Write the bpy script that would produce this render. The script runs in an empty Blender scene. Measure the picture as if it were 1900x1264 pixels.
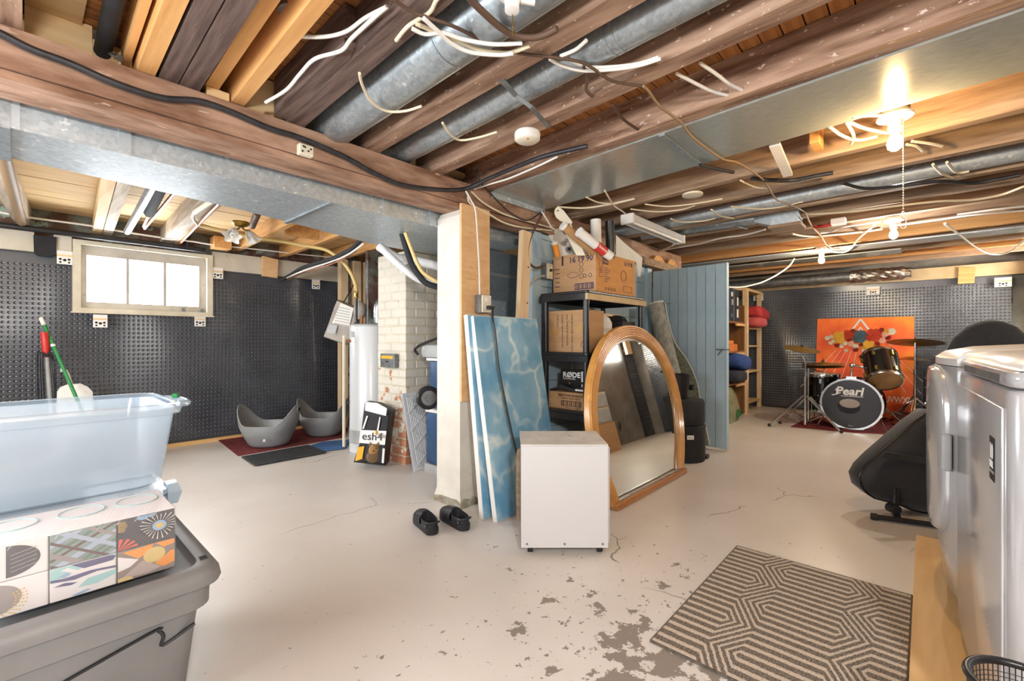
import bpy, math, random
from mathutils import Vector, Matrix
random.seed(7)
sc = bpy.context.scene
COL = sc.collection
PI = math.pi
# ------------------------------------------------------------------ camera
F = 840.0; HC = 1.10; YAW = math.atan(767/840)
cam_d = bpy.data.cameras.new('camera'); cam = bpy.data.objects.new('camera', cam_d); COL.objects.link(cam)
cam_d.sensor_width = 36; cam_d.lens = F/1900*36; cam_d.clip_start = .02; cam_d.clip_end = 100
cam.location = (0, 0, HC); cam.rotation_euler = (PI/2, 0, YAW-PI/2)
sc.camera = cam
FW = (math.cos(YAW), math.sin(YAW)); RT = (math.sin(YAW), -math.cos(YAW))
def at(u, v, X=None, Y=None, Z=None, D=None):
    """point of the room seen at (u,v) on a given plane"""
    a = (u-950)/F; b = (632-v)/F
    x = FW[0]+a*RT[0]; y = FW[1]+a*RT[1]
    t = D if D is not None else X/x if X is not None else Y/y if Y is not None else (Z-HC)/b
    return Vector((x*t, y*t, HC+b*t))
# ------------------------------------------------------------------ world, lights, exposure
w = bpy.data.worlds.new('world'); sc.world = w; w.use_nodes = True
w.node_tree.nodes['Background'].inputs[0].default_value = (.80, .88, 1, 1)
w.node_tree.nodes['Background'].inputs[1].default_value = 1.0
sc.view_settings.view_transform = 'Standard'; sc.view_settings.look = 'None'
sc.view_settings.gamma = 1; sc.view_settings.use_curve_mapping = False
sc.view_settings.exposure = 0.55
cy = sc.cycles; cy.max_bounces = 8; cy.diffuse_bounces = 4; cy.glossy_bounces = 4; cy.transmission_bounces = 4; cy.transparent_max_bounces = 10; cy.caustics_reflective = False; cy.caustics_refractive = False
def light(name, kind, loc, power, col=(1,1,1), rot=(0,0,0), size=.1, sy=None):
    d = bpy.data.lights.new(name, kind); d.energy = power; d.color = col
    if kind == 'AREA':
        d.size = size
        if sy: d.shape = 'RECTANGLE'; d.size_y = sy
    else: d.shadow_soft_size = size
    o = bpy.data.objects.new(name, d); COL.objects.link(o); o.location = loc; o.rotation_euler = rot
    return o
# photographer's flash beside the camera, a fill light behind it, and daylight of the side window
light('camera_flash', 'POINT', (-.22, -.78, 1.70), 105, (1, .98, .95), size=.09)
light('back_fill_light', 'AREA', (-1.88, 2.6, 1.35), 115, (.93, .97, 1), (0, -PI/2, 0), 1.0, 3.2)  # added soft fill behind the camera; the back wall has no window
light('side_window_daylight', 'AREA', (7.62, -1.03, 1.75), 42, (1, .96, .90), (-PI/2, 0, 0), .7, .38)
# ------------------------------------------------------------------ materials
def hx(s):
    s = s.lstrip('#'); r = [int(s[i:i+2], 16)/255 for i in (0, 2, 4)]
    return tuple(((c+.055)/1.055)**2.4 if c > .04045 else c/12.92 for c in r)+(1,)
MATS = {}
def mat(name, c1, c2=None, rough=.55, metal=0, scale=6, st=(1, 1, 1), lo=.35, hi=.65, det=4, bump=0, rnd=0,
        c3=None, s3=30, t3=.62, st3=(1, 1, 1), emit=0, alpha=1, trans=0, coat=0, vor=False, ecol=None, spec=.5, sheen=0):
    if name in MATS: return MATS[name]
    m = bpy.data.materials.new(name); m.use_nodes = True; MATS[name] = m
    nt = m.node_tree; N = nt.nodes; L = nt.links; p = N['Principled BSDF']
    p.inputs['Roughness'].default_value = rough; p.inputs['Metallic'].default_value = metal
    p.inputs['Base Color'].default_value = hx(c1); p.inputs['Specular IOR Level'].default_value = spec
    m.diffuse_color = hx(c1)
    if coat: p.inputs['Coat Weight'].default_value = coat; p.inputs['Coat Roughness'].default_value = .15
    if alpha < 1: p.inputs['Alpha'].default_value = alpha
    if trans: p.inputs['Transmission Weight'].default_value = trans
    if sheen: p.inputs['Sheen Weight'].default_value = sheen
    if emit:
        p.inputs['Emission Color'].default_value = hx(ecol or c1); p.inputs['Emission Strength'].default_value = emit
    out = None
    tc = N.new('ShaderNodeTexCoord')
    def noise(s, stv, d):
        mp = N.new('ShaderNodeMapping'); mp.inputs['Scale'].default_value = stv; L.new(tc.outputs['Object'], mp.inputs[0])
        if vor:
            n = N.new('ShaderNodeTexVoronoi'); n.inputs['Scale'].default_value = s; L.new(mp.outputs[0], n.inputs['Vector']); return n.outputs['Color']
        n = N.new('ShaderNodeTexNoise'); n.inputs['Scale'].default_value = s; n.inputs['Detail'].default_value = d
        n.inputs['Roughness'].default_value = .6
        L.new(mp.outputs[0], n.inputs['Vector']); return n.outputs['Fac']
    if c2:
        fac = noise(scale, st, det)
        r = N.new('ShaderNodeMapRange'); r.inputs[1].default_value = lo; r.inputs[2].default_value = hi; L.new(fac, r.inputs[0])
        mx = N.new('ShaderNodeMix'); mx.data_type = 'RGBA'; mx.inputs[6].default_value = hx(c1); mx.inputs[7].default_value = hx(c2)
        L.new(r.outputs[0], mx.inputs[0]); out = mx.outputs[2]
        if bump:
            b = N.new('ShaderNodeBump'); b.inputs['Strength'].default_value = bump; b.inputs['Distance'].default_value = .01
            L.new(fac, b.inputs['Height']); L.new(b.outputs[0], p.inputs['Normal'])
    if c3:
        vv = vor; vor = False; f3 = noise(s3, st3, 3); vor = vv
        r3 = N.new('ShaderNodeMapRange'); r3.inputs[1].default_value = t3; r3.inputs[2].default_value = t3+.04; L.new(f3, r3.inputs[0])
        m3 = N.new('ShaderNodeMix'); m3.data_type = 'RGBA'; m3.inputs[7].default_value = hx(c3)
        if out: L.new(out, m3.inputs[6])
        else: m3.inputs[6].default_value = hx(c1)
        L.new(r3.outputs[0], m3.inputs[0]); out = m3.outputs[2]
    if rnd:
        oi = N.new('ShaderNodeObjectInfo'); hs = N.new('ShaderNodeHueSaturation')
        rr = N.new('ShaderNodeMapRange'); rr.inputs[3].default_value = 1-rnd; rr.inputs[4].default_value = 1+rnd
        L.new(oi.outputs['Random'], rr.inputs[0]); L.new(rr.outputs[0], hs.inputs['Value'])
        if out: L.new(out, hs.inputs['Color'])
        else: hs.inputs['Color'].default_value = hx(c1)
        out = hs.outputs[0]
    if out: L.new(out, p.inputs['Base Color'])
    return m
GY = (9, .6, 9); GX = (.6, 9, 9); GZ = (9, 9, .6)
mat('old_wood_y', '#b5957e', '#6f4f3c', .85, scale=2.6, st=(6, .7, 6), bump=.35, rnd=.12, c3='#d8c4b8', s3=40, t3=.645, st3=(1.2, .6, 1.2))
mat('old_wood_x', '#bd9a83', '#7d5a45', .85, scale=2.4, st=(1.2, 5, 5), bump=.35, rnd=.05, c3='#d0b3a2', s3=12, t3=.66, st3=(.5, 2, 2))
mat('dark_wood_y', '#77625a', '#4b3a34', .85, scale=3.5, st=GY, bump=.3, rnd=.1, c3='#8a7468', s3=40, t3=.68)
mat('far_wood_y', '#ad937a', '#826a54', .85, scale=3.0, st=GY, bump=.3, rnd=.15)
mat('subfloor', '#b97e48', '#8a5527', .75, scale=2.6, st=GX, bump=.15, rnd=.22)
mat('new_pine_y', '#dcaa6e', '#c48d50', .7, scale=2.2, st=GY, bump=.1, rnd=.08, c3='#9c5f28', s3=5, t3=.74)
mat('pale_pine_x', '#ecd2a4', '#dcb681', .7, scale=1.6, st=GX, bump=.08, rnd=.06, c3='#b98a54', s3=5, t3=.75)
mat('pale_pine_y', '#e8cfa5', '#cfae80', .75, scale=2.2, st=GY, bump=.1, rnd=.08)
mat('pale_pine_z', '#ecd3ae', '#dfbe92', .7, scale=2.0, st=GZ, bump=.06, rnd=.05, c3='#a97d52', s3=7, t3=.77)
mat('white_joist', '#d8cdbd', '#ad9d8b', .85, scale=3, st=GY, bump=.3, rnd=.08, c3='#7e6c5c', s3=14, t3=.70)
mat('plywood', '#e8c192', '#dcae7c', .7, scale=2.4, st=(3, 3, 9), bump=.08, c3='#cd9a68', s3=9, t3=.66, st3=(1, 1, 5))
mat('plywood_x', '#e8c58e', '#d9ab6c', .65, scale=1.5, st=(.7, 6, 6), bump=.06, c3='#a87442', s3=4, t3=.76, st3=(.8, 2, 2))
mat('galv', '#b9c2c8', '#98a2a9', .36, metal=.65, scale=70, vor=True, lo=0, hi=1, c3='#dfe6ea', s3=38, t3=.66)
mat('galv_lite', '#cbd4da', '#adb8bf', .42, metal=.5, scale=60, vor=True, lo=0, hi=1, c3='#e8eef0', s3=22, t3=.64)
mat('galv_dark', '#b2b4ae', '#9fa29d', .17, metal=.32, scale=36, st=(2, .5, 1), lo=.3, hi=.7, c3='#b3babb', s3=60, t3=.68, st3=(1, .35, 1))
mat('white_plastic', '#eceae6', rough=.35)
mat('cream_plastic', '#e6ddc8', rough=.4)
mat('white_wire', '#e9e6df', rough=.4)
mat('cream_wire', '#e2d5b8', rough=.45)
mat('brown_wire', '#5a4335', rough=.6)
mat('tan_wire', '#8d7355', rough=.6)
mat('black_wire', '#222225', '#34343a', .45, scale=20)
mat('black_plastic', '#17171a', '#232327', .33, scale=10)
mat('black_matte', '#151517', '#222226', .75, scale=12, bump=.1)
mat('black_rubber', '#1b1c20', '#2b2c31', .5, scale=25, bump=.1)
mat('membrane', '#3b3e45', '#484b53', .30, scale=3, spec=1.0)
mat('chrome', '#cfd2d6', rough=.16, metal=1)
mat('steel', '#b9bdc0', '#8e9396', .35, metal=.8, scale=14)
mat('dull_steel', '#8c8f90', '#6a6d6e', .5, metal=.7, scale=14)
mat('copper', '#c98e74', '#a8694d', .4, metal=.6, scale=9)
mat('brass', '#b7974a', '#8d6f2c', .3, metal=.9, scale=9)
mat('cymbal', '#9a7c42', '#6d5528', .35, metal=.6, scale=20)
mat('cardboard', '#c39c74', '#b58c62', .85, scale=4, st=(1, 1, 5), rnd=.03)
mat('cardboard_orange', '#d49a5a', '#c78a49', .8, scale=4, st=(1, 1, 5))
mat('cardboard_dark', '#a98157', '#9b734b', .85, scale=4)
mat('kraft', '#c9a06a', '#b58a55', .8, scale=8)
mat('blue_paint', '#b6cddb', '#a6bfce', .6, scale=2.5, st=(1, 1, 1), bump=.04, rnd=.04, c3='#6f8796', s3=26, t3=.73)
mat('beige_paint', '#d5cdbd', '#bfb6a5', .6, scale=3, rnd=.02, c3='#9d9585', s3=9, t3=.74)
mat('grey_paint', '#b7b0a6', '#a29b91', .6, scale=4, c3='#8d867c', s3=12, t3=.72)
mat('cream_paint', '#ddd5c2', '#c8bfaa', .6, scale=5, c3='#9a9078', s3=15, t3=.72)
mat('rubble', '#8a8f88', '#6e5145', .9, scale=5, lo=.42, hi=.55, bump=.6, c3='#9fb5a8', s3=6, t3=.58)
mat('wall_grey', '#96938c', '#74716b', .9, scale=2.2, bump=.2, c3='#35332f', s3=3, t3=.66, st3=(1, 1, .4))
mat('white_enamel', '#d4d4d6', rough=.3)
mat('white_enamel_gloss', '#c3c3c6', rough=.16, metal=.35, coat=.3)
mat('freezer_top', '#c9c6c0', '#dedbd6', .6, scale=9, c3='#8f8b85', s3=22, t3=.66)
mat('tank_white', '#d8dbde', rough=.28, coat=.2)
mat('tank_grey', '#b6b8b9', '#a5a7a8', .5, scale=8)
mat('grey_tub', '#8d8f90', '#848688', .42, scale=3)
mat('tote_grey', '#87888a', '#7d7e80', .5, scale=4)
mat('blue_bin', '#35557c', '#2c4a70', .45, scale=6)
mat('red_mat', '#7d2b2e', '#5f2024', .95, scale=18, c3='#a06a62', s3=40, t3=.66, bump=.3)
mat('dark_mat', '#3f4143', '#2e3032', .9, scale=20, bump=.3, c3='#55585a', s3=60, t3=.6)
mat('blue_mat', '#4a74ad', '#3c639a', .9, scale=20, bump=.2)
mat('green_pole', '#2d8a4c', rough=.4)
mat('red_plastic', '#c8322c', rough=.4)
mat('oak', '#d59f58', '#c08742', .35, scale=2.5, st=(3, 3, 3), coat=.35, c3='#dba15a', s3=12, t3=.62)
mat('oak_dark', '#b97a3c', '#a0652c', .4, scale=3, st=GX, coat=.3)
mat('mirror', '#e6e8e6', rough=.015, metal=1)
mat('paper', '#e8e6e1', rough=.7)
mat('paper_tube', '#b88f63', '#a97f53', .8, scale=8)
mat('foil', '#c2b9ae', '#8d857c', .25, metal=.85, scale=22, lo=.4, hi=.6, bump=.8)
mat('black_print', '#1d1c22', rough=.7)
mat('purple_print', '#3c3057', rough=.7)
mat('brown_print', '#4b3526', rough=.8)
mat('white_print', '#f2f2f2', rough=.5)
mat('yellow_print', '#e9b12e', rough=.5)
mat('orange_print', '#f0962c', rough=.5)
mat('red_print', '#cc3a35', rough=.5)
mat('teal_print', '#8fc2c4', rough=.5)
mat('navy_print', '#3d3f68', rough=.5)
mat('grey_print', '#9b928c', rough=.5)
mat('clear_plastic', '#c3d5e4', rough=.12, alpha=.5, spec=.7)
mat('wrap', '#f4f8fb', rough=.08, alpha=.16, spec=.8)
mat('latch_blue', '#a9c1d6', rough=.4)
mat('yellow_hose', '#e0c583', rough=.45)
mat('foam_black', '#2d2e31', rough=.85)
mat('pvc_white', '#e6e7e8', rough=.35)
mat('glass_shade', '#eae6de', rough=.25, trans=.25)
def bulb_mat(name, col, st):
    m = bpy.data.materials.new(name); m.use_nodes = True; MATS[name] = m; N = m.node_tree.nodes; L = m.node_tree.links
    N.remove(N['Principled BSDF']); e = N.new('ShaderNodeEmission'); e.inputs[0].default_value = hx(col); e.inputs[1].default_value = st
    t = N.new('ShaderNodeBsdfTransparent'); a = N.new('ShaderNodeAddShader'); L.new(e.outputs[0], a.inputs[0]); L.new(t.outputs[0], a.inputs[1]); L.new(a.outputs[0], N['Material Output'].inputs[0])
bulb_mat('bulb_warm', '#ffdda6', 26); bulb_mat('bulb_cool', '#fff6e6', 26)
mat('pane', '#ffffff', rough=.3, emit=16, ecol='#f6fbff')
mat('side_pane', '#ffffff', rough=.3, emit=3.0, ecol='#fff6e6')
mat('bag_fabric', '#1b1b1e', '#29292d', .72, scale=5, bump=.25, sheen=.2)
mat('seat_fabric', '#35353a', '#2a2a2f', .8, scale=20, bump=.15, sheen=.3)
mat('red_cloth', '#b13437', '#962628', .9, scale=10, bump=.2)
mat('rose_cloth', '#bd5454', '#a84545', .9, scale=10, bump=.2)
mat('blue_cloth', '#33508f', '#27407a', .9, scale=8, bump=.25)
mat('navy_cloth', '#20232f', '#2b2f3c', .9, scale=10, bump=.2)
mat('orange_box', '#d9813a', '#c8702c', .7, scale=6)
mat('shelf_wood', '#8a5f33', '#6d4722', .7, scale=2.5, st=GZ, bump=.15)
mat('sack', '#a7a58c', '#7f8a66', .8, scale=7)
mat('paper_bag', '#b5aca3', '#a0988f', .8, scale=6, bump=.3, c3='#8d8f9a', s3=7, t3=.66)
mat('drum_black', '#0e0e10', rough=.12, coat=.6)
mat('drum_head', '#26252b', '#1e1d22', .22, scale=3)
mat('drum_skin', '#b18c5a', '#8d6c40', .5, scale=5, c3='#5d4a30', s3=8, t3=.66)
mat('silver_print', '#d9d9db', rough=.4)
mat('filter_white', '#dfe2e6', rough=.8)
mat('filter_card', '#cfd4da', rough=.8)
mat('tan_paint', '#cdb894', '#b9a27c', .8, scale=4)
mat('carpet_back', '#aeaca1', '#8b897e', .95, scale=26, st=(1, 1, .5), bump=.4, c3='#aeb0a2', s3=30, t3=.62)
mat('carpet_dark', '#7d8173', '#5c6052', .95, scale=40, bump=.4, c3='#9ea08f', s3=24, t3=.62)
mat('drawer_cream', '#d8c8a8', rough=.5)
mat('mesh_dark', '#26282b', rough=.5)
def M(n): return MATS[n]
# ------------------------------------------------------------------ mesh builder
def frame(z, up=Vector((0, 0, 1))):
    z = Vector(z).normalized()
    if abs(z.dot(up)) > .98: up = Vector((0, 1, 0))
    x = up.cross(z).normalized(); y = z.cross(x)
    return x, y, z
def spline(pts, sub):
    pts = [Vector(p) for p in pts]; out = []
    for i in range(len(pts)-1):
        p0 = pts[max(i-1, 0)]; p1 = pts[i]; p2 = pts[i+1]; p3 = pts[min(i+2, len(pts)-1)]
        for k in range(sub):
            t = k/sub
            out.append(.5*((2*p1)+(-p0+p2)*t+(2*p0-5*p1+4*p2-p3)*t*t+(-p0+3*p1-3*p2+p3)*t**3))
    out.append(pts[-1]); return out
class G:
    def __init__(s): s.v = []; s.f = []
    def add(s, vs, fs):
        b = len(s.v); s.v += [Vector(p) for p in vs]; s.f += [[b+i for i in f] for f in fs]; return s
    def box(s, x0, y0, z0, x1, y1, z1):
        return s.add([(x0, y0, z0), (x1, y0, z0), (x1, y1, z0), (x0, y1, z0), (x0, y0, z1), (x1, y0, z1), (x1, y1, z1), (x0, y1, z1)],
                     [[3, 2, 1, 0], [4, 5, 6, 7], [0, 1, 5, 4], [1, 2, 6, 5], [2, 3, 7, 6], [3, 0, 4, 7]])
    def loft(s, rings, cap=True, closed=True):
        n = len(rings[0]); b = len(s.v)
        for r in rings: s.v += [Vector(p) for p in r]
        for i in range(len(rings)-1):
            for j in range(n if closed else n-1):
                k = (j+1) % n
                s.f.append([b+i*n+j, b+i*n+k, b+(i+1)*n+k, b+(i+1)*n+j])
        if cap:
            s.f.append([b+j for j in range(n)][::-1]); s.f.append([b+(len(rings)-1)*n+j for j in range(n)])
        return s
    def rbox(s, x0, y0, z0, x1, y1, z1, r=.01, c=None, n=3):
        c = r if c is None else c
        def ring(z, ins):
            pts = []; rr = max(r-ins, .0005)
            for (cx, cy, a0) in ((x1-r, y1-r, 0), (x0+r, y1-r, PI/2), (x0+r, y0+r, PI), (x1-r, y0+r, 1.5*PI)):
                for k in range(n+1):
                    a = a0+k*PI/2/n; pts.append((cx+rr*math.cos(a), cy+rr*math.sin(a), z))
            return pts
        if c > 0: return s.loft([ring(z0, c*.9), ring(z0+c*.3, c*.3), ring(z0+c, 0), ring(z1-c, 0), ring(z1-c*.3, c*.3), ring(z1, c*.9)])
        return s.loft([ring(z0, 0), ring(z1, 0)])
    def cyl(s, p0, p1, r0, r1=None, n=16, cap=True):
        p0 = Vector(p0); p1 = Vector(p1); r1 = r0 if r1 is None else r1
        x, y, z = frame(p1-p0)
        return s.loft([[p+x*r*math.cos(2*PI*k/n)+y*r*math.sin(2*PI*k/n) for k in range(n)] for p, r in ((p0, r0), (p1, r1))], cap)
    def tube(s, pts, r, n=8, sub=5, cap=True, rs=None):
        P = spline(pts, sub) if sub > 1 else [Vector(p) for p in pts]
        t0 = (P[1]-P[0]).normalized(); x, y, z = frame(t0); rings = []
        for i, p in enumerate(P):
            t = (P[min(i+1, len(P)-1)]-P[max(i-1, 0)]).normalized()
            x = (x-t*x.dot(t)).normalized(); y = t.cross(x)
            rr = rs(i/(len(P)-1)) if rs else r
            rings.append([p+x*rr*math.cos(2*PI*k/n)+y*rr*math.sin(2*PI*k/n) for k in range(n)])
        return s.loft(rings, cap)
    def lathe(s, o, prof, n=20, ax=(0, 0, 1), cap=True):
        x, y, z = frame(ax); o = Vector(o)
        return s.loft([[o+z*h+(x*math.cos(2*PI*k/n)+y*math.sin(2*PI*k/n))*max(r, .0004) for k in range(n)] for r, h in prof], cap)
    def ell(s, o, rx, ry, rz, n=16, m=10, pw=1):
        def q(t): return math.copysign(abs(t)**pw, t)
        rings = []
        for i in range(m+1):
            ph = -PI/2+PI*i/m; c = max(q(math.cos(ph)), .01)
            rings.append([(o[0]+rx*c*q(math.cos(2*PI*k/n)), o[1]+ry*c*q(math.sin(2*PI*k/n)), o[2]+rz*q(math.sin(ph))) for k in range(n)])
        return s.loft(rings)
    def torus(s, o, R, r, ax=(0, 0, 1), n=24, m=8, a0=0, a1=2*PI):
        x, y, z = frame(ax); o = Vector(o); full = abs(a1-a0-2*PI) < 1e-4
        rings = []
        for i in range(n+(0 if full else 1)):
            a = a0+(a1-a0)*i/n; d = x*math.cos(a)+y*math.sin(a)
            rings.append([o+d*(R+r*math.cos(2*PI*k/m))+z*r*math.sin(2*PI*k/m) for k in range(m)])
        if full: rings.append(rings[0])
        return s.loft(rings, not full)
    def slab(s, poly, vec):
        vec = Vector(vec); poly = [Vector(p) for p in poly]
        return s.loft([poly, [p+vec for p in poly]])
    def bar(s, p0, p1, wx, wy, up=(0, 0, 1)):
        p0 = Vector(p0); p1 = Vector(p1); x, y, z = frame(p1-p0, Vector(up))
        return s.loft([[p+x*a*wx/2+y*b*wy/2 for a, b in ((-1, -1), (1, -1), (1, 1), (-1, 1))] for p in (p0, p1)])
    def xf(s, m):
        s.v = [m @ p for p in s.v]; return s
    def join(s, o):
        return s.add(o.v, o.f)
def mk(g, name, m, parent=None, smooth=0, origin=None):
    lo = Vector([min(p[i] for p in g.v) for i in range(3)]); hi = Vector([max(p[i] for p in g.v) for i in range(3)])
    o0 = Vector(origin) if origin is not None else Vector(((lo.x+hi.x)/2, (lo.y+hi.y)/2, lo.z))
    me = bpy.data.meshes.new(name); me.from_pydata([tuple(p-o0) for p in g.v], [], g.f); me.update()
    me.materials.append(M(m) if isinstance(m, str) else m)
    if smooth:
        me.shade_smooth(); me.set_sharp_from_angle(angle=math.radians(smooth if smooth > 1 else 40))
    o = bpy.data.objects.new(name, me); COL.objects.link(o)
    if parent is not None:
        o.parent = parent
        base = parent; off = Vector((0, 0, 0))
        while base is not None: off += base.location; base = base.parent
        o.location = o0-off
    else: o.location = o0
    return o
def tag(o, label=None, cat=None, group=None, kind=None):
    if label: o['label'] = label
    if cat: o['category'] = cat
    if group: o['group'] = group
    if kind: o['kind'] = kind
    return o
def thing(name, label, cat, loc=(0, 0, 0), group=None):
    o = bpy.data.objects.new(name, None); COL.objects.link(o); o.location = loc; o.empty_display_size = .1
    return tag(o, label, cat, group)
def one(g, name, m, label, cat, group=None, smooth=0):
    return tag(mk(g, name, m, None, smooth), label, cat, group)
def struct(g, name, m, smooth=0):
    return tag(mk(g, name, m, None, smooth), kind='structure')
def text(name, s, size, M4, m, parent, ext=.0004, shear=0, bold=0, align='LEFT', label=None, sx=1):
    cu = bpy.data.curves.new('t', 'FONT'); cu.body = s; cu.size = size; cu.extrude = ext; cu.shear = shear; cu.offset = bold
    cu.align_x = align; cu.resolution_u = 2
    ob = bpy.data.objects.new('t', cu); COL.objects.link(ob)
    bpy.context.view_layer.update()
    me0 = ob.evaluated_get(bpy.context.evaluated_depsgraph_get()).to_mesh()
    g = G(); g.add([Vector((p.co.x*sx, p.co.y, p.co.z)) for p in me0.vertices], [list(f.vertices) for f in me0.polygons])
    bpy.data.objects.remove(ob); bpy.data.curves.remove(cu)
    g.xf(M4); o = mk(g, name, m, parent)
    if label: o['label'] = label
    return o
def plane_mat(o, xd, yd):
    xd = Vector(xd).normalized(); yd = Vector(yd); yd = (yd-xd*yd.dot(xd)).normalized(); zd = xd.cross(yd)
    m = Matrix.Identity(4)
    for i in range(3): m[i][0] = xd[i]; m[i][1] = yd[i]; m[i][2] = zd[i]; m[i][3] = o[i]
    return m
def cable(name, pts, r, m, label, cat='cable', group=None, sub=6):
    return one(G().tube(pts, r, 7, sub), name, m, label, cat, group, smooth=60)
mat('worn_base', '#a9aa9c', '#84735f', .9, scale=14, bump=.5)
# ------------------------------------------------------------------ floor
def floor_mat():
    m = bpy.data.materials.new('painted_concrete'); m.use_nodes = True; nt = m.node_tree; N = nt.nodes; L = nt.links
    p = N['Principled BSDF']; p.inputs['Roughness'].default_value = .38
    tc = N.new('ShaderNodeTexCoord')
    def nz(s, d=4, vec=None, rough=.6):
        n = N.new('ShaderNodeTexNoise'); n.inputs['Scale'].default_value = s; n.inputs['Detail'].default_value = d; n.inputs['Roughness'].default_value = rough
        L.new(vec or tc.outputs['Object'], n.inputs['Vector']); return n.outputs['Fac']
    def rng(x, a, b, c=0, d=1):
        r = N.new('ShaderNodeMapRange'); r.inputs[1].default_value = a; r.inputs[2].default_value = b; r.inputs[3].default_value = c; r.inputs[4].default_value = d
        L.new(x, r.inputs[0]); return r.outputs[0]
    def mixc(f, a, b):
        x = N.new('ShaderNodeMix'); x.data_type = 'RGBA'; L.new(f, x.inputs[0])
        for i, c in ((6, a), (7, b)):
            if isinstance(c, str): x.inputs[i].default_value = hx(c)
            else: L.new(c, x.inputs[i])
        return x.outputs[2]
    def mth(op, a, b):
        x = N.new('ShaderNodeMath'); x.operation = op
        for i, c in ((0, a), (1, b)):
            if isinstance(c, (int, float)): x.inputs[i].default_value = c
            else: L.new(c, x.inputs[i])
        return x.outputs[0]
    base = mixc(rng(nz(1.4), .3, .7), '#e2ddd9', '#d6d0cb')
    base = mixc(rng(nz(.55, 2), .45, .7), base, '#d4cdc4')
    # wear is worst around the doormat: distance from the worn spot shifts the chip threshold
    def dist(c):
        g = N.new('ShaderNodeVectorMath'); g.operation = 'DISTANCE'; L.new(tc.outputs['Object'], g.inputs[0]); g.inputs[1].default_value = c
        return g.outputs['Value']
    d1 = rng(dist((1.35, .75, 0)), .15, 1.4, .125, 0)
    d2 = rng(dist((2.3, .7, 0)), .2, 1.3, .05, 0)
    d3 = rng(dist((1.44, .62, 0)), .05, .42, .11, 0)
    chip = nz(9, 7, rough=.68)
    thr = mth('ADD', chip, mth('ADD', mth('ADD', d1, d3), d2))
    f = rng(thr, .705, .715)
    chip2 = rng(mth('ADD', nz(30, 4), mth('MULTIPLY', mth('ADD', d1, d2), .35)), .70, .71)
    f = mth('MAXIMUM', f, chip2)
    # hairline cracks
    mp = N.new('ShaderNodeMapping'); mp.inputs['Scale'].default_value = (.55, .8, 1)
    mxv = N.new('ShaderNodeMix'); mxv.data_type = 'RGBA'; mxv.inputs[0].default_value = .12
    nn = N.new('ShaderNodeTexNoise'); nn.inputs['Scale'].default_value = 5; L.new(tc.outputs['Object'], nn.inputs['Vector'])
    L.new(tc.outputs['Object'], mxv.inputs[6]); L.new(nn.outputs['Color'], mxv.inputs[7]); L.new(mxv.outputs[2], mp.inputs[0])
    vo = N.new('ShaderNodeTexVoronoi'); vo.feature = 'DISTANCE_TO_EDGE'; vo.inputs['Scale'].default_value = .9; L.new(mp.outputs[0], vo.inputs['Vector'])
    cr = rng(vo.outputs['Distance'], .0014, .0023, .9, 0)
    cr = mth('MULTIPLY', cr, rng(nz(1.1, 2), .525, .565))
    f = mth('MAXIMUM', f, cr)
    L.new(mixc(f, base, '#8e857c'), p.inputs['Base Color'])
    L.new(rng(f, 0, 1, .36, .8), p.inputs['Roughness'])
    b = N.new('ShaderNodeBump'); b.inputs['Strength'].default_value = .25; b.inputs['Distance'].default_value = .006
    L.new(mth('SUBTRACT', nz(7, 5), mth('MULTIPLY', f, .5)), b.inputs['Height']); L.new(b.outputs[0], p.inputs['Normal'])
    return m
struct(G().box(-1.95, -1.1, -.1, 8.56, 5.9, 0), 'floor', floor_mat())
bpy.data.objects['floor'].data.transform(Matrix.Translation((0, 0, 0)))
fl = bpy.data.objects['floor']
off = fl.location.copy(); fl.data.transform(Matrix.Translation(off)); fl.location = (0, 0, 0)
# ------------------------------------------------------------------ walls
WY = 5.86
wl = G()
for b in ((-1.95, 0, .36, 2.32), (1.43, 0, 8.6, 2.32), (.36, 0, 1.43, 1.37), (.36, 2.02, 1.43, 2.32)):
    wl.box(b[0], WY, b[1], b[2], WY+.12, b[3])
struct(wl, 'wall_left', 'rubble')
struct(G().box(8.55, -1.1, 0, 8.67, 5.9, 2.32), 'wall_far', 'wall_grey')
wr = G()
for b in ((-1.95, 0, 7.25, 2.32), (8.0, 0, 8.6, 2.32), (7.25, 0, 8.0, 1.53), (7.25, 1.98, 8.0, 2.32)):
    wr.box(b[0], -1.2, b[1], b[2], -1.06, b[3])
struct(wr, 'wall_right', 'wall_grey')
struct(G().box(-2.05, -1.1, 0, -1.95, 5.9, 2.32), 'wall_back', 'wall_grey')
# side window (behind the appliances, seen only in the mirror)
w2 = struct(G().box(7.25, -1.16, 1.53, 8.0, -1.09, 1.57).box(7.25, -1.16, 1.94, 8.0, -1.09, 1.98).box(7.25, -1.16, 1.57, 7.29, -1.09, 1.94).box(7.96, -1.16, 1.57, 8.0, -1.09, 1.94).box(7.61, -1.16, 1.57, 7.64, -1.09, 1.94), 'window_2', 'cream_paint')
mk(G().box(7.29, -1.15, 1.57, 7.61, -1.14, 1.94), 'pane', 'side_pane', w2); mk(G().box(7.64, -1.15, 1.57, 7.96, -1.14, 1.94), 'pane', 'side_pane', w2)
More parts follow.
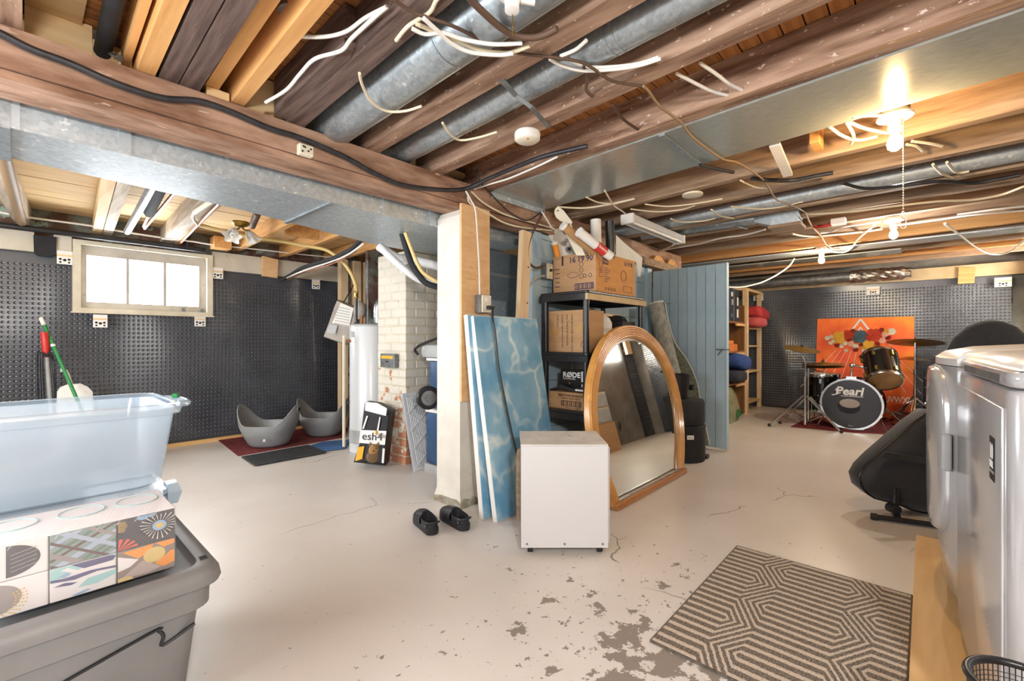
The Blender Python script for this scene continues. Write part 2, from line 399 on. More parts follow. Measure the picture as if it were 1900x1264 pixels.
# ------------------------------------------------------------------ ceiling: boards of the floor above
ce = struct(G().box(-1.95, -1.1, 2.352, 8.6, 2.425, 2.42), 'ceiling', 'dark_wood_y')
ce2 = struct(G().box(-1.95, 2.428, 2.295, 8.6, 5.95, 2.42), 'ceiling', 'dark_wood_y')
y = -1.09
i = 0
brd = G().box(-5.2, -.036, 0, 5.2, .036, .02)
first = None
while y < 2.40:
    if first is None:
        first = mk(G().box(-1.94, y-.036, 2.330, 8.55, y+.036, 2.350), 'floor_board', 'subfloor', ce)
    else:
        c = first.copy(); COL.objects.link(c); c.location = first.location+Vector((0, i*.0775, random.uniform(-.002, .002)))
    i += 1; y += .0775
first = None; i = 0; y = 2.52
while y < 5.85:
    if first is None:
        first = mk(G().box(-1.94, y-.092, 2.27, 8.55, y+.092, 2.292), 'pine_board', 'pale_pine_x', ce2)
    else:
        c = first.copy(); COL.objects.link(c); c.location = first.location+Vector((0, i*.19, random.uniform(-.003, .003)))
    i += 1; y += .19
one(G().box(.02, .6, 2.312, .17, 2.40, 2.326), 'plywood_patch', 'pale_pine_x', 'pale plywood patch under the floor boards at the upper left corner', 'plywood')
# ------------------------------------------------------------------ main beam and joists
one(G().box(-1.93, 2.25, 2.005, 5.6, 2.45, 2.145).box(-1.93, 2.262, 1.972, 5.6, 2.45, 2.002), 'main_beam', 'old_wood_x', 'massive weathered brown beam running across the room and resting on the white post', 'beam')
def joist(name, xa, ya, xb, yb, wd, z0, z1, m, label, group=None, dx=0):
    g = G().loft([[(xa-wd, ya, z0), (xa, ya, z0), (xa, ya, z1), (xa-wd, ya, z1)], [(xb-wd, yb, z0), (xb, yb, z0), (xb, yb, z1), (xb-wd, yb, z1)]])
    return one(g, name, m, label, 'joist', group)
JZ = 2.147; JT = 2.328
def J(name, x23, slope, wd, m, label, group=None, y0=-1.05, y1=2.44, z0=JZ, z1=JT):
    return joist(name, x23+slope*(y0-2.3), y0, x23+slope*(y1-2.3), y1, wd, z0, z1, m, label, group)
J('floor_joist', .015, .01, .09, 'old_wood_y', 'brown joist at the far upper left corner beside the pale plywood patch')
J('new_joist', .372, .02, .055, 'new_pine_y', 'orange new joist beside the steel bolt above the main beam')
J('sistered_joist', .445, .02, .062, 'dark_wood_y', 'dark brown joist squeezed between orange joist and a second dark joist')
J('sistered_joist', .520, .02, .070, 'dark_wood_y', 'dark brown joist right of its dark twin, touching pale split boards')
J('new_joist', .592, .03, .05, 'new_pine_y', 'orange split joist directly right of the dark joist pair', z0=2.185)
J('new_joist', .690, .03, .05, 'new_pine_y', 'orange joist with pale bark edge, rightmost of the new joists', z0=2.15)
J('floor_joist', .955, .037, .085, 'dark_wood_y', 'dark brown joist with bolted block between orange lumber and the large round duct')
one(G().loft([[(.80, 1.55, 2.17), (.87, 1.55, 2.17), (.87, 1.55, 2.32), (.80, 1.55, 2.32)], [(.80, 1.58, 2.15), (.87, 1.58, 2.15), (.87, 1.58, 2.32), (.80, 1.58, 2.32)], [(.81, 2.24, 2.15), (.87, 2.24, 2.15), (.87, 2.24, 2.32), (.81, 2.24, 2.32)]]), 'splice_block', 'dark_wood_y', 'short dark block fixed to the side of a dark joist near the main beam', 'block')
J('floor_joist', 1.367, .036, .085, 'old_wood_y', 'weathered joist between the large round duct and the small round duct')
J('floor_joist', 1.822, .061, .085, 'old_wood_y', 'weathered joist carrying the white smoke detector')
J('floor_joist', 2.238, .042, .08, 'old_wood_y', 'weathered joist running along the left edge of the wide flat duct')
far = [(3.28, .06, 'far_wood_y', 'brown joist just right of the wide flat duct behind the pull chain bulb'),
       (3.68, .035, 'far_wood_y', 'brown joist left of the long pale round pipe'),
       (4.24, .04, 'far_wood_y', 'brown joist directly right of the long pale round pipe'),
       (4.62, .04, 'far_wood_y', 'brown joist beside the tin duct boot'),
       (5.06, .04, 'far_wood_y', 'brown joist carrying the white bulb holder with stapled white cables'),
       (5.56, .04, 'far_wood_y', 'brown joist behind the cool white bulb'),
       (6.12, .03, 'new_pine_y', 'orange pine joist carrying the farthest glowing bulb'),
       (6.55, .03, 'far_wood_y', 'brown joist right after the farthest glowing bulb'),
       (7.05, .03, 'far_wood_y', 'brown joist two before the wall behind the drums'),
       (7.50, .03, 'new_pine_y', 'orange pine joist next to the foil wrapped duct'),
       (8.00, .02, 'far_wood_y', 'brown joist above the black round duct by the drum wall')]
for x, s, m, lab in far:
    J('floor_joist' if m != 'new_pine_y' else 'new_joist', x, s, .06, m, lab, y1=2.44 if x < 5 else 4.5)
left = [(.08, .075, 'white_joist', 'grey weathered joist above the far left wall beside the copper pipe', .10),
        (.545, .06, 'pale_pine_y', 'pale pine joist of the whitewashed pair above the window', .065),
        (.62, .06, 'white_joist', 'whitewashed joist of the pair above the window', .07),
        (1.10, .05, 'white_joist', 'whitewashed joist with a pale strip above the right end of the window', .10),
        (1.72, .04, 'new_pine_y', 'new pine joist above the flower shaded ceiling lamp', .05),
        (2.22, .04, 'new_pine_y', 'new pine joist above the grey cable bundle', .05),
        (2.78, .04, 'new_pine_y', 'new pine joist near the water heater', .05)]
for x, s, m, lab, wd in left:
    J('left_joist', x+s*(-3.4), s, wd, m, lab, y0=2.47, y1=5.86, z0=2.118, z1=2.262)
J('nailer_strip', 1.135+.05*(-3.4), .05, .03, 'pale_pine_y', 'thin pale strip nailed along a whitewashed joist', y0=2.47, y1=5.86, z0=2.115, z1=2.15)
one(G().box(.02, 2.40, 2.148, .20, 2.42, 2.326), 'blocking_board', 'pale_pine_x', 'pale panel standing on the beam beside the black pipe', 'board')
# pine blocking behind the main beam's top, between the joists
one(G().box(.70, 2.28, 2.15, .865, 2.32, 2.325), 'blocking_board', 'pale_pine_x', 'pale pine blocking board between the orange joist and dark joist', 'board')
one(G().box(.545, 2.255, 2.148, .63, 2.40, 2.183), 'blocking_board', 'pale_pine_x', 'small pale pine block under the orange joist ends on the beam', 'board')
one(G().box(2.88, .42, 2.16, 3.04, .46, 2.30), 'blocking_board', 'new_pine_y', 'small pine block between joists left of the pull chain bulb', 'board')
for k, (xx, lab) in enumerate(((4.86, 'left of the two rounded pine wedges over the blue partition'), (5.22, 'right of the two rounded pine wedges over the blue partition'))):
    pr = [(xx-.14+.28*t, 2.2, 1.995+.055*math.sin(PI*min(max(t*1.1, .0), 1))**.6) for t in [q/8 for q in range(9)]]
    one(G().slab(pr+[(xx+.14, 2.2, 1.99), (xx-.14, 2.2, 1.99)], (0, .05, 0)), 'pine_wedge', 'new_pine_y', lab, 'wedge', 'pine wedges')
one(G().box(4.5, 2.2, 1.91, 5.6, 2.25, 1.990), 'pine_ledger', 'far_wood_y', 'orange pine ledger along the top of the blue partition', 'board')
# ------------------------------------------------------------------ window wall covering
def membrane(name, label, org, ud, nd, ulen, z0, z1, waves, hole=None):
    """dimpled plastic sheet: org + u*ud + z, pushed along nd"""
    org = Vector(org); ud = Vector(ud); nd = Vector(nd)
    def P(u, z): return org+ud*u+Vector((0, 0, z))+nd*waves(u, z)
    inh = lambda u, z: hole and hole[0] < u < hole[1] and hole[2] < z < hole[3]
    nu = int(ulen/.15); nz = int((z1-z0)/.15); g = G(); ids = {}
    for i in range(nu+1):
        for j in range(nz+1):
            u, z = ulen*i/nu, z0+(z1-z0)*j/nz
            ids[i, j] = len(g.v); g.v.append(P(u, z)-nd*.016)
    for i in range(nu):
        for j in range(nz):
            if inh(ulen*(i+.5)/nu, z0+(z1-z0)*(j+.5)/nz): continue
            g.f.append([ids[i, j], ids[i+1, j], ids[i+1, j+1], ids[i, j+1]])
    o = one(g, name, 'membrane', label, 'wall membrane', smooth=60)
    # the dimpled sheet itself: square cells, each with a pressed-in cup
    cu = int(ulen/.036); cz = int((z1-z0)/.0415); pu = ulen/cu; pz = (z1-z0)/cz; n = 8
    V = []; Fc = []; cor = {}
    cs = [(math.cos(2*PI*(k+.5)/n), math.sin(2*PI*(k+.5)/n)) for k in range(n)]
    loc = o.location
    def cv(i, j):
        if (i, j) not in cor: cor[i, j] = len(V); V.append(P(i*pu, z0+j*pz))
        return cor[i, j]
    for i in range(cu):
        for j in range(cz):
            u, z = (i+.5)*pu, z0+(j+.5)*pz
            if inh(u, z): continue
            c = [cv(i+1, j+1), cv(i, j+1), cv(i, j), cv(i+1, j)]
            if j == 0 or j >= cz-2: Fc.append([c[2], c[3], c[0], c[1]]); continue
            ce_ = P(u, z); b = len(V)
            for r, h in ((.0128, 0), (.0105, -.0075), (.004, -.0105)):
                for ca, sa in cs: V.append(ce_+ud*(ca*r)+Vector((0, 0, sa*r))+nd*h)
            for q in range(4):
                k0 = (2*q) % 8; k1 = (2*q+1) % 8; km = (2*q+2) % 8
                Fc.append([c[q], b+k1, b+k0]); Fc.append([c[q], c[(q+1) % 4], b+km, b+k1])
            for q in range(2):
                for k in range(n): k2 = (k+1) % n; Fc.append([b+q*n+k, b+q*n+k2, b+q*n+n+k2, b+q*n+n+k])
            Fc.append([b+2*n+k for k in range(n)])
    d = G(); d.v = V; d.f = Fc
    tag(mk(d, 'dimpled_face', 'membrane', o, 35), kind='stuff')
    return o
def wv1(u, z):
    return .012+.014*math.sin(u*2.1+.9*math.sin(z*2.2)+z*1.4)+.010*math.sin(u*4.3-z*3.1+1)+.006*math.sin(u*9+z*2)
def wv2(u, z):
    return .012+.018*math.sin(u*2.6-z*1.3+.5)+.010*math.sin(u*5.3+z*2.2)+(.05*math.exp(-((u-2.45-.3*(z-.6))/.22)**2)*math.exp(-((z-.7)/.8)**2))
membrane('drainage_membrane', 'black dimpled plastic membrane hung on the wall with the white window', (-1.0, 5.80, 0), (1, 0, 0), (0, -1, 0), 3.94, .01, 1.87, wv1, (1.40, 2.39, 1.40, 1.87))
membrane('drainage_membrane', 'black dimpled plastic membrane on the wall behind the drum kit', (8.47, -.80, 0), (0, 1, 0), (-1, 0, 0), 3.05, .02, 1.93, wv2)
membrane('drainage_membrane', 'black membrane strip wrapping the far right corner beside the drum wall', (8.10, -1.03, 0), (1, 0, 0), (0, 1, 0), .37, .02, 1.9, lambda u, z: .006)
# header boards
one(G().box(-1.9, 5.72, 1.872, .105, 5.765, 2.045), 'header_board', 'beige_paint', 'beige painted board above the membrane at the far left of the window', 'board')
one(G().box(.225, 5.72, 1.872, .34, 5.765, 2.045), 'header_board', 'beige_paint', 'short beige board between the dark plate and the window', 'board')
one(G().box(1.44, 5.72, 1.872, 2.95, 5.765, 2.07), 'header_board', 'beige_paint', 'beige painted board above the membrane at the right of the window', 'board')
one(G().box(8.40, -1.0, 1.93, 8.46, 2.25, 2.09), 'header_board', 'tan_paint', 'tan board along the top of the membrane behind the drums', 'board')
# dark patch plate on header
pp = [at(u, v, Y=5.70) for u, v in ((62, 436), (105, 440), (104, 470), (97, 477), (70, 474), (63, 468))]
one(G().slab(pp, (0, .02, 0)), 'patch_plate', 'black_matte', 'dark plate with two screws in the beige board left of the window', 'plate')
# window 1
win = struct(G().box(.345, 5.70, 1.362, 1.437, 5.86, 1.40).box(.345, 5.70, 1.985, 1.437, 5.86, 2.022).box(.345, 5.70, 1.40, .40, 5.86, 1.985).box(1.385, 5.70, 1.40, 1.437, 5.86, 1.985), 'window_1', 'cream_paint')
sash = mk(G().box(.40, 5.76, 1.40, 1.385, 5.80, 1.462).box(.40, 5.76, 1.895, 1.385, 5.80, 1.985).box(.40, 5.76, 1.462, .442, 5.80, 1.895).box(1.322, 5.76, 1.462, 1.385, 5.80, 1.895), 'sash', 'grey_paint', win)
mk(G().box(.724, 5.765, 1.462, .748, 5.80, 1.895), 'muntin', 'grey_paint', win); mk(G().box(1.018, 5.765, 1.462, 1.042, 5.80, 1.895), 'muntin', 'grey_paint', win)
for a, b in ((.442, .724), (.748, 1.018), (1.042, 1.322)):
    mk(G().box(a, 5.785, 1.462, b, 5.792, 1.895), 'pane', 'pane', win)
mk(G().box(1.17, 5.75, 1.39, 1.20, 5.762, 1.44), 'latch_plate', 'dull_steel', win)
mk(G().slab([(1.33, 5.74, 1.40), (1.37, 5.74, 1.40), (1.345, 5.74, 1.445)], (0, .02, 0)), 'catch', 'dull_steel', win)
mk(G().box(.335, 5.685, 1.352, 1.447, 5.80, 1.364), 'window_sill', 'cream_paint', win)
# membrane fixing clips
def clip(p, xd, nd, label, sx=.055):
    t = thing('fixing_clip', label, 'clip', p, 'white membrane fixing clips')
    xd = Vector(xd); nd = Vector(nd); p = Vector(p)
    mm = plane_mat(p, xd, (0, 0, 1)); s = 1 if mm.col[2].to_3d().dot(nd) > 0 else -1
    mk(G().box(-sx, -.12, 0, sx, .0, .006*s).xf(mm), 'plate', 'white_plastic', t)
    mk(G().box(-sx, -.05, .006*s, sx, -.035, .012*s).xf(mm), 'ridge', 'pale_pine_x', t)
    for cx, cz, r in ((-.028, -.075, .010), (.028, -.075, .010), (0, -.082, .012), (-.028, -.102, .008), (.028, -.102, .008)):
        mk(G().cyl(mm @ Vector((cx, cz, .005*s)), mm @ Vector((cx, cz, .0085*s)), r, n=10), 'hole', 'black_matte', t)
for u, v, lab in ((120, 466, 'white fixing clip left of the window top corner'), (404, 497, 'white fixing clip right of the window top corner'), (186, 584, 'white fixing clip under the left end of the window'),
                  (371, 585, 'white fixing clip under the right end of the window'), (586, 519, 'white fixing clip near the water heater side of the black membrane')):
    clip(at(u, v, Y=5.712), (1, 0, 0), (0, -1, 0), lab, .05)
for u, v, lab in ((1407, 545, 'white fixing clip at the left end of the drum wall'), (1620, 532, 'white fixing clip above the orange painting'), (1861, 515, 'white fixing clip at the far right end of the drum wall')):
    clip(at(u, v, X=8.39), (0, 1, 0), (-1, 0, 0), lab, .075)
# ------------------------------------------------------------------ ducts
def jl(x23, s, y): return x23+s*(y-2.3)
td = thing('trunk_duct', 'long rectangular galvanized duct running behind the main beam', 'duct', (1.2, 2.8, 1.89))
mk(G().loft([[(-.02, 2.5, 1.893), (-.02, 2.93, 1.893), (-.02, 2.93, 2.11), (-.02, 2.5, 2.11)], [(.9, 2.5, 1.893), (.9, 3.06, 1.893), (.9, 3.06, 2.11), (.9, 2.5, 2.11)],
             [(2.0, 2.5, 1.893), (2.0, 3.36, 1.893), (2.0, 3.36, 2.11), (2.0, 2.5, 2.11)], [(2.9, 2.5, 1.893), (2.9, 3.36, 1.893), (2.9, 3.36, 2.11), (2.9, 2.5, 2.11)]]), 'duct_body', 'galv_lite', td)
for x in (-.01, .31, 1.56, 1.92): mk(G().box(x-.02, 2.492, 1.885, x+.02, 2.502, 2.11), 'drive_cleat', 'galv_lite', td)
mk(G().bar((1.22, 2.5, 1.889), (1.22, 3.17, 1.889), .025, .01), 'seam', 'galv', td)
mk(G().box(-.06, 2.49, 1.88, -.015, 2.94, 2.115), 'end_collar', 'galv', td)
mk(G().box(-.02, 2.496, 1.886, 2.9, 2.502, 1.898), 'flange', 'galv_lite', td)
pl = thing('furnace_plenum', 'galvanized sheet metal plenum standing behind the post and canvases', 'plenum', (2.85, 3.0, 0))
mk(G().box(2.67, 2.78, .02, 3.2, 3.25, 1.885), 'plenum_body', 'galv', pl)
mk(G().box(2.66, 2.77, 1.66, 3.21, 3.26, 1.69), 'seam', 'galv_dark', pl); mk(G().box(2.665, 2.765, .4, 2.95, 2.78, 1.45), 'access_panel', 'galv_lite', pl)
fd = thing('flat_duct', 'wide flat galvanized duct hung between joists and glowing beside the bulb', 'duct', (2.38, .7, 2.09))
mk(G().loft([[(2.103, -1.0, 2.138), (2.555, -1.0, 2.138), (2.555, -1.0, 2.30), (2.103, -1.0, 2.30)], [(2.24, 2.238, 2.138), (2.83, 2.238, 2.138), (2.83, 2.238, 2.30), (2.24, 2.238, 2.30)]]), 'duct_body', 'galv_dark', fd)
mk(G().bar((2.19, .98, 2.135), (2.72, .98, 2.135), .03, .012), 'seam', 'galv', fd)
mk(G().box(2.24, 2.232, 2.10, 2.83, 2.242, 2.14), 'end_strip', 'galv_lite', fd)
def round_duct(name, p0, p1, r, label, seams=(), m='galv', n=28):
    p0 = Vector(p0); p1 = Vector(p1); t = thing(name, label, 'duct', (p0+p1)/2-Vector((0, 0, r)))
    mk(G().cyl(p0, p1, r, n=n), 'duct_body', m, t, 40)
    for s in seams:
        c = p0.lerp(p1, s); d = (p1-p0).normalized()*.006
        mk(G().cyl(c-d, c+d, r+.003, n=n), 'seam_ring', m, t, 40)
    x, y, z = frame(p1-p0)
    q = x*.55-y*.83 if y.z > 0 else x*.55+y*.83
    mk(G().bar(p0+q*(r+.001), p1+q*(r+.001), .008, .004), 'lock_seam', 'galv_dark', t)
    return t
rd = round_duct('round_duct', (1.12, 2.44, 2.225), (1.02, -1.0, 2.225), .10, 'large round galvanized duct between two joists above the post', (.33, .62))
text('stamp', '(6)', .05, plane_mat((1.03, 1.88, 2.1255), (.03, 1, 0), (1, 0, 0)), 'galv_dark', rd)
round_duct('round_duct', (1.56, 2.44, 2.23), (1.40, -1.0, 2.23), .068, 'smaller round galvanized duct running beside the joist with a steel strap', (.46, .47))
one(G().cyl((1.452, .12, 2.23), (1.444, -.08, 2.23), .0735, n=24), 'duct_wrap', 'tank_grey', 'grey tape wrap around the smaller round duct near the top edge', 'tape', smooth=40)
round_duct('round_pipe', (4.155, 2.42, 2.215), (3.925, -1.0, 2.215), .063, 'long pale round pipe running behind the pull chain', (.2, .45, .62), 'galv_lite')
tb = round_duct('round_pipe', (4.44, 2.2, 2.22), (4.475, 1.12, 2.2), .06, 'round duct leading into the tin boot on the ceiling', (.5,), 'galv')
bt = thing('duct_boot', 'tin duct boot with a square brown mouth hanging from the joists', 'duct boot', (4.7, .98, 2.06))
mk(G().loft([[(4.40, 1.12, 2.15), (4.54, 1.12, 2.15), (4.54, 1.12, 2.26), (4.40, 1.12, 2.26)], [(4.38, .98, 2.09), (4.56, .98, 2.09), (4.56, .98, 2.28), (4.38, .98, 2.28)], [(4.38, .78, 2.09), (4.56, .78, 2.09), (4.56, .78, 2.28), (4.38, .78, 2.28)]]), 'boot_body', 'galv_lite', bt)
mk(G().box(4.36, .76, 2.062, 4.58, 1.0, 2.088), 'mouth_frame', 'far_wood_y', bt)
mk(G().bar((4.36, 1.28, 2.13), (4.56, 1.22, 2.13), .03, .006), 'strap', 'steel', bt)
one(G().box(6.16, -1.0, 2.13, 6.46, 2.6, 2.142), 'pan_duct', 'galv_lite', 'pale blue tin panel closing a joist bay beyond the cool bulb', 'duct panel')
one(G().box(6.62, .2, 2.115, 6.96, 2.6, 2.127), 'pan_duct', 'galv_dark', 'dull tin panel behind the farthest glowing bulb', 'duct panel')
bd = thing('drum_wall_duct', 'dark round duct with a crumpled foil end running above the drum kit', 'duct', (8.15, 1.2, 1.95))
mk(G().cyl((8.12, 3.2, 2.02), (8.12, .62, 2.02), .075, n=24), 'duct_body', 'dull_steel', bd, 40)
fo = G(); rg = []
for i in range(15):
    yy = .80-.66*i/14; r0 = .088*(1 if i < 13 else .72)
    rg.append([(8.12+(r0+random.uniform(-.008, .008))*math.cos(2*PI*k/20), yy, 2.02+(r0+random.uniform(-.008, .008))*math.sin(2*PI*k/20)) for k in range(20)])
mk(fo.loft(rg), 'foil_sleeve', 'foil', bd)
# ------------------------------------------------------------------ ceiling hardware
sd = thing('smoke_detector', 'round white smoke detector under the weathered joist', 'smoke detector', (1.72, 1.47, 2.09))
mk(G().lathe((1.735, 1.48, 2.147), [(.062, 0), (.066, -.012), (.064, -.034), (.052, -.042), (.001, -.044)], 28), 'housing', 'white_plastic', sd, 40)
mk(G().lathe((1.735, 1.48, 2.1045), [(.055, .0), (.05, -.003), (.001, -.003)], 28), 'cover_ring', 'cream_plastic', sd, 40)
mk(G().cyl((1.71, 1.455, 2.1035), (1.71, 1.455, 2.0995), .005, n=10), 'lamp', 'red_plastic', sd)
jb = thing('junction_box', 'round galvanized junction box hanging under the floor boards', 'junction box', (.66, 1.62, 2.22))
mk(G().lathe((.665, 1.63, 2.245), [(.058, .085), (.058, 0.004), (.06, 0), (.001, 0)], 24), 'can', 'galv', jb, 40)
mk(G().lathe((.665, 1.63, 2.244), [(.0615, .002), (.0615, -.003), (.001, -.003)], 24), 'cover', 'dull_steel', jb, 40)
for dx in (-.035, .035): mk(G().cyl((.665+dx, 1.63, 2.243), (.665+dx, 1.63, 2.238), .006, n=8), 'screw', 'steel', jb)
def holder(name, p, bulbm, label, chain=0, sx=1.0, power=0, col=(1, .8, .55), bulb=True):
    p = Vector(p); t = thing(name, label, 'light', p-Vector((0, 0, .14)))
    mk(G().lathe(p, [(.055*sx, .03), (.058*sx, .018), (.068*sx, .012), (.068*sx, 0), (.05*sx, -.006), (.030*sx, -.016), (.026*sx, -.03), (.025*sx, -.062), (.001, -.064)], 28), 'lampholder', 'white_plastic', t, 40)
    mk(G().torus(p+Vector((0, 0, -.045)), .026*sx, .003), 'collar', 'cream_plastic', t, 40)
    if bulb:
        mk(G().lathe(p+Vector((0, 0, -.064)), [(.014, .004), (.016, -.012), (.026, -.032), (.031, -.052), (.026, -.074), (.012, -.086), (.001, -.089)], 20), 'bulb', bulbm, t, 60)
        l = light('lamp_light', 'POINT', p+Vector((0, 0, -.115)), power, col, size=.022)
    if chain:
        g = G(); q = p+Vector((-.012, -.03, -.02)); L0 = chain-.08
        for i in range(int(L0/.012)): g.ell(q-Vector((0, 0, i*.012)), .0034, .0034, .0052, 6, 4)
        tag(mk(g, 'pull_chain', 'cream_plastic', t, 60), kind='stuff')
        e = q-Vector((0, 0, L0))
        mk(G().tube([e, e+Vector((.008, -.008, -.02)), e+Vector((.009, -.009, -.07)), e+Vector((0, 0, -.08)), e+Vector((-.009, .009, -.07)), e+Vector((-.008, .008, -.02)), e], .0022, 6), 'pull_loop', 'white_wire', t, 60)
    return t
holder('bulb_fixture', (2.76, .105, 2.135), 'bulb_warm', 'white porcelain lampholder with a glowing warm bulb and long pull chain', .5, 1.0, 14, (1, .66, .30))
one(G().lathe((2.76, .105, 2.165), [(.055, 0), (.055, .04), (.001, .04)], 16), 'ceiling_box', 'dull_steel', 'steel box above the glowing pull chain lampholder', 'box')
holder('bulb_fixture', (5.03, .20, 2.145-.03), 'bulb_cool', 'white lampholder with a cool white bulb on a far joist', 0, 1.0, 22, (1, .95, .86))
holder('bulb_fixture', (6.09, .86, 2.115), 'bulb_warm', 'farthest white lampholder with a warm glowing bulb before the drum wall', 0, .95, 24, (1, .80, .52))
uh = thing('unlit_lampholder', 'unlit white lampholder with a brass bead chain by the large round duct', 'light', (1.09, .98, 2.03))
q = at(950, 8, Z=2.12)
mk(G().lathe(q, [(.045, .06), (.046, .03), (.03, .015), (.022, 0), (.022, -.02), (.001, -.022)], 24), 'lampholder', 'white_plastic', uh, 40)
mk(G().cyl(q+Vector((.02, -.02, .02)), q+Vector((.05, -.05, .015)), .016, n=14), 'side_boss', 'white_plastic', uh, 40)
ch = G(); qq = at(951, 18, Z=2.115)
for i in range(14): ch.ell(qq-Vector((0, 0, i*.006)), .0022, .0022, .003, 6, 4)
tag(mk(ch, 'bead_chain', 'brass', uh), kind='stuff')
# steel strap under the small round duct
a, b, c, d = at(930, 148, Z=2.142), at(958, 178, Z=2.142), at(985, 198, Z=2.11), at(1018, 236, Z=2.142)
g = G()
for p, q in ((a, b), (b, c), (c, d)): g.bar(p, q+(q-p).normalized()*.004, .026, .003)
one(g, 'pipe_strap', 'steel', 'bent steel strap holding up the smaller round duct', 'strap')
# connector block on the beam
cb = thing('terminal_block', 'cream ceramic terminal block screwed to the face of the main beam', 'terminal block', at(563, 292, Y=2.235))
p = at(563, 282, Y=2.25)
mk(G().rbox(p.x-.034, 2.212, p.z-.026, p.x+.034, 2.249, p.z+.026, .005), 'body', 'cream_plastic', cb)
for dx, dz in ((-.02, -.012), (-.008, .01), (.008, -.005), (-.016, .012), (.02, .008)):
    mk(G().cyl((p.x+dx, 2.2125, p.z+dz), (p.x+dx, 2.209, p.z+dz), .0045, n=8), 'screw_hole', 'black_matte', cb)
# bolt and black pipe by the upper left joists
one(G().cyl(at(198, 95, Z=2.24), at(222, 108, Z=2.2), .008, n=10).cyl(at(216, 105, Z=2.21), at(222, 108, Z=2.2), .014, n=6), 'carriage_bolt', 'steel', 'shiny steel bolt beside the orange joist above the main beam', 'bolt')
one(G().cyl((.232, 2.42, 2.25), (.162, -1.0, 2.25), .028, n=14), 'waste_pipe', 'black_matte', 'black pipe running above the beam beside the plywood patch', 'pipe', smooth=40)
one(G().loft([[(.215, -1.0, 2.20), (.238, -1.0, 2.20), (.238, -1.0, 2.325), (.215, -1.0, 2.325)], [(.285, 2.4, 2.20), (.308, 2.4, 2.20), (.308, 2.4, 2.325), (.285, 2.4, 2.325)]]), 'filler_board', 'new_pine_y', 'narrow shadowed pine board between the black pipe and orange joist', 'board')
# fluorescent strip
fx = thing('fluorescent_fixture', 'white fluorescent strip fixture hanging under joists above the shelf', 'light', (3.9, 1.8, 2.05))
mk(G().loft([[(x, 1.755, 2.13), (x, 1.845, 2.13), (x, 1.845, 2.10), (x, 1.83, 2.085), (x, 1.77, 2.085), (x, 1.755, 2.10)] for x in (3.38, 4.42)]), 'housing', 'white_enamel', fx)
mk(G().loft([[(x, 1.785, 2.09), (x, 1.815, 2.09), (x, 1.808, 2.066), (x, 1.792, 2.066)] for x in (3.38, 4.42)]), 'channel', 'white_enamel', fx)
for x in (3.36, 4.41): mk(G().box(x, 1.745, 2.055, x+.03, 1.855, 2.135), 'end_cap', 'white_plastic', fx)
for yy in (1.772, 1.828): mk(G().cyl((3.40, yy, 2.069), (4.40, yy, 2.069), .013, n=12), 'tube', 'white_plastic', fx, 40)
mk(G().box(3.40, 1.79, 2.13, 3.46, 1.81, 2.146), 'hanger', 'steel', fx); mk(G().box(4.30, 1.79, 2.13, 4.36, 1.81, 2.146), 'hanger', 'steel', fx)
# small plastic vent strip hanging under the duct
a, b = at(1437, 268, Z=2.145), at(1462, 325, Z=2.12)
one(G().bar(a, b, .05, .02), 'plastic_strip', 'white_plastic', 'short ribbed plastic strip hanging between joist and flat duct', 'strip')
one(G().lathe(at(1285, 360, Z=2.146), [(.07, 0), (.07, -.012), (.001, -.02)], 20), 'ceiling_disc', 'cream_plastic', 'round cream disc under a joist above the fluorescent strip', 'disc', smooth=40)
eb = thing('electrical_box', 'open electrical box with red and black wires among the far joists', 'junction box', at(1556, 418, Z=2.10))
p = at(1556, 410, Z=2.13)
mk(G().box(p.x-.05, p.y-.05, 2.10, p.x+.05, p.y+.05, 2.146), 'box', 'white_plastic', eb)
mk(G().tube([p+Vector((0, .05, -.02)), p+Vector((0, .12, -.03)), p+Vector((.02, .18, -.02))], .012, 6), 'red_lead', 'red_plastic', eb, 60)
mk(G().tube([p+Vector((.03, .05, -.01)), p+Vector((.03, .10, -.02)), p+Vector((.05, .16, -.01))], .014, 6), 'black_lead', 'black_plastic', eb, 60)
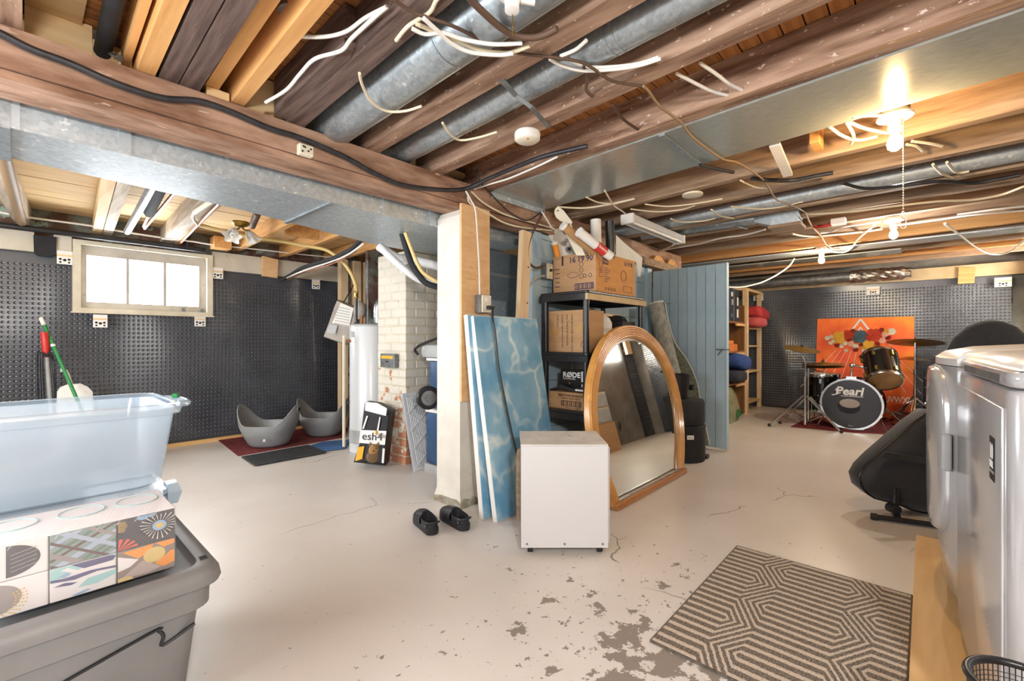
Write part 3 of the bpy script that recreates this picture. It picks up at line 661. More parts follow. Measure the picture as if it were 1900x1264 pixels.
# ------------------------------------------------------------------ cables
def zc(pts, Z): return [at(u, v, Z=Z) for u, v in pts]
def yc(pts, Y): return [at(u, v, Y=Y) for u, v in pts]
cable('service_cable', yc([(-40, 45), (0, 62), (60, 92), (130, 118), (215, 155), (300, 182), (370, 188), (430, 208), (500, 238), (560, 257), (640, 291), (700, 324), (760, 346), (855, 352)], 2.228)+zc([(910, 330), (960, 309), (1010, 290), (1090, 271)], 2.132),
      .013, 'black_wire', 'thick black cable draped along the face of the main beam')
C = [
 ('white_wire', .007, [(532, 51), (551, 66), (602, 68), (643, 58), (677, 34), (713, 15)], 2.175, 'white cable looping out of the round junction box'),
 ('white_wire', .007, [(493, 190), (531, 167), (558, 136), (585, 109), (633, 94), (653, 71), (696, 31), (718, 12)], 2.14, 'white cable stapled along the dark joist with the block'),
 ('brown_wire', .006, [(700, -20), (731, 0), (765, 22), (792, 32), (840, 48), (901, 77), (956, 97), (1031, 107), (1085, 118), (1136, 150), (1194, 160)], 2.132, 'thin brown cable crossing the joists above the two round ducts'),
 ('tan_wire', .006, [(1194, 160), (1204, 170), (1224, 197), (1262, 226), (1282, 252), (1316, 279), (1343, 296), (1371, 303), (1412, 330), (1425, 347), (1442, 371), (1476, 384), (1495, 395)], 2.126, 'thin tan cable crossing the wide flat duct and trailing to the far joists'),
 ('cream_wire', .007, [(825, -15), (810, 0), (796, 24), (758, 48), (735, 75)], 2.14, 'cream cable rising steeply beside the large round duct'),
 ('white_wire', .007, [(765, 53), (789, 63), (823, 61), (860, 73), (915, 82), (969, 80)], 2.105, 'white cable, uppermost of three slung under the large round duct'),
 ('white_wire', .007, [(786, 34), (813, 58), (840, 82), (874, 97), (925, 102), (952, 99)], 2.10, 'white cable, lowest of three slung under the large round duct'),
 ('cream_wire', .007, [(772, 44), (806, 58), (860, 80), (891, 92), (942, 98), (983, 85)], 2.112, 'cream cable, middle of three slung under the large round duct'),
 ('brown_wire', .011, [(865, -15), (874, 0), (898, 24), (925, 48), (952, 65), (983, 70), (1010, 65), (1034, 53)], 2.11, 'thick rusty armoured cable beside the unlit lampholder'),
 ('cream_wire', .006, [(667, 136), (673, 160), (690, 189), (718, 206), (752, 206), (782, 197)], 2.112, 'cream cable looped once around the large round duct'),
 ('cream_wire', .006, [(821, 228), (835, 248), (854, 260), (888, 255), (922, 245)], 2.135, 'cream cable looped once under the smaller round duct'),
 ('white_wire', .006, [(878, 352), (908, 342), (942, 332), (976, 318), (1003, 306), (1034, 291)], 2.12, 'white cable clipped under the joist below the thick black cable'),
 ('white_wire', .007, [(1020, 109), (1044, 122), (1082, 131), (1136, 129), (1184, 122), (1226, 109)], 2.138, 'white cable passing under the smaller round duct into the next joist'),
 ('white_wire', .007, [(1044, 102), (1060, 112), (1090, 124), (1136, 124), (1184, 118), (1222, 106)], 2.15, 'white twin cable tight above its neighbour by the smaller round duct'),
 ('white_wire', .007, [(1040, 104), (1068, 92), (1088, 75)], 2.14, 'short white cable climbing over the smaller round duct'),
 ('white_wire', .007, [(1255, 136), (1293, 156), (1323, 170), (1350, 177)], 2.17, 'left white cable of two bridging the board bay beside the flat duct'),
 ('white_wire', .007, [(1299, 117), (1327, 136), (1354, 156), (1379, 168)], 2.17, 'right white cable of two bridging the board bay beside the flat duct'),
 ('brown_wire', .007, [(1082, 122), (1090, 143), (1088, 167), (1100, 179)], 2.145, 'short brown cable stub below the smaller round duct'),
 ('brown_wire', .007, [(1136, 194), (1156, 221), (1185, 241)], 2.16, 'short brown cable stub over the board bay near the smoke detector'),
 ('black_wire', .010, [(1299, 306), (1327, 313), (1361, 320)], 2.12, 'short flat dark cable poking out beside the flat duct'),
 ('cream_wire', .008, [(1034, 384), (1085, 386), (1136, 378), (1177, 369)], 2.135, 'cream cable bundle above the cardboard box of tubes'),
 ('cream_wire', .006, [(1088, 366), (1112, 376), (1146, 378)], 2.135, 'short cream cable branching above the fluorescent strip'),
 ('cream_wire', .006, [(1122, 354), (1139, 381), (1153, 391), (1160, 396)], 2.135, 'cream feed cable dropping into the fluorescent strip'),
 ('cream_wire', .006, [(1197, 379), (1238, 383), (1289, 378), (1340, 369)], 2.13, 'long cream cable, upper one right of the fluorescent strip'),
 ('cream_wire', .006, [(1170, 388), (1221, 393), (1265, 389), (1289, 381)], 2.13, 'long cream cable, lower one right of the fluorescent strip'),
 ('cream_wire', .007, [(1320, 389), (1337, 401), (1361, 405)], 2.14, 'short cream cable looping over the pale round pipe'),
 ('cream_wire', .006, [(1357, 383), (1408, 388), (1449, 384), (1490, 374)], 2.13, 'cream cable hanging below the pale round pipe'),
 ('cream_wire', .007, [(1245, 406), (1265, 412), (1306, 410), (1327, 405)], 2.14, 'cream cable crossing the pipe near the far end of the fluorescent strip'),
 ('cream_wire', .006, [(1374, 335), (1401, 347), (1425, 349)], 2.13, 'short cream cable beside the tan trailing cable'),
 ('cream_wire', .008, [(1539, 235), (1563, 252), (1594, 260), (1628, 253)], 2.14, 'cream cable, leftmost loop by the glowing pull chain bulb'),
 ('cream_wire', .008, [(1570, 226), (1584, 252), (1579, 267)], 2.14, 'cream cable dropping between two loops by the pull chain bulb'),
 ('cream_wire', .008, [(1575, 226), (1604, 238), (1645, 247)], 2.145, 'cream cable running straight into the pull chain bulb holder'),
 ('white_wire', .007, [(1583, 218), (1605, 215), (1635, 214)], 2.14, 'white cable squeezed under the flat duct at the bulb holder'),
 ('cream_wire', .007, [(1682, 268), (1700, 271), (1712, 280)], 2.14, 'short cream cable right of the glowing bulb, nearest the bulb'),
 ('cream_wire', .007, [(1692, 262), (1725, 266), (1748, 271)], 2.14, 'short cream cable right of the glowing bulb, farthest from the bulb'),
 ('black_wire', .013, [(1395, 331), (1420, 334), (1468, 335), (1512, 327), (1546, 321)], 2.13, 'thick black cable left of the pull chain, ending in a joist hole'),
 ('black_wire', .012, [(1563, 340), (1604, 350), (1658, 347), (1740, 337), (1808, 340), (1852, 333), (1893, 325)], 2.13, 'long thick black cable passing behind the pull chain'),
 ('cream_wire', .008, [(1731, 305), (1748, 322), (1768, 330)], 2.14, 'cream cable crossing the pale pipe, left one behind the bulb'),
 ('cream_wire', .008, [(1757, 301), (1775, 320), (1798, 318)], 2.14, 'cream cable crossing the pale pipe, right one behind the bulb'),
 ('white_wire', .008, [(1776, 398), (1806, 394), (1850, 388), (1900, 383), (1930, 380)], 2.13, 'white cable, upper of the stapled pair at the right edge'),
 ('white_wire', .008, [(1668, 418), (1741, 408), (1806, 399), (1900, 391), (1930, 388)], 2.13, 'white cable, lower of the stapled pair running from the cool bulb'),
 ('cream_wire', .009, [(1500, 398), (1580, 393), (1650, 384), (1741, 374), (1805, 371), (1859, 361), (1900, 346), (1930, 338)], 2.13, 'long cream cable sagging across the far joists above the cool bulb'),
 ('white_wire', .009, [(1753, 415), (1781, 436), (1806, 456), (1832, 470), (1856, 472), (1879, 464), (1900, 446), (1915, 430)], 2.06, 'white cable hanging in a deep sag at the far right'),
 ('cream_wire', .009, [(1470, 434), (1489, 438), (1514, 439), (1539, 437), (1598, 431), (1637, 425)], 2.12, 'cream cable running from the tin boot towards the cool bulb'),
 ('tan_wire', .007, [(1495, 395), (1500, 408), (1509, 423), (1525, 439), (1533, 452), (1544, 460), (1558, 461)], 2.115, 'tan cable zigzagging down between far joists'),
 ('white_wire', .009, [(1523, 433), (1542, 430), (1558, 423), (1587, 418), (1634, 411)], 2.125, 'white cable stapled along the joist left of the cool bulb'),
 ('white_wire', .009, [(1527, 461), (1542, 467), (1565, 468), (1579, 461), (1595, 442), (1622, 418)], 2.11, 'white cable rising from the farthest bulb to the cool bulb'),
 ('white_wire', .008, [(1180, 470), (1200, 468), (1216, 468), (1232, 463), (1249, 455)], 2.12, 'white cable leaving the far end of the fluorescent strip'),
 ('white_wire', .008, [(1228, 465), (1260, 459), (1295, 453), (1339, 442), (1382, 436), (1420, 426)], 2.135, 'white cable stapled along a joist above the blue door'),
]
for m, r, pts, Z, lab in C: cable('cable', zc(pts, Z), r, m, lab)
cable('cable', [at(1352, 533, D=4.75), at(1376, 533, D=5.0), at(1400, 528, D=5.2), at(1416, 523, D=5.3), at(1440, 511, D=5.4), at(1463, 495, D=5.5), at(1474, 480, D=5.52)], .009, 'white_wire', 'white cable sagging from the far joists to the top of the blue door')
cable('cable', yc([(874, 355), (894, 374), (922, 391), (952, 403), (1024, 423)], 2.232), .007, 'cream_wire', 'upper cream cable along the beam right of the post')
cable('cable', yc([(868, 360), (871, 376), (890, 388), (908, 398), (935, 413), (969, 422), (1024, 428)], 2.236), .007, 'cream_wire', 'lower cream cable along the beam right of the post')
cable('cable', yc([(884, 313), (891, 337), (915, 364), (942, 391), (966, 406), (983, 408), (1007, 391)], 2.215), .005, 'black_wire', 'thin black wire drooping in front of the beam right of the post')
cable('cable', yc([(864, 354), (874, 372), (881, 386), (884, 410), (887, 460), (889, 500), (890, 548)], 2.216), .006, 'white_wire', 'white cable stapled down the plywood to the outlet box')
cable('cable', yc([(1008, 392), (997, 415), (985, 440), (979, 470), (984, 490), (995, 497), (1008, 494)], 2.20), .009, 'brown_wire', 'dark armoured cable curving down to the switch on the blue wall')
cable('cable', yc([(1010, 512), (997, 515), (985, 527), (975, 545), (968, 565)], 2.20), .008, 'tank_grey', 'grey conduit bending from the switch behind the pale board')
cable('cable', yc([(1005, 392), (1015, 408), (1026, 424), (1040, 430)], 2.15), .006, 'white_wire', 'white wire slanting down behind the guitar shaped board')
# ================================================================== left side of the room
# pipes along the window wall
one(G().tube([(-1.8, 5.64, 2.055), (1.12, 5.64, 2.055), (1.17, 5.64, 2.06), (1.19, 5.64, 2.09), (1.19, 5.64, 2.20)], .026, 12, 3), 'drain_pipe', 'black_plastic', 'black drain pipe along the wall above the window with an elbow', 'pipe', smooth=40)
cable('cable', yc([(-30, 388), (0, 394), (27, 399), (64, 405), (109, 411), (167, 419), (227, 430), (298, 441)], 5.60), .009, 'white_wire', 'white cable strung along the wall top above the black drain pipe')
cable('cable', yc([(300, 442), (350, 447), (400, 455), (470, 462), (540, 470), (600, 476), (650, 478)], 5.55), .008, 'white_wire', 'white cable strung above the membrane right of the window')
def pipe(name, a, b, r, m, label, n=12): return one(G().cyl(a, b, r, n=n), name, m, label, 'pipe', smooth=40)
pipe('brown_pipe', at(-3, 255, Z=2.09), at(40, 413, Z=2.09), .03, 'tan_wire', 'fat tan pipe under the grey joist at the far left')
pipe('steel_pipe', at(290, 335, Z=2.09), at(236, 430, Z=2.09), .028, 'steel', 'shiny steel pipe above the middle of the window')
ip = thing('insulated_pipe', 'black foam insulated pipe beside the shiny steel pipe', 'pipe', at(277, 396, Z=2.05))
a, b = at(302, 340, Z=2.085), at(277, 396, Z=2.085)
mk(G().cyl(a, b, .034, n=14), 'foam_sleeve', 'foam_black', ip, 40); mk(G().cyl(b, b+(b-a)*.6, .011, n=10), 'copper_core', 'copper', ip, 40)
c = a.lerp(b, .6); mk(G().box(c.x-.01, c.y-.012, c.z+.03, c.x+.01, c.y+.012, 2.268), 'hanger', 'steel', ip)
pipe('copper_pipe', at(330, 350, Z=2.095), at(268, 424, Z=2.095), .012, 'copper', 'thin copper pipe right of the black foam insulated pipe')
pipe('copper_pipe', at(412, 372, Z=2.10), at(331, 454, Z=2.10), .013, 'copper', 'thin copper pipe beside the whitewashed joist with the pale strip')
pipe('conduit', at(395, 372, Z=2.085), at(362, 394, Z=2.085), .02, 'cream_paint', 'cream pipe stub clamped under the whitewashed joist')
cable('cable', [at(360, 395, Z=2.085), at(358, 405, Z=2.08), at(366, 416, Z=2.085)], .012, 'cream_wire', 'short cream hose bend below the pipe stub')
# cross boards at the wall top
one(G().box(1.40, 5.50, 2.08, 1.56, 5.66, 2.20), 'pine_block', 'new_pine_y', 'pine block at the wall top just left of the flower lamp', 'block')
one(G().slab([at(u, v, Y=5.66) for u, v in ((488, 475), (516, 482), (515, 516), (488, 512))], (0, .05, 0)), 'pine_block', 'plywood', 'short plywood block on the beige board right of the window', 'block')
one(G().box(1.76, 4.55, 2.125, 2.08, 4.60, 2.262), 'pine_block', 'new_pine_y', 'pine blocking between the new joists behind the flower lamp', 'block')
one(G().box(2.24, 4.2, 2.125, 2.60, 4.25, 2.262), 'pine_block', 'new_pine_y', 'pine blocking between the new joists above the heater', 'block')
# flower lamp
lp = at(447, 412, Z=2.12); fl2 = thing('ceiling_lamp', 'unlit brass ceiling lamp with two frosted flower shaped glass shades', 'lamp', lp-Vector((0, 0, .16)))
mk(G().lathe(lp, [(.065, 0), (.07, -.012), (.05, -.035), (.02, -.045), (.001, -.046)], 20), 'canopy', 'brass', fl2, 40)
def flower_shade(p, ax):
    x, y, z = frame(ax); g = G(); n = 30; rings = []
    for r, h, rf in ((.018, 0, 0), (.03, .02, 0), (.042, .05, .002), (.047, .08, .005), (.060, .10, .010), (.072, .108, .014)):
        rings.append([Vector(p)+z*h+(x*math.cos(2*PI*k/n)+y*math.sin(2*PI*k/n))*(r+rf*math.cos(5*2*PI*k/n)) for k in range(n)])
    g.loft(rings, False)
    inner = [[c*1.0 for c in r] for r in rings]
    return g
for u, v, d in ((437, 425, (-.3, -.35, -.55)), (459, 428, (.45, .15, -.55))):
    p = at(u, v, Z=2.085); sh = mk(flower_shade(p, d), 'glass_shade', 'glass_shade', fl2, 60)
    mk(G().tube([lp+Vector((0, 0, -.03)), (lp+p)/2+Vector((0, 0, -.03)), p], .008, 8), 'arm', 'brass', fl2, 60)
    z = Vector(d).normalized(); g = G()
    g.tube([p+z*.03+(frame(d)[0]*math.cos(t)+frame(d)[1]*math.sin(t))*.014+z*(t*.006) for t in [k*.7 for k in range(18)]], .006, 6, 2)
    mk(g, 'coil_bulb', 'white_plastic', sh, 60)
pipe('vent_stub', at(468, 420, Z=2.18), at(478, 395, Z=2.2), .03, 'brown_wire', 'short rusty pipe stub behind the flower lamp')
# gas hose with valve
gh = thing('gas_line', 'yellow gas hose dropping to a valve above the water heater', 'gas line', at(661, 600, D=4.4))
mk(G().tube([at(366, 416, D=3.95), at(416, 430, D=4.12), at(469, 441, D=4.3), at(516, 447, D=4.45), at(560, 455, D=4.55), at(599, 462, D=4.6), at(618, 471, D=4.6), at(637, 487, D=4.55), at(650, 505, D=4.5), at(659, 526, D=4.45), at(661, 542, D=4.42)], .017, 10), 'hose', 'yellow_hose', gh, 60)
a = at(661, 540, D=4.42)
mk(G().cyl(a, a-Vector((0, 0, .07)), .02, n=8).box(a.x-.025, a.y-.03, a.z-.06, a.x-.005, a.y-.01, a.z-.02), 'valve', 'brass', gh)
mk(G().cyl(a-Vector((0, 0, .07)), a-Vector((0, 0, .31)), .013, n=10), 'iron_pipe', 'black_plastic', gh, 40)
cable('cable_bundle', [at(519, 521, Y=5.68), at(538, 511, D=5.35), at(559, 498, D=5.1), at(583, 490, D=4.9), at(614, 481, D=4.6), at(639, 469, D=4.3), at(652, 462, D=4.15), at(671, 444, D=3.95)], .02, 'foam_black', 'thick dark grey cable bundle rising from the wall to the trunk duct')
cable('cable', [at(530, 517, Y=5.66), at(552, 507, D=5.0), at(583, 496, D=4.8), at(614, 486, D=4.55), at(645, 473, D=4.15), at(675, 452, D=3.9)], .009, 'white_wire', 'white cable tied under the dark grey cable bundle')
cable('cable', [at(533, 520, Y=5.67), at(560, 507, D=5.05), at(590, 499, D=4.75), at(630, 484, D=4.4), at(660, 466, D=4.05)], .007, 'copper', 'copper coloured cable hanging below the dark grey bundle')
# stud wall behind the heater
for u0, u1, lab in ((633, 646, 'left pine stud behind the hanging paper bag'), (657, 670, 'middle pine stud behind the gas valve'), (676, 684, 'right pine stud behind the heater flue')):
    a, b = at(u0, 500, Y=5.35), at(u1, 500, Y=5.35)
    one(G().box(a.x, 5.35, 0, b.x, 5.44, 2.112), 'wall_stud', 'pale_pine_z', lab, 'stud', 'studs behind the water heater')
one(G().box(3.03, 5.47, 0, 3.9, 5.50, 2.2), 'backing_panel', 'shelf_wood', 'brown backing board behind the pine studs', 'panel')
one(G().box(2.62, 4.55, .0, 2.85, 4.60, 2.1), 'green_panel', 'rubble', 'narrow green mottled panel between the heater flue and chimney', 'panel')
# water heater
wh = thing('water_heater', 'tall white cylindrical water heater beside the brick chimney', 'water heater', (2.36, 4.06, 0))
hc = (2.375, 4.075)
mk(G().lathe((hc[0], hc[1], 0), [(.20, .02), (.20, .07), (.198, .075), (.198, .30), (.196, .31), (.196, 1.235), (.19, 1.25)], 36), 'tank', 'tank_white', wh, 40)
mk(G().lathe((hc[0], hc[1], 0), [(.2005, .11), (.2005, .24)], 36, cap=False), 'lower_band', 'tank_grey', wh, 40)
mk(G().lathe((hc[0], hc[1], 0), [(.199, 1.235), (.199, 1.25), (.18, 1.262), (.001, 1.268)], 36), 'top_cap', 'tank_grey', wh, 40)
mk(G().lathe((hc[0], hc[1], 0), [(.203, 0), (.203, .025), (.001, .026)], 36), 'base_ring', 'tank_grey', wh, 40)
for dz in (0, 1):
    d = Vector((-FW[0]*.75-RT[0]*.66, -FW[1]*.75-RT[1]*.66, 0)).normalized()*.1975
    tdir = Vector((-d.y, d.x, 0)).normalized()
    c = Vector((hc[0], hc[1], 1.16))+d+tdir*(.022 if dz else -.012)
    mk(G().slab([c-tdir*.012-Vector((0, 0, .03)), c+tdir*.012-Vector((0, 0, .03)), c+tdir*.012+Vector((0, 0, .03)), c-tdir*.012+Vector((0, 0, .03))], d.normalized()*.002), 'label_sticker', 'tank_grey', wh)
p = at(640, 633, D=4.22)
mk(G().cyl(p, p+Vector((.06, .02, 0)), .018, n=10), 'relief_valve', 'copper', wh, 40)
mk(G().tube([p, p+Vector((-.012, -.005, -.03)), p+Vector((-.012, -.005, -.98))], .015, 10, 3), 'overflow_pipe', 'cream_paint', wh, 40)
fe = at(693, 592, D=4.05)
flu = thing('flue_elbow', 'crinkled galvanized flue elbow on top of the water heater', 'flue', (2.44, 4.0, 1.27))
fb = Vector((2.43, 4.02, 1.27)); 
rgs = []
for i in range(14):
    t = i/13; ang = t*PI/2*1.0
    c = fb+Vector((0, 0, .14*min(1, t*2.2)))
    if t > .45: c = fb+Vector((.10*(1-math.cos((t-.45)/.55*PI/2)), -.06*(1-math.cos((t-.45)/.55*PI/2)), .14+.10*math.sin((t-.45)/.55*PI/2)))
    rgs.append(c)
mk(G().tube(rgs, .045, 16, 1, rs=lambda t: .045+(.004 if int(t*13) % 2 else 0)), 'elbow', 'steel', flu, 30)
mk(G().cyl((2.36, 4.10, 1.268), (2.36, 4.10, 1.9), .010, n=8), 'copper_riser', 'dull_steel', flu, 40)
mk(G().cyl((2.30, 4.12, 1.268), (2.30, 4.12, 1.35), .014, n=8), 'inlet_nipple', 'copper', flu, 40)
# hanging paper bag
pb = thing('hanging_bag', 'grey printed paper sack hanging from a nail behind the water heater', 'bag', at(640, 640, D=4.95))
def bagring(pts, D, th):
    fr = [at(u, v, D=D) for u, v in pts]; bk = [at(u, v, D=D)+Vector((FW[0]*th, FW[1]*th, 0)) for u, v in pts]
    return fr, bk
fr, bk = bagring([(600, 626), (612, 630), (640, 640), (655, 634), (660, 600), (666, 572), (650, 566), (626, 556), (620, 570), (610, 600)], 4.9, .12)
mk(G().loft([[p+Vector((FW[0]*.02, FW[1]*.02, 0)) for p in fr], [q.lerp(Vector((sum(p.x for p in fr)/10, sum(p.y for p in fr)/10, sum(p.z for p in fr)/10)), .06)-Vector((FW[0]*.02, FW[1]*.02, 0)) for q in fr]][::-1]+[bk]), 'sack', 'paper_bag', pb, 30)
mk(G().slab([at(u, v, D=4.86) for u, v in ((616, 600), (648, 606), (656, 572), (632, 562))], (FW[0]*.004, FW[1]*.004, 0)), 'printed_flap', 'paper', pb)
for k in range(7):
    v0 = 568+k*5
    mk(G().slab([at(626-k*1.0, v0+1.2, D=4.855), at(650-k*.5, v0+6.2, D=4.855), at(650-k*.5, v0+7.2, D=4.855), at(626-k*1.0, v0+2.2, D=4.855)], (FW[0]*.002, FW[1]*.002, 0)), 'print_line', 'grey_print', pb)
mk(G().slab([at(u, v, D=4.855) for u, v in ((606, 617), (622, 620), (626, 604), (612, 602))], (FW[0]*.003, FW[1]*.003, 0)), 'print_block', 'tank_grey', pb)
mk(G().tube([at(637, 562, D=4.9), at(650, 540, D=4.95), at(656, 528, Y=5.34)], .006, 6), 'strap', 'black_matte', pb, 60)
pb2 = one(G().ell(at(668, 576, D=4.85), .07, .06, .10, 12, 8), 'rolled_bag', 'paper_bag', 'small rolled grey sack hanging beside the gas pipe', 'bag', smooth=60)
# brick chimney
CHX, CHY = 2.305, 3.372
cb_ = thing('brick_chimney', 'white painted brick chimney with bare red bricks near the floor', 'chimney', (2.58, 3.6, 0))
mk(G().box(CHX+.006, CHY+.006, 0, 2.87, 3.825, 1.888), 'mortar_core', 'cream_paint', cb_)
def brick_mat():
    m = bpy.data.materials.new('painted_brick'); m.use_nodes = True; N = m.node_tree.nodes; L = m.node_tree.links; p = N['Principled BSDF']; p.inputs['Roughness'].default_value = .75
    ge = N.new('ShaderNodeNewGeometry'); sx = N.new('ShaderNodeSeparateXYZ'); L.new(ge.outputs['Position'], sx.inputs[0])
    def nz(s, d):
        n = N.new('ShaderNodeTexNoise'); n.inputs['Scale'].default_value = s; n.inputs['Detail'].default_value = d; L.new(ge.outputs['Position'], n.inputs['Vector']); return n.outputs['Fac']
    zr = N.new('ShaderNodeMapRange'); zr.inputs[1].default_value = 0; zr.inputs[2].default_value = 1.0; zr.inputs[3].default_value = .30; zr.inputs[4].default_value = -.06; L.new(sx.outputs['Z'], zr.inputs[0])
    oi = N.new('ShaderNodeObjectInfo'); orr = N.new('ShaderNodeMath'); orr.operation = 'MULTIPLY_ADD'; L.new(oi.outputs['Random'], orr.inputs[0]); orr.inputs[1].default_value = .16; orr.inputs[2].default_value = -.08
    ad = N.new('ShaderNodeMath'); L.new(nz(9, 5), ad.inputs[0]); L.new(zr.outputs[0], ad.inputs[1])
    ad2 = N.new('ShaderNodeMath'); L.new(ad.outputs[0], ad2.inputs[0]); L.new(orr.outputs[0], ad2.inputs[1])
    th = N.new('ShaderNodeMapRange'); th.inputs[1].default_value = .64; th.inputs[2].default_value = .67; L.new(ad2.outputs[0], th.inputs[0])
    bc = N.new('ShaderNodeMix'); bc.data_type = 'RGBA'; bc.inputs[6].default_value = hx('#b0653f'); bc.inputs[7].default_value = hx('#c99a7c'); L.new(nz(14, 4), bc.inputs[0])
    pc = N.new('ShaderNodeMix'); pc.data_type = 'RGBA'; pc.inputs[6].default_value = hx('#e3ddcf'); pc.inputs[7].default_value = hx('#d2ccbf'); L.new(nz(5, 3), pc.inputs[0])
    mx = N.new('ShaderNodeMix'); mx.data_type = 'RGBA'; L.new(th.outputs[0], mx.inputs[0]); L.new(pc.outputs[2], mx.inputs[6]); L.new(bc.outputs[2], mx.inputs[7])
    L.new(mx.outputs[2], p.inputs['Base Color'])
    b = N.new('ShaderNodeBump'); b.inputs['Strength'].default_value = .35; b.inputs['Distance'].default_value = .006; L.new(nz(30, 4), b.inputs['Height']); L.new(b.outputs[0], p.inputs['Normal'])
    return m
bm = brick_mat(); proto = {}
def brick(x0, y0, z0, x1, y1, z1):
    key = (round(x1-x0, 3), round(y1-y0, 3))
    if key not in proto:
        o = mk(G().rbox(x0, y0, z0, x1, y1, z1, .006, .006, 1), 'brick', bm, cb_); proto[key] = (o, Vector(((x0+x1)/2, (y0+y1)/2, z0)), o.location.copy())
    else:
        o0, c0, l0 = proto[key]; o = o0.copy(); COL.objects.link(o); o.location = l0+Vector(((x0+x1)/2, (y0+y1)/2, z0))-c0
    o.location += Vector((random.uniform(-.0025, .0025), random.uniform(-.0025, .0025), 0))
row = 0; z = .004
while z < 1.85:
    h = .066
    if row % 2 == 0:
        brick(CHX, CHY, z, CHX+.215, CHY+.10, z+h); brick(CHX+.226, CHY, z, CHX+.441, CHY+.10, z+h); brick(CHX+.452, CHY, z, CHX+.56, CHY+.10, z+h)
        brick(CHX, CHY+.111, z, CHX+.10, CHY+.326, z+h); brick(CHX, CHY+.337, z, CHX+.10, CHY+.45, z+h)
    else:
        brick(CHX, CHY, z, CHX+.10, CHY+.215, z+h); brick(CHX, CHY+.226, z, CHX+.10, CHY+.45, z+h)
        brick(CHX+.111, CHY, z, CHX+.326, CHY+.10, z+h); brick(CHX+.337, CHY, z, CHX+.56, CHY+.10, z+h)
    z += .077; row += 1
# disconnect box on the chimney
db = thing('switch_box', 'small grey metal switch box with a yellow label on the chimney', 'switch box', at(722, 682, X=CHX))
a, b = at(709, 656, X=CHX-.03), at(735, 683, X=CHX-.03)
y0, y1, z0, z1 = min(a.y, b.y), max(a.y, b.y), min(a.z, b.z), max(a.z, b.z)
mk(G().rbox(CHX-.05, y0, z0, CHX-.005, y1, z1, .006), 'box', 'dull_steel', db)
mk(G().box(CHX-.052, y0+.02, z1-.045, CHX-.049, y1-.02, z1-.018), 'warning_label', 'yellow_print', db)
mk(G().box(CHX-.052, (y0+y1)/2-.02, (z0+z1)/2-.015, CHX-.049, (y0+y1)/2+.02, (z0+z1)/2-.003), 'caption', 'black_print', db)
# white pvc pipes and hoses by the chimney top
one(G().tube([at(703, 457, D=3.62), at(716, 466, D=3.62), at(738, 479, D=3.6), at(752, 480, D=3.6), at(780, 486, D=3.6), at(840, 500, D=3.62)], .036, 14, 4), 'drain_pipe', 'pvc_white', 'white plastic drain pipe bending along under the trunk duct', 'pipe', smooth=50)
one(G().tube([at(703, 455, D=3.45), at(725, 477, D=3.47), at(755, 503, D=3.5), at(785, 521, D=3.55), at(840, 534, D=3.6)], .030, 14, 4), 'drain_pipe', 'pvc_white', 'white plastic drain pipe slanting down in front of the chimney', 'pipe', smooth=50)
one(G().tube([at(746, 434, D=3.38), at(762, 486, D=3.38), at(777, 511, D=3.38), at(796, 528, D=3.40), at(840, 538, D=3.45)], .023, 10, 5), 'black_hose', 'foam_black', 'black ribbed hose sagging beside the post top', 'hose', smooth=60)
one(G().tube([at(752, 432, D=3.32), at(775, 490, D=3.32), at(794, 513, D=3.34), at(840, 536, D=3.38)], .014, 10, 5), 'yellow_tube', 'yellow_hose', 'yellow tube hanging alongside the black hose near the post', 'hose', smooth=60)
# floor things by the left wall
def flexi(name, c, ax, W, Dp, H, label):
    """flexible tub with two raised handle ears"""
    t = thing(name, label, 'tub', (c[0], c[1], 0)); n = 40
    x = Vector((math.cos(ax), math.sin(ax), 0)); y = Vector((-math.sin(ax), math.cos(ax), 0)); C0 = Vector((c[0], c[1], .009))
    def rim(k):
        a = 2*PI*k/n; return .225+.20*(max(0, abs(math.cos(a))-.5)/.5)**1.7
    def ring(fr, s, dz=0, inn=0):
        out = []
        for k in range(n):
            a = 2*PI*k/n; h = rim(k)*fr
            rr = (.60+.40*min(1, fr*1.35)**.75)
            wx = W*rr*s-inn; wy = Dp*rr*s-inn
            flare = 1+.10*max(0, h-.21)
            out.append(C0+x*(wx*math.cos(a)*flare)+y*(wy*math.sin(a))+Vector((0, 0, h+dz)))
        return out
    R = [ring(0.0, .86, .004)]+[ring(f, 1) for f in (.03, .12, .3, .5, .7, .85, 1)]+[ring(1, 1, .004, .006), ring(.97, 1, 0, .014)]+[ring(f, 1, .006, .012) for f in (.8, .5, .25, .1, .04)]
    body = mk(G().loft(R), 'tub_body', 'grey_tub', t, 50)
    for s in (1, -1):
        p = C0+x*s*(W*1.025)+Vector((0, 0, .375))
        mk(G().lathe(p-x*s*.016, [(.022, 0), (.022, .026), (.001, .027)], 14, ax=x*s), 'handle_hole', 'black_matte', t)
        mk(G().torus(p, .024, .006, ax=x, n=16), 'handle_rim', 'grey_tub', t, 60)
    return t
b1 = flexi('flexible_tub', (1.78, 5.06), -.83, .30, .235, .42, 'grey flexible tub with two ear handles, nearer the window')
flexi('flexible_tub', (2.40, 5.15), -.83, .285, .23, .42, 'grey flexible tub partly hidden behind the water heater')
mk(G().box(1.64, 4.815, .1, 1.66, 4.822, .125), 'price_tag', 'white_print', b1)
one(G().loft([[tuple(at(u, v, Z=0))[:2]+(z,) for u, v in ((405, 818), (442, 847), (640, 812), (650, 782))] for z in (.001, .008)]), 'red_rug', 'red_mat', 'worn red rug under the two grey flexible tubs', 'rug')
gm = thing('door_mat', 'dark grey ribbed door mat in front of the red rug', 'mat', (1.7, 4.5, 0))
pts = [at(u, v, Z=0) for u, v in ((448, 851), (472, 867), (606, 842), (572, 829))]
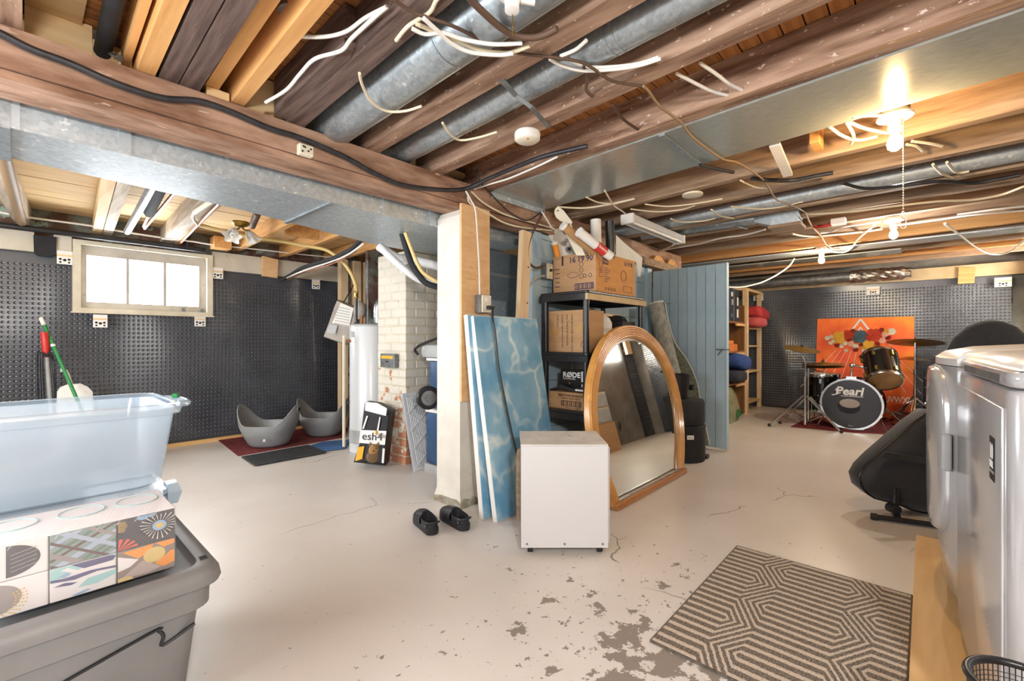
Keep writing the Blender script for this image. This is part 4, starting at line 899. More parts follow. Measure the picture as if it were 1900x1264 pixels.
mk(G().loft([[(p.x, p.y, z) for p in pts] for z in (.010, .02)]), 'mat_body', 'dark_mat', gm)
for k in range(7):
    a = pts[0].lerp(pts[1], .1+.13*k); b = pts[3].lerp(pts[2], .1+.13*k)
    mk(G().bar(a+Vector((.02, 0, .021)), b+Vector((-.02, 0, .021)), .012, .004), 'rib', 'black_rubber', gm)
one(G().loft([[tuple(at(u, v, Z=0))[:2]+(z,) for u, v in ((577, 829), (600, 839), (640, 834), (650, 818), (600, 822))] for z in (.009, .016)]), 'blue_mat', 'blue_mat', 'blue mat peeking out beside the water heater base', 'mat')
# cat litter bag
cl = thing('pet_food_bag', 'black and white plastic bag with cat photo and yellow print leaning on the chimney', 'bag', (2.15, 3.62, 0))
pf = [[at(u, v, D=d) for u, v in pts] for d, pts in ((3.92, [(656, 858), (715, 864), (716, 850), (722, 800), (727, 765), (716, 757), (700, 750), (677, 747), (674, 770), (668, 820), (660, 845)]),)]
front = pf[0]; back = [p+Vector((FW[0]*.13, FW[1]*.13, 0)) for p in front]
cen = sum(front, Vector())/len(front)
mk(G().loft([[p.lerp(cen, .12)-Vector((FW[0]*.035, FW[1]*.035, 0)) for p in front], front, back]), 'bag_body', 'black_plastic', cl, 40)
def onbag(pts, m, nm, d=3.868, th=.002):
    mk(G().slab([at(u, v, D=d) for u, v in pts], (FW[0]*th, FW[1]*th, 0)), nm, m, cl)
onbag([(678, 746), (700, 748), (718, 758), (716, 772), (700, 768), (677, 762)], 'white_print', 'white_top', 3.86)
onbag([(669, 798), (717, 800), (714, 826), (666, 822)], 'white_print', 'white_band')
text('print', 'esh4', .095, plane_mat(at(671, 816, D=3.862), at(690, 817, D=3.862)-at(671, 816, D=3.862), (0, 0, 1)), 'black_print', cl)
text('print', 'life', .06, plane_mat(at(701, 813, D=3.861), at(712, 813.5, D=3.861)-at(701, 813, D=3.861), (0, 0, 1)), 'grey_print', cl)
mk(G().ell(at(698, 803, D=3.862), .010, .010, .022, 10, 6), 'print_drop', 'yellow_print', cl)
onbag([(664, 830), (676, 828), (672, 852), (659, 856)], 'yellow_print', 'yellow_panel')
mk(G().ell(at(694, 846, D=3.868), .075, .012, .06, 14, 8), 'cat_body', 'tan_wire', cl, 60)
ct = mk(G().ell(at(694, 834, D=3.862), .052, .012, .046, 14, 8), 'cat_face', 'kraft', cl, 60)
for du in (-6, 6): mk(G().slab([at(694+du-4, 828, D=3.858), at(694+du+4, 828, D=3.858), at(694+du*1.3, 820, D=3.858)], (FW[0]*.004, FW[1]*.004, 0)), 'cat_ear', 'tan_wire', cl)
for du, dv in ((-4, 0), (4, 0), (0, 5)): mk(G().ell(at(694+du, 832+dv, D=3.848), .008, .004, .005, 8, 6), 'cat_mark', 'black_print', cl)
for du in (-8, -4, 0, 4, 8): mk(G().bar(at(694+du, 824, D=3.852), at(694+du*.7, 828, D=3.852), .004, .003), 'cat_stripe', 'brown_print', cl)
onbag([(710, 832), (714, 833), (712, 860), (708, 859)], 'white_print', 'side_stripe')
onbag([(680, 772), (683, 772), (675, 796), (672, 796)], 'white_print', 'gloss_stripe', 3.866); onbag([(704, 774), (706, 774), (702, 800), (699, 800)], 'white_print', 'gloss_stripe', 3.866)
# furnace filter leaning on chimney
ff = thing('furnace_filter', 'white pleated furnace filter leaning against the brick chimney', 'filter', at(790, 872, Z=0))
A, B, C_, D_ = at(772, 871, Z=0), at(813, 862, Z=0), None, None
A = Vector((2.25, 3.16, .0)); B = Vector((2.52, 3.17, .0)); 
C_ = Vector((2.52, 3.345, .64)); D_ = Vector((2.25, 3.345, .64))
nn = (B-A).cross(D_-A).normalized(); nn = nn if nn.y < 0 else -nn
xd = (B-A); yd = (D_-A)
def fp(s, t, h=0): return A+xd*s+yd*t+nn*h
mk(G().slab([fp(0, 0), fp(1, 0), fp(1, 1), fp(0, 1)], nn*-.02), 'pleat_bed', 'filter_card', ff)
for s0, s1, t0, t1 in ((0, 1, 0, .045), (0, 1, .955, 1), (0, .1, .045, .955), (.9, 1, .045, .955)):
    mk(G().slab([fp(s0, t0, .004), fp(s1, t0, .004), fp(s1, t1, .004), fp(s0, t1, .004)], nn*-.022), 'frame_strip', 'filter_white', ff)
for k in range(12):
    s = .14+.066*k; mk(G().slab([fp(s, .05, 0), fp(s+.03, .05, 0), fp(s+.015, .05, .006)], fp(0, .95)-fp(0, .05)), 'pleat', 'filter_white', ff)
for k in range(4):
    for sgn in (1, -1):
        a, b = (.1, .9) if sgn > 0 else (.9, .1)
        mk(G().bar(fp(a, .06+.225*k, .006), fp(b, .06+.225*(k+1), .006), .008, .003), 'grid_strap', 'filter_white', ff)
# blue wheeled cooler stacked behind the post
bc = thing('wheeled_cooler', 'two stacked blue coolers with a black wheel half hidden behind the post', 'cooler', (2.47, 3.0, 0))
mk(G().rbox(2.33, 2.86, .07, 2.62, 3.13, .50, .05, .02), 'lower_body', 'blue_bin', bc, 40)
mk(G().rbox(2.32, 2.85, .50, 2.63, 3.14, .53, .05, .008), 'lower_rim', 'white_plastic', bc, 40)
mk(G().rbox(2.35, 2.87, .53, 2.62, 3.12, .93, .05, .02), 'upper_body', 'blue_bin', bc, 40)
mk(G().rbox(2.33, 2.85, .93, 2.63, 3.14, .955, .05, .008), 'upper_rim', 'white_plastic', bc, 40)
mk(G().rbox(2.29, 2.82, .955, 2.64, 3.16, 1.07, .06, .03), 'lid', 'tank_grey', bc, 40)
mk(G().tube([(2.28, 3.15, .98), (2.25, 3.14, 1.04), (2.30, 2.9, 1.12), (2.30, 2.84, 1.1)], .012, 8), 'handle', 'black_plastic', bc, 60)
wc = at(794, 738, D=3.62)
mk(G().lathe(wc, [(.03, .03), (.085, .03), (.095, .02), (.095, -.02), (.085, -.03), (.03, -.03)], 24, ax=(FW[0]*-.7+.3, FW[1]*-.7, 0)), 'wheel', 'black_plastic', bc, 40)
mk(G().lathe(wc, [(.06, .036), (.055, .031), (.001, .034)], 20, ax=(FW[0]*-.7+.3, FW[1]*-.7, 0)), 'hub', 'dull_steel', bc, 40)
mk(G().box(2.32, 2.85, 0, 2.6, 3.12, .07), 'foot', 'tank_grey', bc)
# tools at the far left wall
bp = thing('push_broom', 'broom with a green handle and white tip leaning on the black membrane', 'broom', (.55, 5.4, 0))
a, b = at(76, 590, Y=5.70), at(137, 728, Y=5.42); e = b+(b-a)*.62
mk(G().cyl(a, a+(b-a)*.10, .016, n=10), 'grip', 'white_plastic', bp, 40); mk(G().cyl(a+(b-a)*.10, e, .013, n=10), 'handle', 'green_pole', bp, 40)
mk(G().cyl(a+(b-a)*.36, a+(b-a)*.39, .0165, n=10), 'joint', 'white_plastic', bp, 40)
mk(G().bar(e+Vector((-.15, 0, -.01)), e+Vector((.15, 0, -.01)), .06, .05), 'head', 'green_pole', bp)
mk(G().loft([[(e.x-.15, e.y-.03, e.z-.03), (e.x+.15, e.y-.03, e.z-.03), (e.x+.15, e.y+.03, e.z-.03), (e.x-.15, e.y+.03, e.z-.03)], [(e.x-.17, e.y-.05, .002), (e.x+.17, e.y-.05, .002), (e.x+.17, e.y+.05, .002), (e.x-.17, e.y+.05, .002)]]), 'bristles', 'black_matte', bp)
vc = thing('stick_vacuum', 'upright stick cleaner with red handle, grey tube and black cord', 'vacuum', (.30, 5.55, 0))
a, b, c = at(82, 617, Y=5.62), at(86, 662, Y=5.62), at(91, 727, Y=5.60)
mk(G().tube([a, at(84, 635, Y=5.61), b], .026, 10, 4), 'handle', 'red_plastic', vc, 50)
mk(G().cyl(b, (c.x+.03, c.y, .12), .019, n=12), 'tube', 'tank_grey', vc, 40)
mk(G().rbox(c.x-.12, c.y-.16, .002, c.x+.18, c.y+.06, .12, .03), 'floor_head', 'tank_grey', vc, 40)
for k, (du, w0) in enumerate(((-20, 0), (-14, 4), (-10, 2), (9, 0), (12, 3))):
    mk(G().tube([b+Vector((0, -.03, 0)), at(86+du*.8, 654+w0, Y=5.58), at(88+du, 690, Y=5.58), at(92+du, 760, Y=5.57), at(92, 800, Y=5.58)], .007, 6), 'cord_loop', 'black_wire', vc, 60)
dp = thing('dustpan', 'large white dustpan standing against the black membrane', 'dustpan', (.62, 5.55, 0))
pts = [(106, 727), (112, 719), (125, 714), (150, 712), (163, 718), (172, 727)]
top = [at(u, v, Y=5.55) for u, v in pts]
mk(G().slab(top+[Vector((top[-1].x+.02, 5.55, .01)), Vector((top[0].x-.02, 5.55, .01))], (0, .05, 0)), 'pan', 'white_plastic', dp)
mk(G().tube([at(112, 687, Y=5.60), at(122, 690, Y=5.60), at(132, 716, Y=5.58)], .018, 8, 4), 'handle', 'white_plastic', dp, 60)
# wall base strip
tag(mk(G().box(-1.9, 5.72, 0, 2.95, 5.76, .035), 'baseboard_left', 'plywood_x'), kind='structure')
# ================================================================== centre
# post
pt = thing('support_post', 'white painted square concrete post carrying the main beam', 'post', (2.07, 2.38, 0))
mk(G().loft([[(1.95, 2.235, 0), (2.20, 2.235, 0), (2.20, 2.53, 0), (1.955, 2.53, 0)], [(1.966, 2.258, .09), (2.19, 2.258, .09), (2.19, 2.50, .09), (1.966, 2.50, .09)],
             [(1.968, 2.26, 1.93), (2.19, 2.26, 1.93), (2.19, 2.495, 1.93), (1.968, 2.495, 1.93)], [(1.985, 2.27, 1.970), (2.18, 2.27, 1.970), (2.18, 2.48, 1.970), (1.985, 2.48, 1.970)]]), 'shaft', 'post_paint' if 'post_paint' in MATS else mat('post_paint', '#e6e2d9', '#d6d1c7', .6, scale=4, bump=.1, c3='#b5ada0', s3=20, t3=.72), pt)
mk(G().box(1.957, 2.232, .70, 2.215, 2.252, 1.998), 'plywood_panel', 'plywood', pt)
# worn collar at the foot
rg = []
for z, o in ((0.0, .004), (.02, .001), (.035, -.004)):
    rr = []
    for (x0, y0, x1, y1) in ((1.95, 2.235, 2.20, 2.235), (2.20, 2.235, 2.20, 2.53), (2.20, 2.53, 1.95, 2.53), (1.95, 2.53, 1.95, 2.235)):
        for k in range(6):
            t = k/6; j = random.uniform(-.004, .004)
            x = x0+(x1-x0)*t; y = y0+(y1-y0)*t
            rr.append((x+(o+j)*(1 if x > 2.07 else -1), y+(o+j)*(1 if y > 2.38 else -1), z+(random.uniform(-.01, .025) if z > .03 else 0)))
    rg.append(rr)
mk(G().loft(rg), 'worn_foot', 'worn_base', pt)
ob = thing('outlet_box', 'cream outlet in a grey metal box on the plywood of the post', 'outlet', (2.10, 2.21, 1.29))
mk(G().box(2.075, 2.178, 1.285, 2.165, 2.231, 1.405), 'metal_box', 'dull_steel', ob)
mk(G().box(2.085, 2.168, 1.288, 2.165, 2.178, 1.402), 'face_plate', 'cream_plastic', ob)
for z in (1.32, 1.372): mk(G().cyl((2.125, 2.169, z), (2.125, 2.164, z), .015, n=14), 'socket', 'white_plastic', ob)
cord = thing('extension_cord', 'black power cord plugged into the post outlet and hanging over the blue canvas', 'cord', at(962, 860, D=2.88))
p = Vector((2.125, 2.164, 1.32))
mk(G().box(p.x-.012, p.y-.03, p.z-.012, p.x+.014, p.y-.001, p.z+.012).box(p.x+.008, p.y-.028, p.z-.009, p.x+.04, p.y-.008, p.z+.009), 'plug', 'black_plastic', cord)
mk(G().tube([p+Vector((.035, -.018, 0)), at(914, 590, D=2.9), at(919, 620, D=2.88), at(925, 680, D=2.87), at(938, 750, D=2.86), at(952, 815, D=2.86), at(960, 850, D=2.87), at(963, 900, D=2.86), at(966, 940, D=2.85)], .007, 8), 'cord', 'black_wire', cord, 60)
# canvases
def water_mat():
    m = bpy.data.materials.new('water_print'); m.use_nodes = True; N = m.node_tree.nodes; L = m.node_tree.links; p = N['Principled BSDF']; p.inputs['Roughness'].default_value = .6
    tc = N.new('ShaderNodeTexCoord'); nn = N.new('ShaderNodeTexNoise'); nn.inputs['Scale'].default_value = 2.6; nn.inputs['Detail'].default_value = 3; L.new(tc.outputs['Object'], nn.inputs['Vector'])
    mxv = N.new('ShaderNodeMix'); mxv.data_type = 'RGBA'; mxv.inputs[0].default_value = .35; L.new(tc.outputs['Object'], mxv.inputs[6]); L.new(nn.outputs['Color'], mxv.inputs[7])
    vo = N.new('ShaderNodeTexVoronoi'); vo.feature = 'DISTANCE_TO_EDGE'; vo.inputs['Scale'].default_value = 4.2; L.new(mxv.outputs[2], vo.inputs['Vector'])
    r = N.new('ShaderNodeMapRange'); r.inputs[1].default_value = 0; r.inputs[2].default_value = .075; r.inputs[3].default_value = 1; r.inputs[4].default_value = 0; L.new(vo.outputs['Distance'], r.inputs[0])
    n2 = N.new('ShaderNodeTexNoise'); n2.inputs['Scale'].default_value = 3.2; n2.inputs['Detail'].default_value = 4; L.new(tc.outputs['Object'], n2.inputs['Vector'])
    r2 = N.new('ShaderNodeMapRange'); r2.inputs[1].default_value = .40; r2.inputs[2].default_value = .60; L.new(n2.outputs['Fac'], r2.inputs[0])
    mu = N.new('ShaderNodeMath'); mu.operation = 'MULTIPLY'; L.new(r.outputs[0], mu.inputs[0]); L.new(r2.outputs[0], mu.inputs[1])
    r3 = N.new('ShaderNodeMapRange'); r3.inputs[1].default_value = .3; r3.inputs[2].default_value = .72; L.new(n2.outputs['Fac'], r3.inputs[0])
    b = N.new('ShaderNodeMix'); b.data_type = 'RGBA'; b.inputs[6].default_value = hx('#5b9fca'); b.inputs[7].default_value = hx('#a6d0e6'); L.new(r3.outputs[0], b.inputs[0])
    o = N.new('ShaderNodeMix'); o.data_type = 'RGBA'; L.new(mu.outputs[0], o.inputs[0]); L.new(b.outputs[2], o.inputs[6]); o.inputs[7].default_value = hx('#dff0f2')
    L.new(o.outputs[2], p.inputs['Base Color']); return m
wm = water_mat()
def canvas(label, x0, y0, x1, y1, H, lean, th=.034):
    t = thing('canvas_painting', label, 'painting', ((x0+x1)/2, y0, 0), 'blue water canvases')
    up = Vector((0, lean, math.sqrt(1-lean*lean))); A = Vector((x0, y0, .003)); B = Vector((x1, y1, .003)); n = (B-A).cross(up).normalized(); n = -n if n.y > 0 else n
    mk(G().slab([A, B, B+up*H, A+up*H], -n*th), 'stretcher', 'paper', t)
    mk(G().slab([A+n*.002+(B-A)*.004+up*.003, B+n*.002-(B-A)*.004+up*.003, B+n*.002+up*(H-.003)-(B-A)*.004, A+n*.002+up*(H-.003)+(B-A)*.004], -n*.0018), 'water_picture', wm, t)
canvas('front blue water canvas with white edges leaning on the post', 1.952, 1.905, 2.60, 1.915, 1.272, .165)
canvas('rear blue water canvas mostly hidden behind the front one', 1.925, 1.995, 2.57, 2.005, 1.27, .115)
# small freezer-like white cabinet, square to the camera
def cf(r, z, d): return Vector((RT[0]*r+FW[0]*d, RT[1]*r+FW[1]*d, z))
def cbox(r0, r1, z0, z1, d0, d1):
    return G().add([cf(r0, z0, d0), cf(r1, z0, d0), cf(r1, z0, d1), cf(r0, z0, d1), cf(r0, z1, d0), cf(r1, z1, d0), cf(r1, z1, d1), cf(r0, z1, d1)],
                   [[3, 2, 1, 0], [4, 5, 6, 7], [0, 1, 5, 4], [1, 2, 6, 5], [2, 3, 7, 6], [3, 0, 4, 7]])
fz = thing('white_cabinet', 'square white metal cabinet on small black casters in front of the mirror', 'cabinet', cf(.27, 0, 2.48))
mk(cbox(.050, .488, .045, .555, 2.325, 2.66), 'body', 'white_enamel', fz)
mk(cbox(.047, .490, .042, .560, 2.31, 2.324), 'back_panel', 'white_enamel', fz)
mk(cbox(.489, .503, .06, .548, 2.33, 2.64), 'side_trim', 'white_enamel', fz)
mk(cbox(.045, .493, .555, .567, 2.32, 2.665), 'top', 'freezer_top', fz)
for r in (.076, .268, .462): mk(G().cyl(cf(r, .062, 2.311), cf(r, .062, 2.305), .005, n=8), 'screw', 'dull_steel', fz)
for r, d in ((.095, 2.36), (.455, 2.36), (.095, 2.6), (.455, 2.6)):
    mk(G().cyl(cf(r-.014, .022, d), cf(r+.014, .022, d), .022, n=14).join(cbox(r-.02, r+.02, .035, .046, d-.02, d+.02)), 'caster', 'black_plastic', fz, 40)
# offcut behind the cabinet
one(G().lathe(at(965, 872, D=2.78)*1.0-Vector((0, 0, at(965, 872, D=2.78).z)), [(.022, .0), (.026, .2), (.024, .40), (.018, .43), (.001, .44)], 10), 'log_offcut', 'far_wood_y', 'rough brown wooden offcut standing behind the white cabinet', 'log', smooth=30)
# ------------------------------------------------------------------ blue partition
wm_ = struct(G().box(2.76, 2.315, 0, 4.78, 2.40, 1.968), 'wall_middle', 'blue_paint')
random.seed(3)
z = 0.004
while z < 1.95:
    h = .192; z1 = min(z+h, 1.968); cut = random.uniform(3.0, 4.2)
    for a, b in ((2.86, cut-.002), (cut+.002, 4.70)): mk(G().box(a, 2.296+random.uniform(0, .003), z, b, 2.316, z1-.004), 'plank', 'blue_paint', wm_)
    z += h
mk(G().box(2.745, 2.288, 0, 2.858, 2.40, 1.968), 'corner_post', 'blue_paint', wm_)
mk(G().box(4.70, 2.262, 0, 4.80, 2.40, 1.90), 'door_jamb', 'blue_paint', wm_)
sw = thing('light_switch', 'cream toggle switch in a metal box on the blue wall', 'switch', (2.86, 2.24, 1.5))
p = at(1016, 504, Y=2.25)
mk(G().box(p.x-.04, 2.235, p.z-.06, p.x+.03, 2.294, p.z+.06), 'metal_box', 'dull_steel', sw)
mk(G().box(p.x-.032, 2.225, p.z-.06, p.x+.036, 2.235, p.z+.06), 'face_plate', 'cream_plastic', sw)
mk(G().box(p.x-.006, 2.205, p.z-.004, p.x+.006, 2.226, p.z+.016), 'toggle', 'black_plastic', sw)
mk(G().cyl((p.x, 2.2255, p.z+.042), (p.x, 2.223, p.z+.042), .005, n=8), 'screw', 'dull_steel', sw); mk(G().cyl((p.x, 2.2255, p.z-.042), (p.x, 2.223, p.z-.042), .005, n=8), 'screw', 'dull_steel', sw)
lb = thing('leaning_stud', 'pale pine stud leaning against the beam beside the blue wall', 'stud', (2.42, 2.18, 0))
mk(G().bar((2.43, 2.19, 0.002), (2.575, 2.215, 1.915), .098, .042, up=(0, -1, 0)), 'board', 'pale_pine_z', lb)
for t in (.55, .66, .72, .86): 
    q = Vector((2.43, 2.19, 0)).lerp(Vector((2.575, 2.215, 1.915)), t)+Vector((random.uniform(-.03, .03), -.0215, 0))
    mk(G().cyl(q, q+Vector((0, -.003, 0)), .006, n=8), 'nail_hole', 'brown_print', lb)
# ------------------------------------------------------------------ door
HG = Vector((4.815, 2.245, 0)); TP = Vector((4.745, 1.455, 0)); dd = (TP-HG); DW = dd.length; dx = dd.normalized(); dn = Vector((-1, dx.x/dx.y if False else 0, 0)); dn = Vector((dx.y, -dx.x, 0)); dn = -dn if dn.x > 0 else dn
dr = struct(G().slab([HG+dx*.02+Vector((0, 0, .12)), HG+dx*(DW-.02)+Vector((0, 0, .12)), HG+dx*(DW-.02)+Vector((0, 0, 1.80)), HG+dx*.02+Vector((0, 0, 1.80))], -dn*.022), 'door_1', 'blue_paint')
npl = 8; pw = DW/npl
for k in range(npl):
    a = HG+dx*(pw*k+.003); b = HG+dx*(pw*(k+1)-.003)
    mk(G().slab([a+dn*.002+Vector((0, 0, .025)), b+dn*.002+Vector((0, 0, .025)), b+dn*.002+Vector((0, 0, 1.868)), a+dn*.002+Vector((0, 0, 1.868))], dn*.02), 'plank', 'blue_paint', dr)
mk(G().slab([TP+dn*.024+Vector((0, 0, .02)), TP+dn*.024+dx*.012+Vector((0, 0, .02)), TP+dn*.024+dx*.012+Vector((0, 0, 1.87)), TP+dn*.024+Vector((0, 0, 1.87))], -dn*.05), 'edge_strip', 'blue_paint', dr)
lt = HG+dx*(DW-.06)+dn*.026+Vector((0, 0, 1.01))
mk(G().bar(lt-dx*.03, lt+dx*.10, .012, .012).tube([lt+dx*.03, lt+dx*.035+dn*.03, lt+dx*.02+dn*.035+Vector((0, 0, -.03)), lt+dx*.0+dn*.02+Vector((0, 0, -.05))], .006, 6), 'latch', 'dull_steel', dr)
for z in (1.62, 1.45): mk(G().cyl(HG+Vector((-.005, .01, z)), HG+Vector((-.005, .01, z+.07)), .01, n=8), 'hinge', 'dull_steel', dr)
mk(G().bar(HG+dx*.0+dn*.026+Vector((0, 0, 1.5)), HG+dx*.22+dn*.026+Vector((0, 0, 1.5)), .012, .004), 'wire_tie', 'dull_steel', dr)
# ------------------------------------------------------------------ black plastic shelving
SX0, SX1, SY0, SY1 = 2.78, 3.71, 1.80, 2.245
su = thing('plastic_shelf', 'black plastic shelving unit with four shelves against the blue wall', 'shelf', ((SX0+SX1)/2, (SY0+SY1)/2, 0))
LV = (1.467, 1.01, .575, .13)
for i, zt in enumerate(LV):
    mk(G().rbox(SX0, SY0, zt-.022, SX1, SY1, zt, .02, .006), 'shelf', 'black_plastic', su)
    L_ = G()
    for a in ((SX0, SY0, SX1, SY0+.02), (SX0, SY1-.02, SX1, SY1), (SX0, SY0+.02, SX0+.02, SY1-.02), (SX1-.02, SY0+.02, SX1, SY1-.02)): mk(G().box(a[0], a[1], zt-.068, a[2], a[3], zt-.022), 'shelf_lip', 'tan_paint' if (i == 0 and a[3] == SY0+.02) else 'black_plastic', su)
    for k in range(4): mk(G().box(SX0+.12+.2*k, SY0+.02, zt-.05, SX0+.135+.2*k, SY1-.02, zt-.022), 'stiffener', 'black_plastic', su)
for lx in (SX0+.035, SX1-.035):
    for ly in (SY0+.035, SY1-.035):
        for i in range(4):
            z1 = LV[i]-.068; z0 = LV[i+1] if i < 3 else 0
            mk(G().cyl((lx, ly, z0), (lx, ly, z1), .023, n=14), 'leg', 'black_plastic', su, 40)
def carton(name, x0, y0, z0, x1, y1, z1, m, label, tape=None, flaps=0):
    t = thing(name, label, 'box', ((x0+x1)/2, (y0+y1)/2, z0))
    mk(G().rbox(x0, y0, z0, x1, y1, z1, .004, .003, 1), 'carton', m, t)
    return t
LF = lambda x, y, z: plane_mat((x, y, z), (0, -1, 0), (0, 0, 1))   # writing on a face that looks towards -x
FF = lambda x, y, z: plane_mat((x, y, z), (1, 0, 0), (0, 0, 1))    # writing on a face that looks towards -y
bx = thing('open_carton', 'orange brown cardboard carton marked 16 19 90 on top of the black shelf', 'box', (3.25, 2.02, 1.467))
x0, y0, z0, x1, y1, z1 = 2.94, 1.83, 1.468, 3.56, 2.23, 1.775
mk(G().box(x0, y0, z0, x1, y1, z0+.006), 'bottom', 'cardboard', bx)
mk(G().box(x0, y0, z0+.006, x0+.006, y1, z1), 'side_wall', 'cardboard', bx); mk(G().box(x1-.006, y0, z0+.006, x1, y1, z1), 'side_wall', 'cardboard_orange', bx)
mk(G().box(x0+.006, y0, z0+.006, x1-.006, y0+.006, z1), 'front_wall', 'cardboard_orange', bx); mk(G().box(x0+.006, y1-.006, z0+.006, x1-.006, y1, z1), 'back_wall', 'cardboard', bx)
text('print', '16 19 90', .062, LF(x0-.001, y0+.245, z1-.065), 'purple_print', bx, bold=.0012)
mk(G().box(x0-.0015, y0+.30, z1-.08, x0-.0005, y0+.315, z1-.005), 'print_bar', 'black_print', bx)
mk(G().box(x0-.0015, y0+.02, z0+.025, x0-.0005, y0+.19, z0+.075), 'barcode', 'purple_print', bx)
for k in range(12): mk(G().box(x0-.0025, y0+.03+.013*k, z0+.031, x0-.0015, y0+.033+.013*k+.003*(k % 3), z0+.069), 'barcode_line', 'cardboard', bx)
for k in range(3): mk(G().torus((x0-.001, y0+.13, z0+.22-.045*k), .018, .0016, ax=(1, 0, 0), n=14, m=5), 'print_ring', 'purple_print', bx)
mk(G().torus((x0-.001, y0+.05, z0+.13), .014, .002, ax=(1, 0, 0), n=12, m=5), 'recycle_mark', 'purple_print', bx); mk(G().torus((x0-.001, y0+.10, z0+.13), .014, .002, ax=(1, 0, 0), n=12, m=5), 'recycle_mark', 'purple_print', bx)
rr = [(x0-.001, y0+.21+.05*math.cos(t), z0+.145+.02*math.sin(t)) for t in [k*PI/6 for k in range(13)]]
mk(G().tube(rr, .0014, 5, 2), 'print_oval', 'purple_print', bx)
for k in range(5): mk(G().box(x0-.0015, y0+.335, z0+.06+.035*k, x0-.0005, y0+.385-.008*(k % 2), z0+.066+.035*k), 'print_line', 'purple_print', bx)
mk(G().box(x0+.10, y0-.0015, z1-.085, x0+.18, y0-.0005, z1-.04), 'print_logo', 'purple_print', bx)
text('print_logo_word', 'TORK', .026, FF(x0+.105, y0-.0022, z1-.073), 'cardboard_orange', bx, bold=.001)
mk(G().tube([(x0+.045+.05*a, y0-.001, z0+.12+.12*b) for a, b in ((0, 0), (1, 0), (1, 1), (0, 1), (0, 0))], .0016, 4, 1), 'print_frame', 'purple_print', bx)
mk(G().box(x0+.066, y0-.0015, z0+.145, x0+.074, y0-.0005, z0+.20), 'print_person', 'purple_print', bx)
for k in range(7): mk(G().box(x0+.12, y0-.0015, z0+.09+.017*k, x0+.17+.02*(k % 3), y0-.0005, z0+.094+.017*k), 'print_line', 'purple_print', bx)
text('print', '16 19 90', .05, FF(x0+.43, y0-.001, z1-.06), 'purple_print', bx, bold=.001, sx=.8)
mk(G().torus((x0+.42, y0-.001, z0+.16), .045, .002, ax=(0, 1, 0), n=16, m=5), 'print_ring', 'purple_print', bx)
mk(G().tube([(x0+.42+.14*a, y0-.001, z0+.03+.05*b) for a, b in ((0, 0), (1, 0), (1, 1), (0, 1), (0, 0))], .0014, 4, 1), 'print_frame', 'purple_print', bx)
for k in range(4): mk(G().torus((x0+.14+.045*k, y0-.001, z0+.035), .011, .0018, ax=(0, 1, 0), n=10, m=5), 'print_ring', 'purple_print', bx)
# things standing in the carton
def tubep(name, a, b, r, m, label, cap=None):
    t = thing(name, label, 'tube', b); mk(G().cyl(a, b, r, n=18), 'tube', m, t, 40)
    d = (a-b).normalized()
    if cap: mk(G().cyl(a-d*.012, a+d*.008, r+.003, n=18), 'end_cap', cap, t, 40)
    return t
tubep('mailing_tube', at(1045, 419, D=3.3), at(1112, 477, D=3.46), .032, 'paper_tube', 'brown mailing tube with white cap sticking out of the open carton', 'white_plastic')
pt2 = tubep('poster_tube', at(1075, 431, D=3.27), at(1133, 476, D=3.42), .034, 'white_plastic', 'white poster tube with a red label sticking out of the open carton', 'white_plastic')
a, b = at(1075, 431, D=3.27), at(1133, 476, D=3.42)
mk(G().cyl(a.lerp(b, .52), a.lerp(b, .80), .0352, n=18), 'red_label', 'red_print', pt2, 40)
ax_ = (b-a).normalized(); sd_ = Vector((-FW[0], -FW[1], 0)); sd_ = (sd_-ax_*sd_.dot(ax_)).normalized()
text('label_word', 'hnova', .034, plane_mat(a.lerp(b, .54)+sd_*.037+sd_.cross(ax_)*-.01, ax_, sd_.cross(ax_)), 'white_print', pt2)
def roll(name, u, v0, v1, D, r, m, label):
    a, b = at(u, v0, D=D), at(u+2, v1, D=D+.02); t = thing(name, label, 'paper roll', b)
    prof = G(); n = 26; rings = []
    for p in (a, b): rings.append([p+Vector((math.cos(2*PI*k/n*1.12), math.sin(2*PI*k/n*1.12), 0))*(r-.0007*k) for k in range(n)])
    mk(prof.loft(rings, False, False), 'sheet', m, t, 60)
    rings = [[p+Vector((math.cos(2*PI*k/n), math.sin(2*PI*k/n), 0))*(r-.012) for k in range(n)] for p in (a-Vector((0, 0, .001)), b)]
    mk(G().loft(rings, False), 'inner_turn', m, t, 60)
    return t
roll('paper_roll', 1106, 408, 478, 3.55, .05, 'paper', 'white rolled paper standing in the open carton')
roll('paper_roll', 1132, 411, 480, 3.6, .045, 'black_plastic', 'glossy black roll standing in the open carton')
sh = [at(u, v, D=d) for u, v, d in ((1143, 436, 3.72), (1160, 452, 3.8), (1192, 478, 4.0), (1191, 495, 4.05), (1188, 514, 4.05), (1183, 512, 4.03), (1180, 486, 3.95), (1143, 480, 3.72))]
one(G().slab(sh, (FW[0]*.004, FW[1]*.004, 0)), 'paper_sheet', 'paper', 'large white paper sheet curling over the right edge of the open carton', 'paper')
gs = [at(u, v, D=3.42) for u, v in ((1029, 390), (1032, 385), (1037, 384), (1046, 391), (1062, 412), (1060, 417), (1086, 474), (1070, 474), (1046, 426), (1043, 412), (1032, 403), (1029, 396))]
gb = thing('guitar_template', 'cream wooden guitar shaped cutout sticking out of the open carton', 'cutout', gs[6])
mk(G().slab(gs, (FW[0]*.02, FW[1]*.02, 0)), 'cutout', 'cream_plastic', gb)
for u, v in ((1035, 391), (1042, 412), (1056, 416)): mk(G().cyl(at(u, v, D=3.418), at(u, v, D=3.412), .006, n=8), 'hole', 'brown_print', gb)
